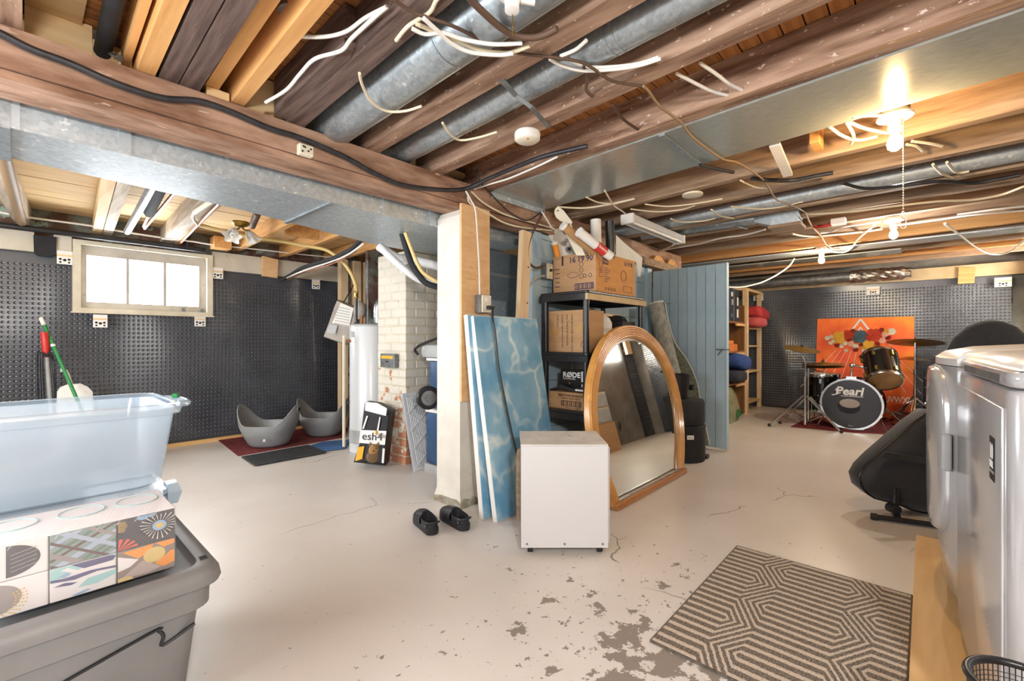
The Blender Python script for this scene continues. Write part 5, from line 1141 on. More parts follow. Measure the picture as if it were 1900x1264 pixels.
sp = [at(u, v, D=3.74) for u, v in ((1015, 431), (1037, 424), (1052, 440), (1066, 480), (1044, 490))]
sk = thing('sketch_poster', 'white poster with grey drawing tucked in the left of the open carton', 'poster', sp[-1])
mk(G().slab(sp, (FW[0]*.003, FW[1]*.003, 0)), 'sheet', 'paper', sk)
for (u, v, r) in ((1055, 463, .026), (1046, 452, .02), (1052, 446, .016)): mk(G().cyl(at(u, v, D=3.736), at(u, v, D=3.73), r, n=14), 'ink_patch', 'grey_print', sk)
mk(G().cyl(at(1056, 462, D=3.728), at(1056, 462, D=3.724), .013, n=12), 'ink_eye', 'black_print', sk)
tubep('felt_roll', at(1029, 452, D=3.70), at(1040, 500, D=3.72), .026, 'orange_print', 'orange roll with white end at the left of the open carton', 'white_plastic')
# second level
b2 = carton('closed_carton', 2.835, 1.85, 1.011, 3.09, 2.225, 1.33, 'cardboard', 'plain brown carton on the second shelf with vertical print')
mk(G().box(2.8335, 2.10, 1.14, 2.835, 2.222, 1.19), 'tape', 'kraft', b2); mk(G().box(2.8335, 1.853, 1.16, 2.835, 1.95, 1.21), 'tape', 'kraft', b2)
for k, (s, sz) in enumerate((('ONE UNIT', .022), ('DO NOT REMOVE CARTON', .02), ('Item: TABLE EXTENSION', .022), ('100% RECYCLED PAPER CARTON MADE WITH', .021))):
    text('print', s, sz, plane_mat((2.834, 2.115-.045*k, 1.30), (0, 0, -1), (0, -1, 0)), 'brown_print', b2)
mk(G().torus((2.834, 1.875, 1.07), .02, .002, ax=(1, 0, 0), n=14, m=5), 'print_ring', 'brown_print', b2)
one(G().box(3.12, 1.9, 1.011, 3.35, 2.2, 1.16).ell((3.24, 1.98, 1.22), .12, .10, .10, 10, 7), 'crumpled_paper', 'paper', 'crumpled white packing paper on the second shelf behind the mirror', 'paper', smooth=20)
one(G().box(3.10, 1.98, 1.305, 3.60, 2.12, 1.325), 'loose_board', 'pale_pine_x', 'thin pale board lying on top of the second shelf things', 'board')
one(G().box(3.4, 1.86, 1.011, 3.62, 2.2, 1.26).join(G().ell((3.5, 2.0, 1.27), .1, .12, .05, 10, 6)), 'black_bag', 'black_matte', 'dark lumpy bag on the second shelf at the right end', 'bag', smooth=30)
# third level
b3 = carton('food_carton', 2.83, 1.85, .576, 3.10, 2.20, .705, 'cardboard', 'brown food carton with barcode on the third shelf')
text('print', "WING'S FOOD PRODUCTS", .026, LF(2.829, 2.10, .672), 'brown_print', b3, sx=.72, bold=.0006)
text('print', 'TORONTO, CANADA  M8Z 5G9', .018, LF(2.829, 2.07, .652), 'brown_print', b3, sx=.68)
mk(G().box(2.8285, 1.885, .60, 2.829, 2.07, .642), 'barcode', 'brown_print', b3)
for k in range(14): mk(G().box(2.8275, 1.893+.0125*k, .604, 2.8285, 1.896+.0125*k+.003*(k % 3), .638), 'barcode_line', 'cardboard', b3)
text('print', 'PRODUCT OF CANADA', .016, LF(2.829, 2.03, .583), 'brown_print', b3, sx=.8)
b4 = carton('microphone_box', 2.90, 1.93, .735, 2.96, 2.13, .875, 'black_plastic', 'black microphone box with bold white lettering standing on the food carton')
text('print', 'RØDE', .056, LF(2.8985, 2.105, .815), 'white_print', b4, bold=.0016, sx=1.1)
text('print', 'MICROPHONES', .016, LF(2.8985, 2.103, .797), 'white_print', b4, sx=1.05)
mk(G().cyl((2.8995, 2.04, .768), (2.898, 2.04, .768), .010, n=12), 'gold_dot', 'brass', b4)
b5 = carton('microphone_box', 2.885, 1.85, .735, 2.95, 1.925, .868, 'black_plastic', 'narrow box with a pink portrait beside the black microphone box')
mk(G().box(2.8835, 1.853, .785, 2.885, 1.923, .865), 'picture', 'white_print', b5)
mk(G().ell((2.883, 1.888, .828), .0012, .024, .032, 12, 8), 'pink_face', mat('pink_print', '#d99a95', rough=.6), b5)
text('print', 'NT1', .036, LF(2.8825, 1.922, .745), 'white_print', b5, bold=.001, sx=.9)
for k in range(4):
    pts_ = [(2.845+.01*k, 2.19-.02*k, .712), (2.86, 2.10, .735+.006*k), (2.85, 2.0-.02*k, .72), (2.87, 1.93, .73), (2.86+.01*k, 1.87, .715)]
    cable('coiled_cable', pts_, .007, 'black_wire', ('backmost','second from back','second from front','frontmost')[3-k]+' black cable loop lying on top of the food carton', group='black cables on the food carton')
one(G().bar((2.85, 1.95, .727), (2.88, 1.865, .722), .035, .012), 'power_adapter', 'white_plastic', 'small white adapter lying among the black cables on the food carton', 'adapter')
# ------------------------------------------------------------------ mirror
mr = thing('arched_mirror', 'large arched mirror in a reeded oak frame leaning before the shelves', 'mirror', (3.17, 1.5, 0))
MS = .15; mu_ = Vector((0, MS, 1)).normalized(); mn = Vector((0, -1, MS)).normalized(); MC = 3.175; MW = .725; MH = 1.20; MZ = .50
def mp(x, h, o=0): return Vector((MC+x, 1.50, .03))+mu_*h+mn*o
out = []
for k in range(9): h = MZ*k/8; out.append((-(MW-.15*((MZ-h)/MZ)**2), h))
for k in range(1, 40):
    a = PI-PI*k/40; out.append((MW*math.cos(a)*abs(math.cos(a))**-.06 if abs(math.cos(a)) > .01 else 0, MZ+(MH-MZ)*math.sin(a)))
for k in range(8, -1, -1): h = MZ*k/8; out.append((MW-.15*((MZ-h)/MZ)**2, h))
def inset(d):
    r = []
    for i, (x, h) in enumerate(out):
        a = out[max(i-1, 0)]; b = out[min(i+1, len(out)-1)]; tx, th = b[0]-a[0], b[1]-a[1]; l = math.hypot(tx, th)
        r.append((x+th/l*d, h-tx/l*d if 0 < i < len(out)-1 else h))
    return r
prof = [(0, -.03), (0, .004), (.004, .012)]
for k in range(6): s = .008+.0135*k; prof += [(s, .012), (s+.004, .020), (s+.0095, .020), (s+.0135, .012)]
prof += [(.094, .010), (.098, .004), (.10, -.012)]
rings = [[mp(x, h, o) for x, h in inset(d)] for d, o in prof]
mk(G().loft(rings, False, False), 'reeded_frame', 'oak', mr, 35)
mk(G().slab([mp(x, h, -.010) for x, h in inset(.096)], mn*-.006), 'mirror_glass', 'mirror', mr)
mk(G().slab([mp(x, h, -.018) for x, h in inset(.004)], mn*-.012), 'backing', 'oak_dark', mr)
bev = [[mp(x, h, o) for x, h in inset(d)] for d, o in ((.099, -.0085), (.118, -.0065), (.120, -.0095))]
mk(G().loft(bev, False, False), 'bevel_edge', 'chrome', mr, 35)
mk(G().rbox(2.60, 1.452, 0.001, 3.75, 1.535, .045, .02, .012), 'base_rail', 'oak_dark', mr, 40)
mk(G().box(2.66, 1.478, .045, 3.69, 1.50, .052), 'rail_bead', 'steel', mr)
# ------------------------------------------------------------------ rolled carpet, tubs by the door
rc = thing('rolled_carpet', 'grey green carpet roll leaning on the blue door with a loose hanging flap', 'carpet', (4.5, 1.9, 0))
a, b = at(1216, 563, D=4.72), Vector((4.53, 1.73, .003))
rings = []; n = 24
xx, yy, zz = frame(a-b)
for t in (0, .25, .5, .75, 1):
    c = b.lerp(a, t); r = .082+.006*math.sin(t*5)
    rings.append([c+(xx*math.cos(2*PI*k/n)+yy*math.sin(2*PI*k/n))*r for k in range(n)])
mk(G().loft(rings), 'roll', 'carpet_back', rc, 50)
mk(G().torus(a, .078, .007, ax=(a-b), n=24, m=6), 'edge_binding', 'paper', rc, 60)
fe = [at(u, v, D=d) for u, v, d in ((1234, 562, 4.74), (1240, 595, 4.72), (1252, 635, 4.70), (1275, 668, 4.68), (1292, 705, 4.66), (1300, 745, 4.64), (1308, 785, 4.62), (1317, 826, 4.58))]
fi = [at(u, v, D=d) for u, v, d in ((1222, 562, 4.76), (1230, 600, 4.74), (1242, 645, 4.72), (1254, 690, 4.70), (1264, 730, 4.68), (1274, 770, 4.66), (1284, 800, 4.62), (1300, 828, 4.58))]
th = Vector((FW[0]*.008, FW[1]*.008, 0))
mk(G().loft([[p, q, q+th, p+th] for p, q in zip(fi, fe)]), 'flap', 'carpet_dark', rc, 40)
mk(G().tube(fe, .006, 6, 4), 'flap_edge', 'paper', rc, 60)
tc_ = (4.20, 1.68)
tb_ = thing('round_tub', 'black cylindrical drum tub with a pale label beside the mirror', 'tub', (tc_[0], tc_[1], 0))
mk(G().lathe((tc_[0], tc_[1], 0), [(.195, 0.0), (.20, .01), (.20, .30), (.204, .305), (.204, .325), (.197, .33)], 36), 'tub_body', 'black_matte', tb_, 40)
q = Vector((-tc_[0], -tc_[1], 0)).normalized(); q = (Matrix.Rotation(.35, 3, 'Z') @ q)
c = Vector((tc_[0], tc_[1], .235))+q*.2015; tdn = Vector((-q.y, q.x, 0))
mk(G().slab([c-tdn*.03-Vector((0, 0, .018)), c+tdn*.03-Vector((0, 0, .018)), c+tdn*.03+Vector((0, 0, .018)), c-tdn*.03+Vector((0, 0, .018))], q*.003), 'label', 'paper', tb_)
text('label_word', 'VINYL', .016, plane_mat(c+q*.0036-tdn*-.024*-1+Vector((0, 0, -.006)), tdn, (0, 0, 1)), 'black_print', tb_)
e = Vector((tc_[0], tc_[1], 0))+Vector((RT[0], RT[1], 0))*.2
mk(G().box(e.x-.03, e.y-.04, 0, e.x+.04, e.y+.02, .035), 'foot_clip', 'black_plastic', tb_)
tb2 = thing('round_tub', 'black round case stacked on the labelled drum tub', 'tub', (tc_[0], tc_[1], .335))
mk(G().lathe((tc_[0], tc_[1], 0), [(.192, .336), (.198, .345), (.196, .535), (.185, .555), (.10, .562), (.001, .564)], 36), 'case_body', 'black_matte', tb2, 40)
tb3 = thing('small_pot', 'small black pot with a side knob on top of the stacked round case', 'pot', (tc_[0]-.05, tc_[1]+.02, .564))
sc_ = Vector((tc_[0]-.04, tc_[1]+.03, .565))
mk(G().lathe(sc_, [(.095, 0), (.105, .10), (.118, .21), (.12, .222), (.11, .222), (.10, .20), (.001, .19)], 28), 'pot_body', 'black_plastic', tb3, 40)
kk = sc_+Vector((RT[0], RT[1], 0))*.11+Vector((0, 0, .10))
mk(G().cyl(kk, kk+Vector((RT[0], RT[1], 0))*.03-Vector((FW[0], FW[1], 0))*.03, .026, n=12), 'knob', 'black_plastic', tb3, 40)
# ------------------------------------------------------------------ clogs
def clog(heel, toe, label):
    t = thing('clog', label, 'shoe', heel, 'pair of black clogs')
    heel = Vector(heel); toe = Vector(toe); ax = (toe-heel); L0 = ax.length; ax.normalize(); sd = Vector((-ax.y, ax.x, 0))
    def W(s): return .040+.014*math.sin(min(s, 1)*PI*.78) if s < .9 else .052*max(0.02, (1-((s-.9)/.1)**2))**.5
    def hwid(s):
        if s < .12: return .040*math.sqrt(max(0.03, 1-((.12-s)/.12)**2))
        if s > .72: return .054*math.sqrt(max(0.03, 1-((s-.72)/.28)**2))
        return .040+.014*(s-.12)/.6
    def P(s, w, z): return heel+ax*(s*L0)+sd*w+Vector((0, 0, z))
    S = [0, .03, .08, .15, .25, .35, .45, .55, .65, .75, .85, .93, .98, 1]
    rings = []
    for s in S:
        w = hwid(s); top = .035 if s < .5 else .035
        rings.append([P(s, w*c, z) for c, z in ((-.92, .001), (-1, .01), (-1, .03), (-.95, .036), (.95, .036), (1, .03), (1, .01), (.92, .001))])
    mk(G().loft(rings), 'sole', 'black_rubber', t, 40)
    # vamp over the toes
    rings = []
    for s in (.44, .5, .58, .66, .75, .84, .92, .97, 1.0):
        w = hwid(s)*.98; h = .036+.058*math.sqrt(max(0, 1-((s-.50)/.50)**2)) if s > .5 else .098
        rings.append([P(s, w*math.cos(a), .034+(h-.034)*math.sin(a)**.8) for a in [PI*k/10 for k in range(11)]])
    mk(G().loft(rings, False, False), 'vamp', 'black_rubber', t, 50)
    # heel collar
    def oring(z, k): return [P(.30+(.30-.01*k)*math.cos(a)*(1 if math.cos(a) < 0 else .62), (hwid(.3)*(.99-.03*k))*math.sin(a), z+(.030*max(0, math.cos(a))**2 if z > .06 else 0)) for a in [2*PI*q/26 for q in range(26)]]
    mk(G().loft([oring(.034, 0), oring(.052, 0), oring(.070, 0), oring(.0715, 1), oring(.05, 2.5), oring(.037, 3.5)], False), 'collar', 'black_rubber', t, 50)
    rv = P(.14, -.043, .055); mk(G().ell(rv, .007, .007, .009, 8, 6), 'rivet', 'white_plastic', t)
    rv = P(.10, .041, .05); mk(G().ell(rv, .006, .006, .006, 8, 6), 'rivet', 'dull_steel', t)
    mk(G().tube([P(.16, -.044, .056), P(.06, -.036, .066), P(.0, 0, .07), P(.06, .036, .066), P(.16, .044, .056)], .006, 6), 'strap', 'black_rubber', t, 60)
clog(at(805, 994, Z=0), at(776, 963, Z=0), 'black clog left of its pair on the floor before the post')
clog(at(866, 986, Z=0), at(822, 957, Z=0), 'black clog right of its pair, nearer the blue canvas')
# ================================================================== right side
# plywood sheet under the appliances
one(G().box(1.0, -1.0, .001, 3.34, .038, .032), 'plywood_platform', 'plywood_x', 'plywood sheet lying under the washer and dryer', 'platform')
def lrect(o, ang):
    m = Matrix.Translation(o) @ Matrix.Rotation(ang, 4, 'Z'); return m
# near machine: local x along its front (near -> far), local y into the room, front at y = 0
NA = Vector((1.52, -.142, 0)); NB = Vector((2.345, -.09, 0)); ang = math.atan2(NB.y-NA.y, NB.x-NA.x); NW = (NB-NA).length
nm = lrect(NA, ang)
dy = thing('dryer', 'near white front loading dryer with ten year sticker beside the camera', 'dryer', (1.95, -.45, .033))
def rp(g, nm_, m, par, T, sm=40): return mk(g.xf(T), nm_, m, par, sm)
rp(G().rbox(0, -.66, .05, NW, 0, .985, .055, .012, 5), 'cabinet', 'white_enamel_gloss', dy, nm)
rp(G().rbox(.03, -.62, .033, NW-.03, -.04, .05, .03, 0), 'plinth', 'black_plastic', dy, nm)
rp(G().rbox(0, -.66, .988, NW, 0, 1.03, .055, .014, 5), 'console', 'white_enamel_gloss', dy, nm)
ring = []
for ins, z in ((.012, 1.03), (.03, 1.046), (.10, 1.062), (.25, 1.07)):
    ring.append([(ins+(NW-2*ins)*a, -.65+ins*.6+(.64-ins*1.2)*b, z+.045*(1-b)) for a, b in ((0, 0), (.5, 0), (1, 0), (1, .5), (1, 1), (.5, 1), (0, 1), (0, .5))])
rp(G().loft(ring), 'top_lid', 'white_enamel', dy, nm, 50)
rp(G().box(.10, -.012, .996, NW-.16, .002, 1.018), 'handle_slot', 'dull_steel', dy, nm)
rp(G().rbox(.055, -.004, .10, NW-.03, .006, .94, .004, .003), 'front_panel', 'white_enamel_gloss', dy, nm)
st = (nm @ Matrix.Translation((.075, .0066, .80)))
rp(G().box(.05, 0, -.055, .11, .001, .055), 'sticker', 'black_print', dy, st, 0)
tm = nm @ plane_mat((.18, .0082, .80), (-1, 0, 0), (0, 0, 1))
text('sticker_number', '10', .055, tm @ Matrix.Translation((0, .0, 0)), 'white_print', dy, bold=.001, sx=.8); text('sticker_word', 'YEAR', .024, tm @ Matrix.Translation((0, -.022, 0)), 'white_print', dy, bold=.0008, sx=.75)
text('sticker_word', 'WARRANTY', .010, tm @ Matrix.Translation((0, -.036, 0)), 'grey_print', dy)
# far machine with bulging door
ws = thing('washer', 'far white front loading washer with a bulging door', 'washer', (2.75, -.45, .033))
X0, X1 = 2.375, 3.10
def bulge(x): return -.088+.055*(1-((x-(X0+X1)/2)/((X1-X0)/2))**2)
def wring(z, ins=0, k=1.0):
    fr = [(X0+ins+(X1-X0-2*ins)*t, bulge(X0+(X1-X0)*t)*1.0-(1-k)*.05-ins, z) for t in [q/10 for q in range(11)]]
    return fr+[(X1-ins, -.78+ins, z), (X0+ins, -.78+ins, z)]
mk(G().loft([wring(.036, .03, .2), wring(.10, 0, .5), wring(.30, 0, 1), wring(.80, 0, 1), wring(1.0, 0, 1)]), 'cabinet', 'white_enamel_gloss', ws, 40)
mk(G().loft([wring(1.003, 0, 1), wring(1.03, .0, 1), wring(1.055, .02, .8), wring(1.075, .08, .3), wring(1.085, .2, .0)]), 'top_console', 'white_enamel', ws, 50)
def dring(s, y):
    pts = []; xm, zm = (X0+X1)/2, .655; a, b = .31*s, .335*s
    for k in range(40):
        t = 2*PI*k/40; c, s_ = math.cos(t), math.sin(t); e = .45
        x = xm+a*math.copysign(abs(c)**e, c); z = zm+b*math.copysign(abs(s_)**e, s_)
        pts.append((x, bulge(x)+y, z))
    return pts
mk(G().loft([dring(1, -.01), dring(1, .012), dring(.98, .024), dring(.90, .028), dring(.6, .03), dring(.2, .031)]), 'door', 'white_enamel_gloss', ws, 50)
mk(G().loft([dring(1.02, -.005), dring(1.02, .004)]), 'door_gasket', 'tank_grey', ws, 40)
mk(G().rbox(2.395, -.075, .60, 2.42, -.045, .74, .008), 'door_handle', 'tank_grey', ws, 40)
# dark mesh basket in the lower right corner
mb = thing('mesh_basket', 'dark wire mesh basket with a padded rim in the bottom right corner', 'basket', (1.325, -.125, .033))
bc_ = Vector((1.325, -.148, 0)); R0 = .085
mk(G().torus(bc_+Vector((0, 0, .422)), R0, .008, n=36, m=8), 'rim', 'black_plastic', mb, 60)
g = G()
for k in range(60):
    a = 2*PI*k/60; d = Vector((math.cos(a), math.sin(a), 0)); g.cyl(bc_+d*R0*.8+Vector((0, 0, .04)), bc_+d*R0+Vector((0, 0, .417)), .0010, n=4)
for k in range(37): g.torus(bc_+Vector((0, 0, .04+.010*k)), R0*(.8+.2*(.010*k)/.38), .0009, n=28, m=4)
tag(mk(g, 'wire_mesh', 'mesh_dark', mb), kind='stuff')
mk(G().lathe(bc_, [(.066, .033), (.068, .045), (.001, .046)], 28), 'base', 'mesh_dark', mb)
# black gig bag on a floor stand
gb_ = thing('gig_bag', 'black fabric gig bag standing on a stand beside the washer', 'bag', at(1665, 940, D=2.9))
go = [(1712, 772), (1695, 784), (1660, 815), (1625, 845), (1604, 866), (1594, 884), (1600, 906), (1622, 924), (1660, 933), (1692, 946), (1730, 953), (1765, 950), (1775, 900), (1770, 830), (1750, 775), (1730, 760)]
fr = [at(u, v, D=2.86) for u, v in go]; cn = sum(fr, Vector())/len(fr); bkv = Vector((FW[0], FW[1], 0))
def sc2(k, off): return [p.lerp(cn, k)+bkv*off for p in fr]
mk(G().loft([sc2(.5, -.075), sc2(.18, -.06), sc2(.04, -.03), sc2(0, .0), sc2(.02, .10), sc2(.2, .14)]), 'bag_body', 'bag_fabric', gb_, 50)
mk(G().tube([p+bkv*-.002 for p in sc2(-.004, .0)]+[sc2(-.004, .0)[0]], .006, 6, 2), 'piping', 'black_plastic', gb_, 60)
mk(G().slab([at(u, v, D=2.775) for u, v in ((1640, 838), (1722, 850), (1722, 862), (1632, 848))], (FW[0]*-.012, FW[1]*-.012, 0)), 'strap_band', 'bag_fabric', gb_)
sn = thing('instrument_stand', 'black tubular stand foot under the gig bag', 'stand', at(1665, 960, Z=0))
a, b = at(1616, 958, Z=.022), at(1762, 978, Z=.022)
mk(G().cyl(a, b, .015, n=12), 'foot_bar', 'black_plastic', sn, 40); mk(G().cyl(a, a+(b-a).normalized()*.03, .020, n=12), 'rubber_end', 'black_rubber', sn, 40)
c = at(1661, 948, D=2.80); mk(G().tube([c+Vector((0, 0, .14)), c+Vector((0, 0, .02)), Vector((a.lerp(b, .35).x, a.lerp(b, .35).y, .024))], .02, 12, 3), 'upright', 'black_plastic', sn, 40)
c2 = at(1660, 945, D=2.76); mk(G().cyl(c2-bkv*.02, c2+bkv*.04, .028, n=14), 'pad', 'black_rubber', sn, 40)
# padded black chair behind the machines
chx = at(1838, 640, D=3.35); co = thing('padded_chair', 'black padded chair back showing above the washer', 'chair', (chx.x, chx.y, 0))
rv_ = Vector((RT[0], RT[1], 0))
def cring(z, w, th, dd=0): return [chx*Vector((1, 1, 0)).x*0+Vector((chx.x, chx.y, z))+rv_*(w*math.cos(t))+bkv*(th*math.sin(t)+dd) for t in [2*PI*k/24 for k in range(24)]]
mk(G().loft([cring(.62, .26, .04), cring(.70, .33, .055), cring(.85, .36, .06), cring(1.0, .34, .06), cring(1.12, .28, .055), cring(1.20, .19, .05), cring(1.24, .10, .035), cring(1.255, .02, .01)]), 'backrest', 'seat_fabric', co, 60)
mk(G().rbox(chx.x-.25, chx.y-.25, .42, chx.x+.25, chx.y+.25, .50, .06), 'seat', 'seat_fabric', co, 40)
mk(G().cyl((chx.x, chx.y, .08), (chx.x, chx.y, .42), .028, n=12), 'post', 'black_plastic', co, 40)
mk(G().bar((chx.x, chx.y, .46), (chx.x, chx.y, .66), .06, .015), 'back_bracket', 'black_plastic', co)
for k in range(5):
    a = 2*PI*k/5; mk(G().bar((chx.x, chx.y, .08), (chx.x+.26*math.cos(a), chx.y+.26*math.sin(a), .05), .04, .03), 'base_leg', 'black_plastic', co)
    mk(G().cyl((chx.x+.26*math.cos(a)-.01, chx.y+.26*math.sin(a), .027), (chx.x+.26*math.cos(a)+.015, chx.y+.26*math.sin(a), .027), .025, n=10), 'caster', 'black_plastic', co, 40)
# plywood stud by the right edge of the drum wall
one(G().box(8.1, -.98, 1.62, 8.3, -.93, 2.1), 'stud_end', 'pale_pine_z', 'short pale stud end at the far right corner above the washer', 'stud')
one(G().slab([at(u, v, X=8.37) for u, v in ((1779, 497), (1810, 496), (1808, 525), (1777, 527))], (.04, 0, 0)), 'pine_block', 'new_pine_y', 'square pine block nailed above the membrane right of the foil duct', 'block')
# ------------------------------------------------------------------ patterned door rug
def rug_mat():
    m = bpy.data.materials.new('rug_weave'); m.use_nodes = True; N = m.node_tree.nodes; L = m.node_tree.links; p = N['Principled BSDF']; p.inputs['Roughness'].default_value = .95
    ge = N.new('ShaderNodeNewGeometry'); sx = N.new('ShaderNodeSeparateXYZ')
    nn = N.new('ShaderNodeTexNoise'); nn.inputs['Scale'].default_value = 60; L.new(ge.outputs['Position'], nn.inputs['Vector'])
    va = N.new('ShaderNodeVectorMath'); va.operation = 'MULTIPLY_ADD'; L.new(nn.outputs['Color'], va.inputs[0]); va.inputs[1].default_value = (.008, .008, 0); L.new(ge.outputs['Position'], va.inputs[2])
    L.new(va.outputs[0], sx.inputs[0])
    def mt(op, a, b=0, c=0):
        x = N.new('ShaderNodeMath'); x.operation = op
        for i, q in enumerate((a, b, c)):
            if isinstance(q, (int, float)): x.inputs[i].default_value = q
            else: L.new(q, x.inputs[i])
        return x.outputs[0]
    c_, e_, h_ = .117, .105, .19
    Lp = 2*(2*c_+e_)
    def cell(dp, dq):
        p1 = mt('ABSOLUTE', mt('SUBTRACT', mt('FLOORED_MODULO', mt('ADD', sx.outputs['Y'], dp+10*Lp), Lp), Lp/2))
        q1 = mt('ABSOLUTE', mt('SUBTRACT', mt('FLOORED_MODULO', mt('ADD', sx.outputs['X'], dq+10*2*h_), 2*h_), h_))
        return mt('ADD', mt('DIVIDE', q1, h_), mt('MAXIMUM', mt('DIVIDE', mt('SUBTRACT', p1, c_), e_), 0))
    oy, ox = -.026, .02
    d = mt('MINIMUM', cell(oy, ox), cell(oy+Lp/2, ox+h_))
    fr = mt('FRACT', mt('MULTIPLY_ADD', d, 4.0, .71))
    r = N.new('ShaderNodeMapRange'); r.inputs[1].default_value = .38; r.inputs[2].default_value = .46; L.new(fr, r.inputs[0])
    n2 = N.new('ShaderNodeTexNoise'); n2.inputs['Scale'].default_value = 190; n2.inputs['Detail'].default_value = 2; L.new(ge.outputs['Position'], n2.inputs['Vector'])
    n3 = N.new('ShaderNodeMapRange'); n3.inputs[1].default_value = .35; n3.inputs[2].default_value = .65; L.new(n2.outputs['Fac'], n3.inputs[0])
    dk = N.new('ShaderNodeMix'); dk.data_type = 'RGBA'; dk.inputs[6].default_value = hx('#4c433b'); dk.inputs[7].default_value = hx('#8f857a'); L.new(n3.outputs[0], dk.inputs[0])
    lt_ = N.new('ShaderNodeMix'); lt_.data_type = 'RGBA'; lt_.inputs[6].default_value = hx('#b9ab9c'); lt_.inputs[7].default_value = hx('#d3c7b8'); L.new(n3.outputs[0], lt_.inputs[0])
    mx = N.new('ShaderNodeMix'); mx.data_type = 'RGBA'; L.new(r.outputs[0], mx.inputs[0]); L.new(dk.outputs[2], mx.inputs[7]); L.new(lt_.outputs[2], mx.inputs[6])
    L.new(mx.outputs[2], p.inputs['Base Color'])
    b = N.new('ShaderNodeBump'); b.inputs['Strength'].default_value = .6; b.inputs['Distance'].default_value = .004; L.new(n2.outputs['Fac'], b.inputs['Height']); L.new(b.outputs[0], p.inputs['Normal'])
    return m
rgt = thing('patterned_rug', 'grey and cream rug with concentric hexagon lines on the floor before the dryer', 'rug', (1.9, .39, 0))
mk(G().box(1.562, .045, .001, 2.582, .735, .011), 'pile', rug_mat(), rgt)
mk(G().box(1.557, .733, .001, 2.588, .741, .009), 'binding', mat('rug_edge', '#6f665c', '#4f473f', .95, scale=80), rgt); mk(G().box(2.58, .041, .001, 2.588, .741, .0095), 'binding', 'rug_edge', rgt); mk(G().box(1.557, .037, .001, 2.588, .046, .0095), 'binding', 'rug_edge', rgt); mk(G().box(1.556, .041, .001, 1.564, .741, .0095), 'binding', 'rug_edge', rgt)
# ------------------------------------------------------------------ drum kit
one(G().loft([[tuple(at(u, v, Z=0))[:2]+(z,) for u, v in ((1467, 793), (1500, 776), (1720, 776), (1716, 792), (1652, 809), (1636, 806), (1580, 803))] for z in (.001, .009)]), 'drum_rug', 'red_mat', 'dark red rug under the drum kit', 'rug')
bdc = Vector((6.86, .67, .325)); bn = Vector((-bdc.x, -bdc.y, 0)).normalized(); bn = Matrix.Rotation(-.10, 3, 'Z') @ bn
bd_ = thing('bass_drum', 'black bass drum with white script lettering facing the room', 'drum', (bdc.x, bdc.y, .01)); RB = .315
bdc.z = RB+.010
bx_, by_, _ = frame(bn)
mk(G().cyl(bdc-bn*.40, bdc-bn*.02, RB-.022, n=40), 'shell', 'drum_black', bd_, 40)
for o in (0, -.40):
    mk(G().lathe(bdc+bn*o, [(RB-.02, -.022), (RB, -.022), (RB, .022), (RB-.022, .022)], 44, ax=bn, cap=False), 'hoop', 'chrome' if o == 0 else 'drum_black', bd_, 40)
    mk(G().lathe(bdc+bn*o, [(RB-.018, -.015), (RB-.018, .012), (.001, .012)], 44, ax=bn), 'head', 'drum_head' if o == 0 else 'white_plastic', bd_, 40)
up = Vector((0, 0, 1)); rt_ = up.cross(bn).normalized()
T = plane_mat(bdc+bn*.0135, rt_, up)
mk(G().ell((0, 0, 0), .115, .085, .001, 32, 4).xf(T @ Matrix.Translation((-.02, -.035, 0))), 'badge_disc', 'navy_cloth', bd_)
mk(G().ell((0, 0, 0), .10, .055, .001, 32, 4).xf(T @ Matrix.Translation((-.012, .008, .0015))), 'window_disc', 'grey_print', bd_)
text('logo', 'Pearl', .135, T @ Matrix.Translation((-.155, .112, .0008)), 'silver_print', bd_, shear=.18, bold=.004, sx=1.0)
mk(G().box(-.10, .092, 0, .12, .099, .001).xf(T), 'logo_underline', 'silver_print', bd_)
mk(G().tube([(-.10, .135, .001), (-.14, .115, .001), (-.175, .10, .001), (-.19, .108, .001)], .006, 6).xf(T), 'logo_swash', 'silver_print', bd_)
mk(G().tube([(-.085, .20, .001), (-.13, .19, .001), (-.15, .165, .001), (-.13, .15, .001), (-.10, .155, .001)], .005, 6).xf(T), 'logo_swash', 'silver_print', bd_)
text('small_mark', 'Pearl', .022, T @ Matrix.Translation((-.03, -.27, .0008)), 'silver_print', bd_, shear=.2)
for k in range(8):
    a = 2*PI*(k+.5)/8; d = rt_*math.cos(a)+up*math.sin(a); c = bdc+d*(RB-.004)
    mk(G().bar(c+bn*.025, c-bn*.09, .022, .018, up=d), 'claw', 'chrome', bd_)
    mk(G().bar(bdc+d*(RB-.012)-bn*.15, bdc+d*(RB-.012)-bn*.22, .022, .02, up=d), 'lug', 'chrome', bd_)
for s in (-1, 1):
    c = bdc+rt_*s*RB*.8-up*RB*.35-bn*.10; mk(G().cyl(c, Vector((c.x, c.y, .012))+rt_*s*.10+bn*.10, .009, n=8), 'spur', 'chrome', bd_, 40)
    mk(G().ell(Vector((c.x, c.y, .022))+rt_*s*.10+bn*.10, .014, .014, .012, 8, 6), 'spur_foot', 'black_rubber', bd_)
mk(G().box(-.05, RB-.025, -.12, .05, RB+.02, -.04).xf(T), 'tom_mount', 'chrome', bd_)
tp0 = bdc+up*(RB+.02)-bn*.08; tj = at(1581, 678, D=5.55)
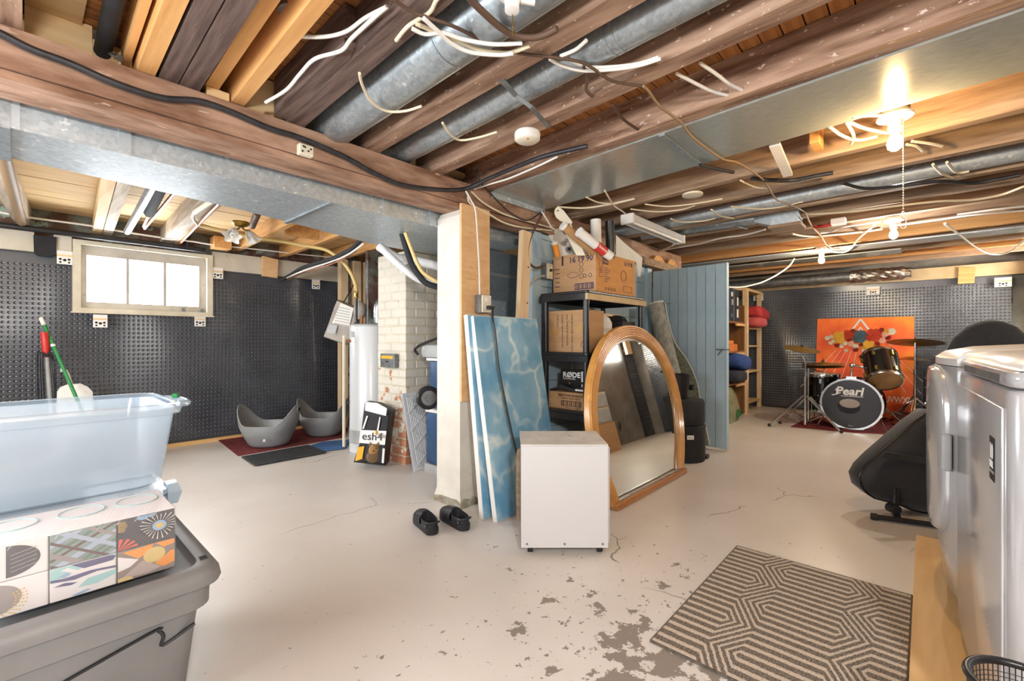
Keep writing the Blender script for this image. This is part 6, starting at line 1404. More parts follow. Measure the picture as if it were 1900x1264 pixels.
def drum(name, label, c0, c1, r, topm, botm, nl, par_mat='drum_black'):
    """c0 upper head centre, c1 lower head centre"""
    t = thing(name, label, 'drum', c1); ax = (c0-c1); L0 = ax.length; ax.normalize(); x, y, _ = frame(ax)
    mk(G().cyl(c1+ax*.012, c0-ax*.012, r-.008, n=36), 'shell', par_mat, t, 40)
    for c, m in ((c0, topm), (c1, botm)):
        mk(G().lathe(c, [(r-.01, -.02), (r, -.02), (r+.003, 0), (r, .02), (r-.01, .02)], 36, ax=ax, cap=False), 'hoop', 'chrome', t, 40)
        s = 1 if c is c0 else -1
        mk(G().cyl(c+ax*.006*s, c+ax*.010*s, r-.008, n=36), 'head', m, t)
    for k in range(nl):
        d = x*math.cos(2*PI*k/nl)+y*math.sin(2*PI*k/nl)
        for s, c in ((-1, c0), (1, c1)): 
            q = c+ax*s*.07; mk(G().bar(q+d*(r)-ax*.028, q+d*(r)+ax*.028, .024, .022, up=d), 'lug', 'brass' if name == 'rack_tom' else 'chrome', t)
        mk(G().cyl(c0+d*(r+.006)+ax*.015, c0+d*(r+.006)-ax*.06, .004, n=6), 'tension_rod', 'chrome', t)
    return t
tm0, tm1 = at(1631, 662, D=5.72), at(1641, 706, D=5.50)
tom = drum('rack_tom', 'black rack tom with brass lugs tilted above the bass drum', tm0, tm1, .185, 'drum_head', 'drum_skin', 6)
mk(G().tube([tp0, tp0+Vector((0, 0, .10)), tj, at(1597, 681, D=5.52), at(1606, 683, D=5.55)], .012, 10, 4), 'mount_arm', 'chrome', tom, 50)
mk(G().ell(tj, .03, .03, .03, 12, 8), 'arm_joint', 'chrome', tom, 50)
ft0 = at(1527, 696, D=6.1); ft = drum('floor_tom', 'black floor tom standing behind the left side of the bass drum', ft0, Vector((ft0.x, ft0.y, .16)), .20, 'white_plastic', 'drum_skin', 6)
for k in range(3):
    a = 2*PI*k/3+.6; d = Vector((math.cos(a), math.sin(a), 0)); mk(G().cyl(Vector((ft0.x, ft0.y, .35))+d*.215, Vector((ft0.x, ft0.y, .011))+d*.235, .008, n=8), 'leg', 'chrome', ft, 40)
def cymbal(t, c, r, tilt, name='cymbal'):
    x, y, z = frame(tilt)
    mk(G().lathe(c, [(r, 0), (r*.9, .002), (r*.5, .009), (r*.22, .014), (r*.17, .024), (r*.08, .032), (.006, .034), (.006, .030), (r*.17, .020), (r*.5, .006), (r, -.002)], 40, ax=z, cap=False), name, 'cymbal', t, 50)
    mk(G().cyl(c+z*.03, c+z*.075, .007, n=8), 'wing_nut', 'chrome', t); mk(G().cyl(c+z*.033, c+z*.046, .016, n=10), 'felt', 'black_matte', t)
def tripod(t, c, h0, R, a0=0, r=.009):
    for k in range(3):
        a = a0+2*PI*k/3; d = Vector((math.cos(a), math.sin(a), 0)); q = Vector((c.x, c.y, 0))
        for s in (-1, 1):
            o = Vector((-d.y, d.x, 0))*.012*s
            mk(G().cyl(q+Vector((0, 0, h0))+d*.02+o, q+d*R+Vector((0, 0, .022))+o, r*.7, n=8), 'leg', 'chrome', t, 40)
        mk(G().cyl(q+Vector((0, 0, .06))+d*.01, q+d*R*.55+Vector((0, 0, h0*.46)), r*.6, n=8), 'brace', 'chrome', t, 40)
        mk(G().ell(q+d*(R+.01)+Vector((0, 0, .02)), .022, .022, .019, 8, 6), 'rubber_foot', 'black_rubber', t)
sb = at(1494, 778, D=5.75); sb.z = 0
cs = thing('crash_stand', 'chrome cymbal stand with a tilted crash cymbal at the left of the drums', 'cymbal stand', sb)
tripod(cs, sb, .40, .42, 2.2); ctop = at(1487, 648, D=5.75)
mk(G().cyl(sb+Vector((0, 0, .03)), sb+Vector((0, 0, .62)), .015, n=12), 'lower_tube', 'chrome', cs, 40)
mk(G().tube([sb+Vector((0, 0, .6)), sb+Vector((0, 0, .82)), ctop+Vector((.0, 0, -.08)), ctop], .009, 10, 3), 'upper_tube', 'chrome', cs, 50)
mk(G().cyl(sb+Vector((0, 0, .58)), sb+Vector((0, 0, .64)), .022, n=12), 'clamp', 'chrome', cs, 40)
cymbal(cs, ctop, .20, (-.16, -.20, 1))
s2 = at(1500, 772, D=5.95); s2.z = 0
hs = thing('hihat_stand', 'chrome hi hat stand carrying the level cymbal beside the floor tom', 'cymbal stand', s2)
tripod(hs, s2, .36, .36, .2); htop = at(1527, 676, D=5.75)
mk(G().cyl(s2+Vector((0, 0, .03)), s2+Vector((0, 0, .75)), .014, n=12), 'lower_tube', 'chrome', hs, 40)
mk(G().tube([s2+Vector((0, 0, .74)), Vector((htop.x, htop.y, htop.z-.10)), htop], .009, 10, 3), 'boom', 'chrome', hs, 50)
cymbal(hs, htop, .235, (-.05, .03, 1)); cymbal(hs, htop-Vector((0, 0, .03)), .23, (-.05, .03, 1), 'lower_cymbal')
s3 = at(1702, 786, D=5.9); s3.z = 0; s3 = Vector((7.82, .05, 0))
rs_ = thing('ride_stand', 'chrome cymbal stand with the large dark ride cymbal at the right of the drums', 'cymbal stand', s3)
rtop = at(1698, 636, D=5.75)
s3 = Vector((rtop.x, rtop.y, 0)); rs_.location = s3
tripod(rs_, s3, .36, .36, .9)
mk(G().cyl(s3+Vector((0, 0, .03)), s3+Vector((0, 0, .7)), .015, n=12), 'lower_tube', 'chrome', rs_, 40); mk(G().cyl(s3+Vector((0, 0, .7)), rtop, .009, n=10), 'upper_tube', 'chrome', rs_, 40)
for z in (.7, .45): mk(G().cyl(s3+Vector((0, 0, z-.03)), s3+Vector((0, 0, z+.03)), .022, n=12), 'clamp', 'chrome', rs_, 40)
cymbal(rs_, rtop, .285, (.17, -.02, 1))
mk(G().lathe(at(1690, 668, D=5.95), [(.19, 0), (.1, .02), (.03, .04), (.001, .042)], 32, ax=(0, 0, 1)), 'second_cymbal', 'cymbal', rs_, 50)
am = at(1711, 760, D=5.85)
aa = thing('speaker_cabinet', 'black speaker cabinet standing right of the drum kit by the washer', 'speaker', (am.x, am.y, .002))
mk(G().rbox(am.x-.05, am.y-.42, .002, am.x+.22, am.y-.01, .72, .02), 'cabinet', 'black_matte', aa, 40)
mk(G().box(am.x-.056, am.y-.40, .05, am.x-.05, am.y-.05, .66), 'grille', 'mesh_dark', aa)
for z in (.12, .3, .5, .62): mk(G().cyl((am.x-.05, am.y-.03, z), (am.x-.058, am.y-.03, z), .008, n=8), 'corner_screw', 'chrome', aa)
pd = at(1672, 790, D=5.85); pd.z = .01
kp = thing('drum_pedal', 'black and chrome foot pedal behind the bass drum', 'pedal', pd)
mk(G().bar(pd+Vector((-.1, .05, .012)), pd+Vector((.2, -.02, .10)), .09, .012), 'footboard', 'black_plastic', kp)
mk(G().bar(pd+Vector((-.1, .05, .008)), pd+Vector((.22, -.02, .008)), .10, .012), 'base_plate', 'black_plastic', kp)
mk(G().cyl(at(1662, 776, D=5.8), at(1696, 735, D=5.85), .012, n=10), 'lever', 'black_plastic', kp, 40)
mk(G().cyl(at(1640, 765, D=5.7), at(1700, 768, D=5.9), .010, n=10), 'drive_rod', 'chrome', kp, 40)
# small kick side fittings and snare stand behind
sn_ = thing('snare_stand', 'low chrome snare stand half hidden behind the bass drum', 'stand', (7.62, .48, 0))
tripod(sn_, Vector((7.62, .48, 0)), .30, .30, .4); mk(G().cyl((7.62, .48, .03), (7.62, .48, .55), .012, n=10), 'tube', 'chrome', sn_, 40)
# ------------------------------------------------------------------ orange painting with garland
pa = [at(1516, 595, X=8.36), at(1696, 587, X=8.36)]
pn = thing('orange_painting', 'large orange canvas with felt flower garland and hand written alphabet', 'painting', (8.2, .67, .03))
PY0, PY1 = .115, 1.235; PB, PT = 8.13, 8.37; PZ0, PZ1 = .03, 1.435
def pp_(s, t, o=0):
    """s: 0 left (high y) .. 1 right, t: 0 bottom .. 1 top, o: towards the room"""
    n = Vector((-(PZ1-PZ0), 0, PT-PB)).normalized()
    return Vector((PB+(PT-PB)*t, PY1+(PY0-PY1)*s, PZ0+(PZ1-PZ0)*t))+n*o
def paint_mat():
    m = bpy.data.materials.new('orange_paint'); m.use_nodes = True; N = m.node_tree.nodes; L = m.node_tree.links; p = N['Principled BSDF']; p.inputs['Roughness'].default_value = .6
    tc = N.new('ShaderNodeTexCoord'); n = N.new('ShaderNodeTexNoise'); n.inputs['Scale'].default_value = 2.4; n.inputs['Detail'].default_value = 4; L.new(tc.outputs['Object'], n.inputs['Vector'])
    cr = N.new('ShaderNodeValToRGB'); L.new(n.outputs['Fac'], cr.inputs[0]); e = cr.color_ramp.elements
    e[0].position = .3; e[0].color = hx('#d8411f'); e[1].position = .7; e[1].color = hx('#f59a2e'); k = e.new(.5); k.color = hx('#ee6d26')
    L.new(cr.outputs[0], p.inputs['Base Color']); return m
mk(G().slab([pp_(0, 0), pp_(1, 0), pp_(1, 1), pp_(0, 1)], Vector((.03, 0, -.006))), 'canvas', paint_mat(), pn)
def seg(a, b, w, m, nm, o=.003): mk(G().bar(pp_(*a, o), pp_(*b, o), w, .003, up=(-1, 0, .17)), nm, m, pn)
for ap, hw, hb, w in ((.985, .085, .11, .025), (.90, .035, .05, .015)):
    seg((.475-hw, ap-hb), (.475, ap), w, 'silver_print', 'silver_chevron'); seg((.475, ap), (.475+hw, ap-hb), w, 'silver_print', 'silver_chevron')
for k in range(11):
    s = .22+.055*k; seg((s, .66), (s+(s-.48)*1.5, .25 if abs(k-5) > 1 else .35), .004, 'white_print', 'painted_string', .001)
text('lettering', 'RSTUVWXYZ', .125, plane_mat(pp_(.60, .15, .004), (0, -1, 0), pp_(0, 1)-pp_(0, 0)), 'white_print', pn, bold=.0005, sx=.66)
def felt_flower(s, t, r, m, petals=6):
    c = pp_(s, t, .01); n = Vector((-(PZ1-PZ0), 0, PT-PB)).normalized(); y = Vector((0, -1, 0)); u = y.cross(n) if y.cross(n).z > 0 else n.cross(y)
    g = G()
    for L_, (rr, oo, ph) in enumerate(((1, 0, 0), (.68, .012, .5), (.36, .022, .2))):
        for k in range(petals):
            a = 2*PI*(k+ph)/petals; d = y*math.cos(a)+u*math.sin(a)
            pc = c+d*(r*rr*.55)+n*(oo*r/.08)
            tt = [pc+(y*math.cos(q)+u*math.sin(q))*(r*rr*.48)+n*(.004*math.sin(q*2)) for q in [2*PI*j/8 for j in range(8)]]
            g.slab(tt, n*.006)
    o = mk(g, 'felt_flower', m, pn)
    return o
for nm, cc in (('felt_yellow', '#d9a83c'), ('felt_red', '#b63a26'), ('felt_teal', '#48606a'), ('felt_white', '#e3dccb'), ('felt_rust', '#8f2a22'), ('felt_pink', '#e9b8a4')): mat(nm, cc, rough=.95)
for s, t, r, m in ((.255, .79, .10, 'felt_yellow'), (.35, .815, .085, 'felt_red'), (.47, .80, .10, 'felt_teal'), (.61, .815, .10, 'felt_red'), (.56, .70, .09, 'felt_yellow'),
                   (.12, .785, .035, 'felt_white'), (.165, .80, .03, 'felt_white'), (.19, .755, .03, 'felt_white'), (.16, .735, .03, 'felt_white'), (.23, .71, .035, 'felt_rust'), (.28, .70, .03, 'felt_white'),
                   (.32, .73, .03, 'felt_white'), (.38, .725, .04, 'felt_pink'), (.43, .70, .035, 'felt_white'), (.43, .665, .035, 'felt_rust'), (.33, .655, .025, 'felt_white'), (.40, .86, .035, 'felt_rust'),
                   (.49, .715, .03, 'felt_rust'), (.645, .72, .04, 'felt_rust'), (.635, .675, .03, 'felt_pink'), (.69, .865, .035, 'felt_rust'), (.73, .82, .05, 'felt_pink'), (.755, .79, .035, 'felt_rust'),
                   (.79, .85, .05, 'felt_white'), (.74, .85, .04, 'felt_yellow'), (.78, .735, .03, 'felt_pink'), (.49, .595, .03, 'felt_rust'), (.52, .66, .03, 'felt_white'), (.70, .76, .04, 'felt_pink'), (.36, .77, .03, 'felt_rust')):
    felt_flower(s, t, r, m)
# ------------------------------------------------------------------ shelves behind the door
us = thing('wooden_shelves', 'brown wooden shelves with pale posts behind the blue door', 'shelf', (7.0, 2.2, 0))
mk(G().box(6.05, 2.36, .0, 7.36, 2.38, 1.62), 'back_panel', 'shelf_wood', us)
mk(G().box(7.30, 1.99, .02, 7.325, 2.36, 1.62), 'end_panel', 'shelf_wood', us)
mk(G().box(7.33, 1.955, 0, 7.40, 2.02, 1.86), 'post', 'pale_pine_z', us)
mk(G().box(6.10, 1.99, 0, 6.16, 2.06, 1.62), 'post', 'pale_pine_z', us)
for z in (1.37, .95, .50): mk(G().box(6.10, 1.98, z-.025, 7.30, 2.36, z), 'shelf_board', 'shelf_wood', us); mk(G().box(6.9, 1.975, z-.06, 7.30, 1.995, z-.025), 'cleat', 'plywood_x', us)
lsx = thing('pale_ladder_shelf', 'pale pine ladder shelf standing beside the drum wall membrane', 'shelf', (7.9, 2.2, 0))
for x in (7.46, 8.30):
    for y_ in (2.04, 2.44): mk(G().box(x, y_-.03, 0, x+.05, y_+.03, 1.86), 'post', 'pale_pine_z', lsx)
for z in (.14, .62, 1.02, 1.30): mk(G().box(7.46, 2.02, z-.02, 8.35, 2.46, z), 'shelf_board', 'pale_pine_x', lsx)
mk(G().box(7.40, 2.0, 1.86, 8.38, 2.48, 1.90), 'top_rail', 'pale_pine_x', lsx)
pbx = thing('printer_box', 'dark printed appliance carton on the top shelf behind the door', 'box', (6.95, 2.15, 1.37))
mk(G().box(6.60, 2.0, 1.371, 7.08, 2.32, 1.83), 'carton', 'navy_cloth', pbx)
for x, z, w_, h_, m in ((6.98, 1.43, .07, .12, 'white_print'), (6.99, 1.60, .06, .12, 'white_print'), (6.73, 1.72, .06, .06, 'white_print'), (6.74, 1.60, .07, .08, 'grey_print'), (6.73, 1.43, .05, .05, 'blue_mat')):
    mk(G().box(x, 1.998, z, x+w_, 2.0, z+h_), 'printed_picture', m, pbx)
mk(G().box(6.84, 1.9985, 1.375, 6.85, 2.0, 1.825), 'printed_edge', 'grey_print', pbx)
def cushion(name, c, rx, ry, rz, m, label, cat='cushion', rot=0):
    g = G().ell((0, 0, 0), rx, ry, rz, 20, 12, .62); g.xf(Matrix.Translation(c) @ Matrix.Rotation(rot, 4, 'Y')); return one(g, name, m, label, cat, smooth=60)
one(G().box(6.62, 1.99, .951, 6.98, 2.26, 1.05).box(6.66, 2.02, 1.052, 6.90, 2.22, 1.10), 'orange_carton', 'orange_box', 'small orange box on the middle shelf behind the door', 'box')
cushion('blue_cushion', (7.0, 2.04, .79), .28, .20, .115, 'blue_cloth', 'blue cushion bulging from the shelf behind the door', rot=.15)
cushion('navy_bedroll', (6.85, 2.05, .595), .24, .20, .09, 'navy_cloth', 'dark navy bedroll under the blue cushion behind the door', 'bedroll')
cushion('red_cushion', (7.85, 1.98, 1.52), .33, .17, .10, 'red_cloth', 'red cushion, upper of the two jutting from the pale shelf', rot=.1)
cushion('rose_cushion', (7.78, 1.99, 1.385), .30, .17, .085, 'rose_cloth', 'rose cushion, lower of the two jutting from the pale shelf')
mk_s = thing('soil_sack', 'pale green printed sack on the floor behind the door edge', 'sack', (6.55, 2.0, 0))
mk(G().loft([[(6.35, 1.9, .0), (6.70, 1.9, .0), (6.70, 2.12, .0), (6.35, 2.12, .0)], [(6.33, 1.88, .12), (6.74, 1.88, .12), (6.74, 2.14, .12), (6.33, 2.14, .12)], [(6.36, 1.92, .35), (6.68, 1.92, .35), (6.68, 2.10, .35), (6.36, 2.10, .35)], [(6.40, 1.98, .44), (6.66, 1.98, .45), (6.66, 2.03, .45), (6.40, 2.03, .44)]]), 'sack_body', 'sack', mk_s, 30)
mk(G().box(6.55, 1.873, .06, 6.72, 1.879, .16), 'green_print', 'green_pole', mk_s)
# things reflected in the mirror, standing along the right wall
dc = thing('drawer_tower', 'cream two drawer unit against the right wall, seen in the mirror', 'drawers', (6.3, -.85, 0))
mk(G().rbox(6.0, -1.0, .45, 6.5, -.68, .95, .01), 'carcass', 'drawer_cream', dc)
for z in (.48, .72): mk(G().box(6.03, -.682, z, 6.47, -.665, z+.20), 'drawer_front', 'tank_grey', dc)
mk(G().box(5.98, -1.02, 0, 6.52, -.66, .45), 'plinth', 'cardboard', dc)
one(G().rbox(5.0, -.98, 0.001, 5.5, -.55, .48, .006), 'storage_carton', 'kraft', 'large kraft carton against the right wall, seen in the mirror', 'box')
# ================================================================== foreground left: totes and tissue pack
def rr_ring(x0, y0, x1, y1, r, z, n=5):
    pts = []
    for (cx, cy, a0) in ((x1-r, y1-r, 0), (x0+r, y1-r, PI/2), (x0+r, y0+r, PI), (x1-r, y0+r, 1.5*PI)):
        for k in range(n+1):
            a = a0+k*PI/2/n; pts.append((cx+r*math.cos(a), cy+r*math.sin(a), z))
    return pts
TX0, TX1, TY0, TY1, TZ = -.16, .425, 1.565, 2.26, .425
tt = thing('storage_tote', 'large grey plastic tote in the foreground with its lid on', 'tote', ((TX0+TX1)/2, (TY0+TY1)/2, 0))
def tr_(o, z, r=.06): return rr_ring(TX0+o, TY0+o, TX1-o, TY1-o, r, z)
mk(G().loft([tr_(.085, .002), tr_(.075, .015), tr_(.045, .30), tr_(.038, .375)]), 'tub', 'tote_grey', tt, 40)
mk(G().loft([tr_(.036, .30), tr_(.022, .305), tr_(.020, .37), tr_(.034, .372)], False), 'reinforcing_band', 'tote_grey', tt, 40)
mk(G().loft([tr_(.016, .368), tr_(.0, .374), tr_(-.004, .385), tr_(0, .408), tr_(.012, .420), tr_(.03, .425), tr_(.048, .421), tr_(.055, .405), tr_(.062, .400)], True), 'lid', 'tote_grey', tt, 40)
# raised panel outline on the front face
fy = lambda z: TY0+.085-(.04)*(z-.015)/.30-.003
ol = [(TX0+.10, .02), (TX0+.10, .17), (TX0+.13, .20), (.25, .275), (.275, .27), (.285, .25), (.285, .225), (.36, .255)]
mk(G().tube([(x, fy(z)-.002, z) for x, z in ol], .005, 6, 4), 'panel_groove', 'mesh_dark', tt, 60)
for x, y in ((TX1-.03, TY0+.10),): mk(G().box(x-.012, y-.02, .425, x+.006, y+.004, .427), 'lid_notch', 'black_matte', tt)
# tissue pack
PX0, PX1, PY0_, PY1_, PZ0_, PZ1_ = -.075, .319, 1.648, 1.885, .427, .602
tp = thing('tissue_box_pack', 'plastic wrapped pack of six patterned tissue boxes on the grey tote', 'tissue pack', ((PX0+PX1)/2, (PY0_+PY1_)/2, PZ0_))
cw = (PX1-PX0)/3; rh = (PZ1_-PZ0_)/2
mat('plaid_base', '#8fa3a0', '#76908f', .6, scale=30); mat('tb_dark', '#33303c', rough=.5); mat('tb_white', '#ece9ec', rough=.5); mat('tb_grey', '#9c9494', '#8d8585', .5, scale=20)
mat('tb_taupe', '#8d7f78', rough=.5); mat('tb_orange', '#f29a2e', rough=.5); mat('tb_sand', '#d8c07a', rough=.5); mat('tb_blue', '#a9b7cf', rough=.5); mat('tb_maroon', '#5b3f3f', rough=.6); mat('tb_green', '#5e7a6b', rough=.6); mat('tb_aqua', '#9fd0d4', rough=.5); mat('tb_violet', '#4d4a7d', rough=.5); mat('tb_gold', '#d9b65c', rough=.5); mat('tb_coral', '#e0583e', rough=.5); mat('tb_mauve', '#b5a4a0', rough=.5); mat('tb_lblue', '#8db3d6', rough=.5)
def tbox(c, r, base):
    x0 = PX0+cw*c; z0 = PZ0_+rh*r
    o = mk(G().rbox(x0+.001, PY0_+.001, z0+.001, x0+cw-.001, PY1_-.001, z0+rh-.001, .003, .002, 1), 'tissue_box', base, tp)
    return o, x0, z0
def flat(par, pts, m, x0, z0, o=0, nm='print'):
    """pattern cut to the face of the box (s,t in 0..1)"""
    mk(G().slab([(x0+.002+(cw-.004)*min(max(s, 0), 1), PY0_+.0005-o*.0004, z0+.002+(rh-.004)*min(max(t, 0), 1)) for s, t in pts], (0, -.0004, 0)), nm, m, par)
def disc(cx, cy, rx, ry, a0=0, a1=2*PI, n=22): return [(cx+rx*math.cos(a0+(a1-a0)*k/n), cy+ry*math.sin(a0+(a1-a0)*k/n)) for k in range(n+(0 if abs(a1-a0) > 6.2 else 1))]
def clipx(poly):  # Sutherland-Hodgman to the unit square
    for ax, lim, sg in ((0, 0, 1), (0, 1, -1), (1, 0, 1), (1, 1, -1)):
        out = []
        for i in range(len(poly)):
            a, b = poly[i-1], poly[i]; ia = (a[ax]-lim)*sg >= 0; ib = (b[ax]-lim)*sg >= 0
            if ia != ib:
                t = (lim-a[ax])/(b[ax]-a[ax]); out.append((a[0]+(b[0]-a[0])*t, a[1]+(b[1]-a[1])*t))
            if ib: out.append(b)
        poly = out
        if not poly: return []
    return poly
def fl(par, pts, m, x0, z0, o=0):
    q = clipx(list(pts))
    if len(q) > 2: flat(par, q, m, x0, z0, o)
# left column: circles
for r in (0, 1):
    o, x0, z0 = tbox(0, r, 'tb_white'); dx = .0 if r else -.25
    fl(o, disc(.34+dx, .42, .36, .42, PI/2, 1.5*PI), 'tb_grey', x0, z0); fl(o, disc(.44+dx, .52, .46, .46, -PI/2, PI/2), 'tb_dark' if r else 'tb_grey', x0, z0)
    for k in range(5): fl(o, [(.05+dx+.02*k, .30+.06*k), (.30+dx, .34+.06*k), (.30+dx, .36+.06*k), (.05+dx+.02*k, .32+.06*k)], 'tb_gold', x0, z0, 1)
    for i in range(4):
        for k in range(9):
            a = PI*.55+.16*k if r else -.9+.16*k; R = .46+.05*i
            cx, cy = (.36+dx+R*math.cos(a)*1.0, .45+R*math.sin(a)*1.05)
            fl(o, disc(cx, cy, .018, .022, n=6), 'tb_gold', x0, z0, 1)
    if r: 
        for k in range(5): fl(o, [(.5, .2+.12*k), (.85, .32+.12*k), (.85, .34+.12*k), (.5, .22+.12*k)], 'grey_print', x0, z0, 1)
# middle column: plaid above, brush strokes below
o, x0, z0 = tbox(1, 1, 'plaid_base')
for k, (c0, w_, m) in enumerate(((-.9, .16, 'tb_blue'), (-.55, .12, 'tb_green'), (-.3, .10, 'tb_maroon'), (0, .22, 'tb_blue'), (.38, .10, 'tb_green'), (.6, .1, 'tb_green'), (.85, .2, 'tb_blue'))):
    fl(o, [(c0, 0), (c0+w_, 0), (c0+w_+1.25, 1), (c0+1.25, 1)], m, x0, z0, 0)
for k, (c0, w_, m) in enumerate(((.0, .12, 'tb_maroon'), (.35, .18, 'tb_grey'), (.8, .10, 'tb_maroon'), (1.2, .16, 'tb_blue'), (1.6, .12, 'tb_grey'))):
    fl(o, [(c0, 0), (c0+w_, 0), (c0+w_-1.1, 1), (c0-1.1, 1)], m, x0, z0, 1)
o, x0, z0 = tbox(1, 0, 'tb_white')
for pts, m, oo in (([(0, .62), (.3, .75), (.7, .92), (1, .86), (1, 1), (0, 1)], 'tb_aqua', 0), ([(.3, 1), (.5, .8), (.95, .82), (1, .95), (.9, 1)], 'tb_violet', 1), ([(0, .6), (.35, .52), (.7, .6), (1, .55), (1, .62), (.6, .68), (.2, .64), (0, .68)], 'tb_violet', 1),
                   ([(.4, .25), (.55, .45), (1, .5), (1, .35), (.7, .22)], 'tb_aqua', 1), ([(.05, .45), (.3, .38), (.4, .42), (.2, .5)], 'tb_violet', 1), ([(.3, .05), (.55, .12), (.6, .08), (.4, 0)], 'tb_lblue', 1), ([(.1, .72), (.25, .8), (.3, .72), (.2, .66)], 'tb_lblue', 2), ([(.15, .9), (.4, .7), (.45, .74), (.25, .95)], 'tb_white', 2), ([(.55, .72), (.8, .78), (.85, .74), (.6, .68)], 'tb_white', 2)):
    fl(o, pts, m, x0, z0, oo)
# right column: flowers above, orange tiles below
o, x0, z0 = tbox(2, 1, 'tb_dark')
fl(o, disc(.72, .55, .34, .42), 'black_print', x0, z0, 1)
for k in range(22):
    a = 2*PI*k/22; R = 1+.12*math.sin(3*a)
    fl(o, [(.72+.12*math.cos(a), .55+.14*math.sin(a)), (.72+.33*R*math.cos(a), .55+.42*R*math.sin(a)), (.72+.33*R*math.cos(a+.06), .55+.42*R*math.sin(a+.06))], 'tb_white', x0, z0, 2)
fl(o, disc(.72, .55, .13, .17), 'tb_lblue', x0, z0, 3); fl(o, disc(.72, .55, .07, .09), 'tb_gold', x0, z0, 4)
for k in range(8): fl(o, [(0, .62+.045*k), (.16-.012*abs(k-4), .60+.045*k), (.16-.012*abs(k-4), .615+.045*k), (0, .64+.045*k)], 'tb_gold', x0, z0, 2)
for a in (.1, .5, .9, 1.3): fl(o, [(0, 0), (.34*math.cos(a), .38*math.sin(a)), (.34*math.cos(a+.22), .38*math.sin(a+.22))], 'tb_coral', x0, z0, 2)
fl(o, disc(.42, .95, .10, .09), 'tb_lblue', x0, z0, 1); fl(o, disc(.58, .98, .08, .09), 'tb_lblue', x0, z0, 1)
o, x0, z0 = tbox(2, 0, 'tb_taupe')
for pts, m, oo in (([(.08, .95), (.62, 1), (.55, .8), (.35, .62)], 'tb_orange', 0), ([(.65, 1), (1, 1), (1, .85), (.8, .8)], 'tb_orange', 0), ([(.62, .3), (.95, .62), (1, .6), (1, .2), (.8, .12)], 'tb_orange', 0), ([(0, .85), (.35, .6), (.2, .42), (0, .35)], 'tb_white', 0), ([(.05, .1), (.42, .52), (.78, .15), (.5, .05)], 'tb_mauve', 0)):
    fl(o, pts, m, x0, z0, oo)
fl(o, disc(.63, .62, .20, .26), 'tb_sand', x0, z0, 1); fl(o, disc(.1, .0, .16, .14), 'tb_sand', x0, z0, 1)
mk(G().rbox(PX0-.003, PY0_-.003, PZ0_, PX1+.003, PY1_+.003, PZ1_+.006, .008, .006, 2), 'plastic_wrap', 'wrap', tp, 40)
mk(G().box(PX0+.002, PY0_+.002, PZ1_-.0005, PX1-.002, PY1_-.002, PZ1_+.0008), 'top_sheet', 'tb_white', tp)
for c, w_ in ((.5, .05), (1.55, .05), (2.5, .05)):
    cx = PX0+cw*c; mk(G().lathe((cx, (PY0_+PY1_)/2+.04, PZ1_+.0008), [(.05, 0), (.05, .0006), (.001, .0006)], 24), 'perforated_oval', 'tb_white', tp)
    mk(G().tube([(cx+.05*math.cos(a), (PY0_+PY1_)/2+.04+.05*math.sin(a), PZ1_+.002) for a in [2*PI*k/12 for k in range(13)]], .0016, 5, 2), 'perforation', 'tb_aqua', tp, 60)
for k in range(9):
    xx = PX0+.04*k+.02; mk(G().tube([(xx, PY0_-.003, PZ1_-.012), (xx+.02, PY0_+.01, PZ1_+.0075), (xx+.05, PY0_+.07+.02*(k % 3), PZ1_+.008)], .0016, 5), 'wrap_crease', 'wrap', tp, 60)
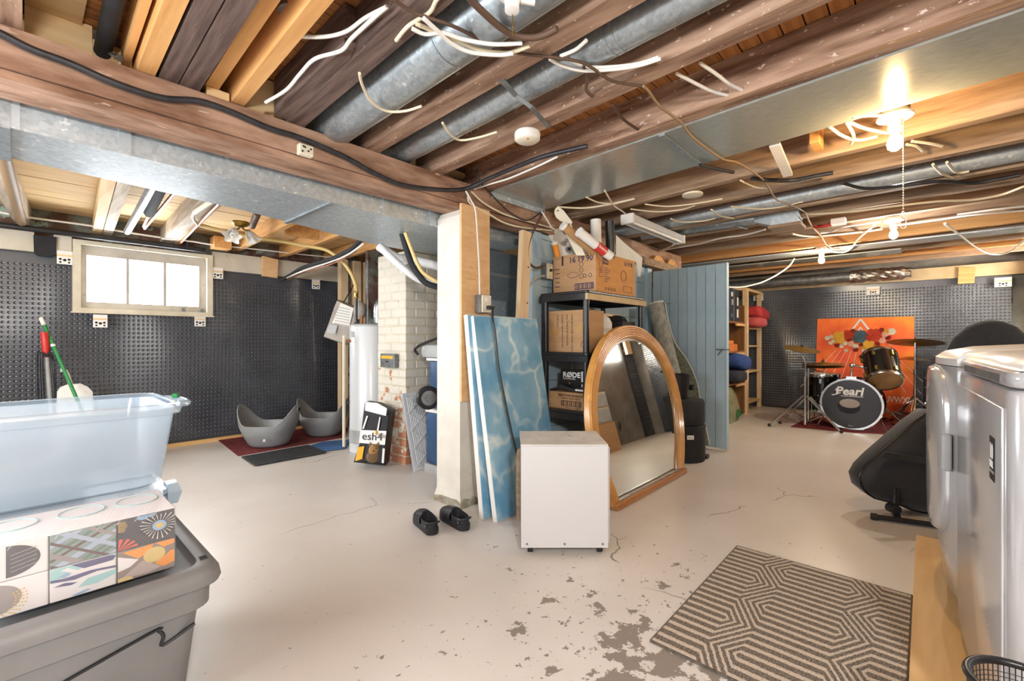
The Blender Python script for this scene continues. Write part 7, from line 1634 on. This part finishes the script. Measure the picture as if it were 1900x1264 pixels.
# lower clear bin with light blue latches and upper clear bin
BX0, BX1 = -.33, .365
lb_ = thing('latched_bin', 'low clear plastic bin with light blue latches behind the tissue pack', 'bin', ((BX0+BX1)/2, 2.1, .427))
def shell(par, nm_, x0, y0, x1, y1, z0, z1, tp_, m, r=.06, th=.004):
    def q(o, z): return rr_ring(x0+o, y0+o, x1-o, y1-o, r, z)
    return mk(G().loft([q(tp_+.02, z0), q(tp_+.004, z0+.012), q(tp_, z0+.03), q(0, z1), q(th, z1), q(tp_+th, z0+.03), q(tp_+th+.02, z0+th)], True), nm_, m, par, 40)
shell(lb_, 'bin_body', BX0, 1.905, BX1-.015, 2.25, .428, .575, .02, 'clear_plastic')
mk(G().loft([rr_ring(BX0-.008, 1.897, BX1-.007, 2.258, .06, z) for z in (.575, .592)]), 'lid', 'clear_plastic', lb_, 40)
for y_ in (1.93, ):
    mk(G().loft([[(BX1-.012, y_, .535), (BX1+.018, y_+.01, .53), (BX1+.022, y_+.07, .53), (BX1-.012, y_+.08, .535)], [(BX1-.012, y_, .575), (BX1+.03, y_+.005, .57), (BX1+.034, y_+.075, .57), (BX1-.012, y_+.08, .575)], [(BX1-.012, y_+.01, .60), (BX1+.018, y_+.015, .602), (BX1+.02, y_+.065, .602), (BX1-.012, y_+.07, .60)]]), 'latch', 'latch_blue', lb_, 20)
ub = thing('clear_bin', 'large open clear plastic bin stacked behind the tissue pack', 'bin', ((BX0+BX1)/2, 2.2, .593))
UB = (-.36, 1.93, .385, 2.42)
shell(ub, 'bin_body', UB[0], UB[1], UB[2], UB[3], .594, .865, .03, 'clear_plastic', .07)
def uq(o, z): return rr_ring(UB[0]+o, UB[1]+o, UB[2]-o, UB[3]-o, .07, z)
mk(G().loft([uq(.0, .842), uq(-.014, .846), uq(-.018, .866), uq(-.014, .878), uq(.0, .882), uq(.006, .878)], False), 'rim', 'clear_plastic', ub, 40)
mk(G().tube([(UB[2]+.01, 2.00, .872), (UB[2]+.045, 2.03, .868), (UB[2]+.055, 2.12, .868), (UB[2]+.04, 2.2, .870), (UB[2]+.01, 2.22, .874)], .011, 8, 4), 'handle', 'clear_plastic', ub, 60)
mk(G().tube([(UB[2]+.03, 2.16, .884), (UB[2]+.045, 2.19, .884)], .010, 8, 1), 'green_tab', 'green_pole', ub)
mk(G().loft([rr_ring(UB[0]+.07, UB[1]+.032, UB[2]-.07, UB[1]+.04, .004, z) for z in (.63, .64)]), 'embossed_line', 'clear_plastic', ub)
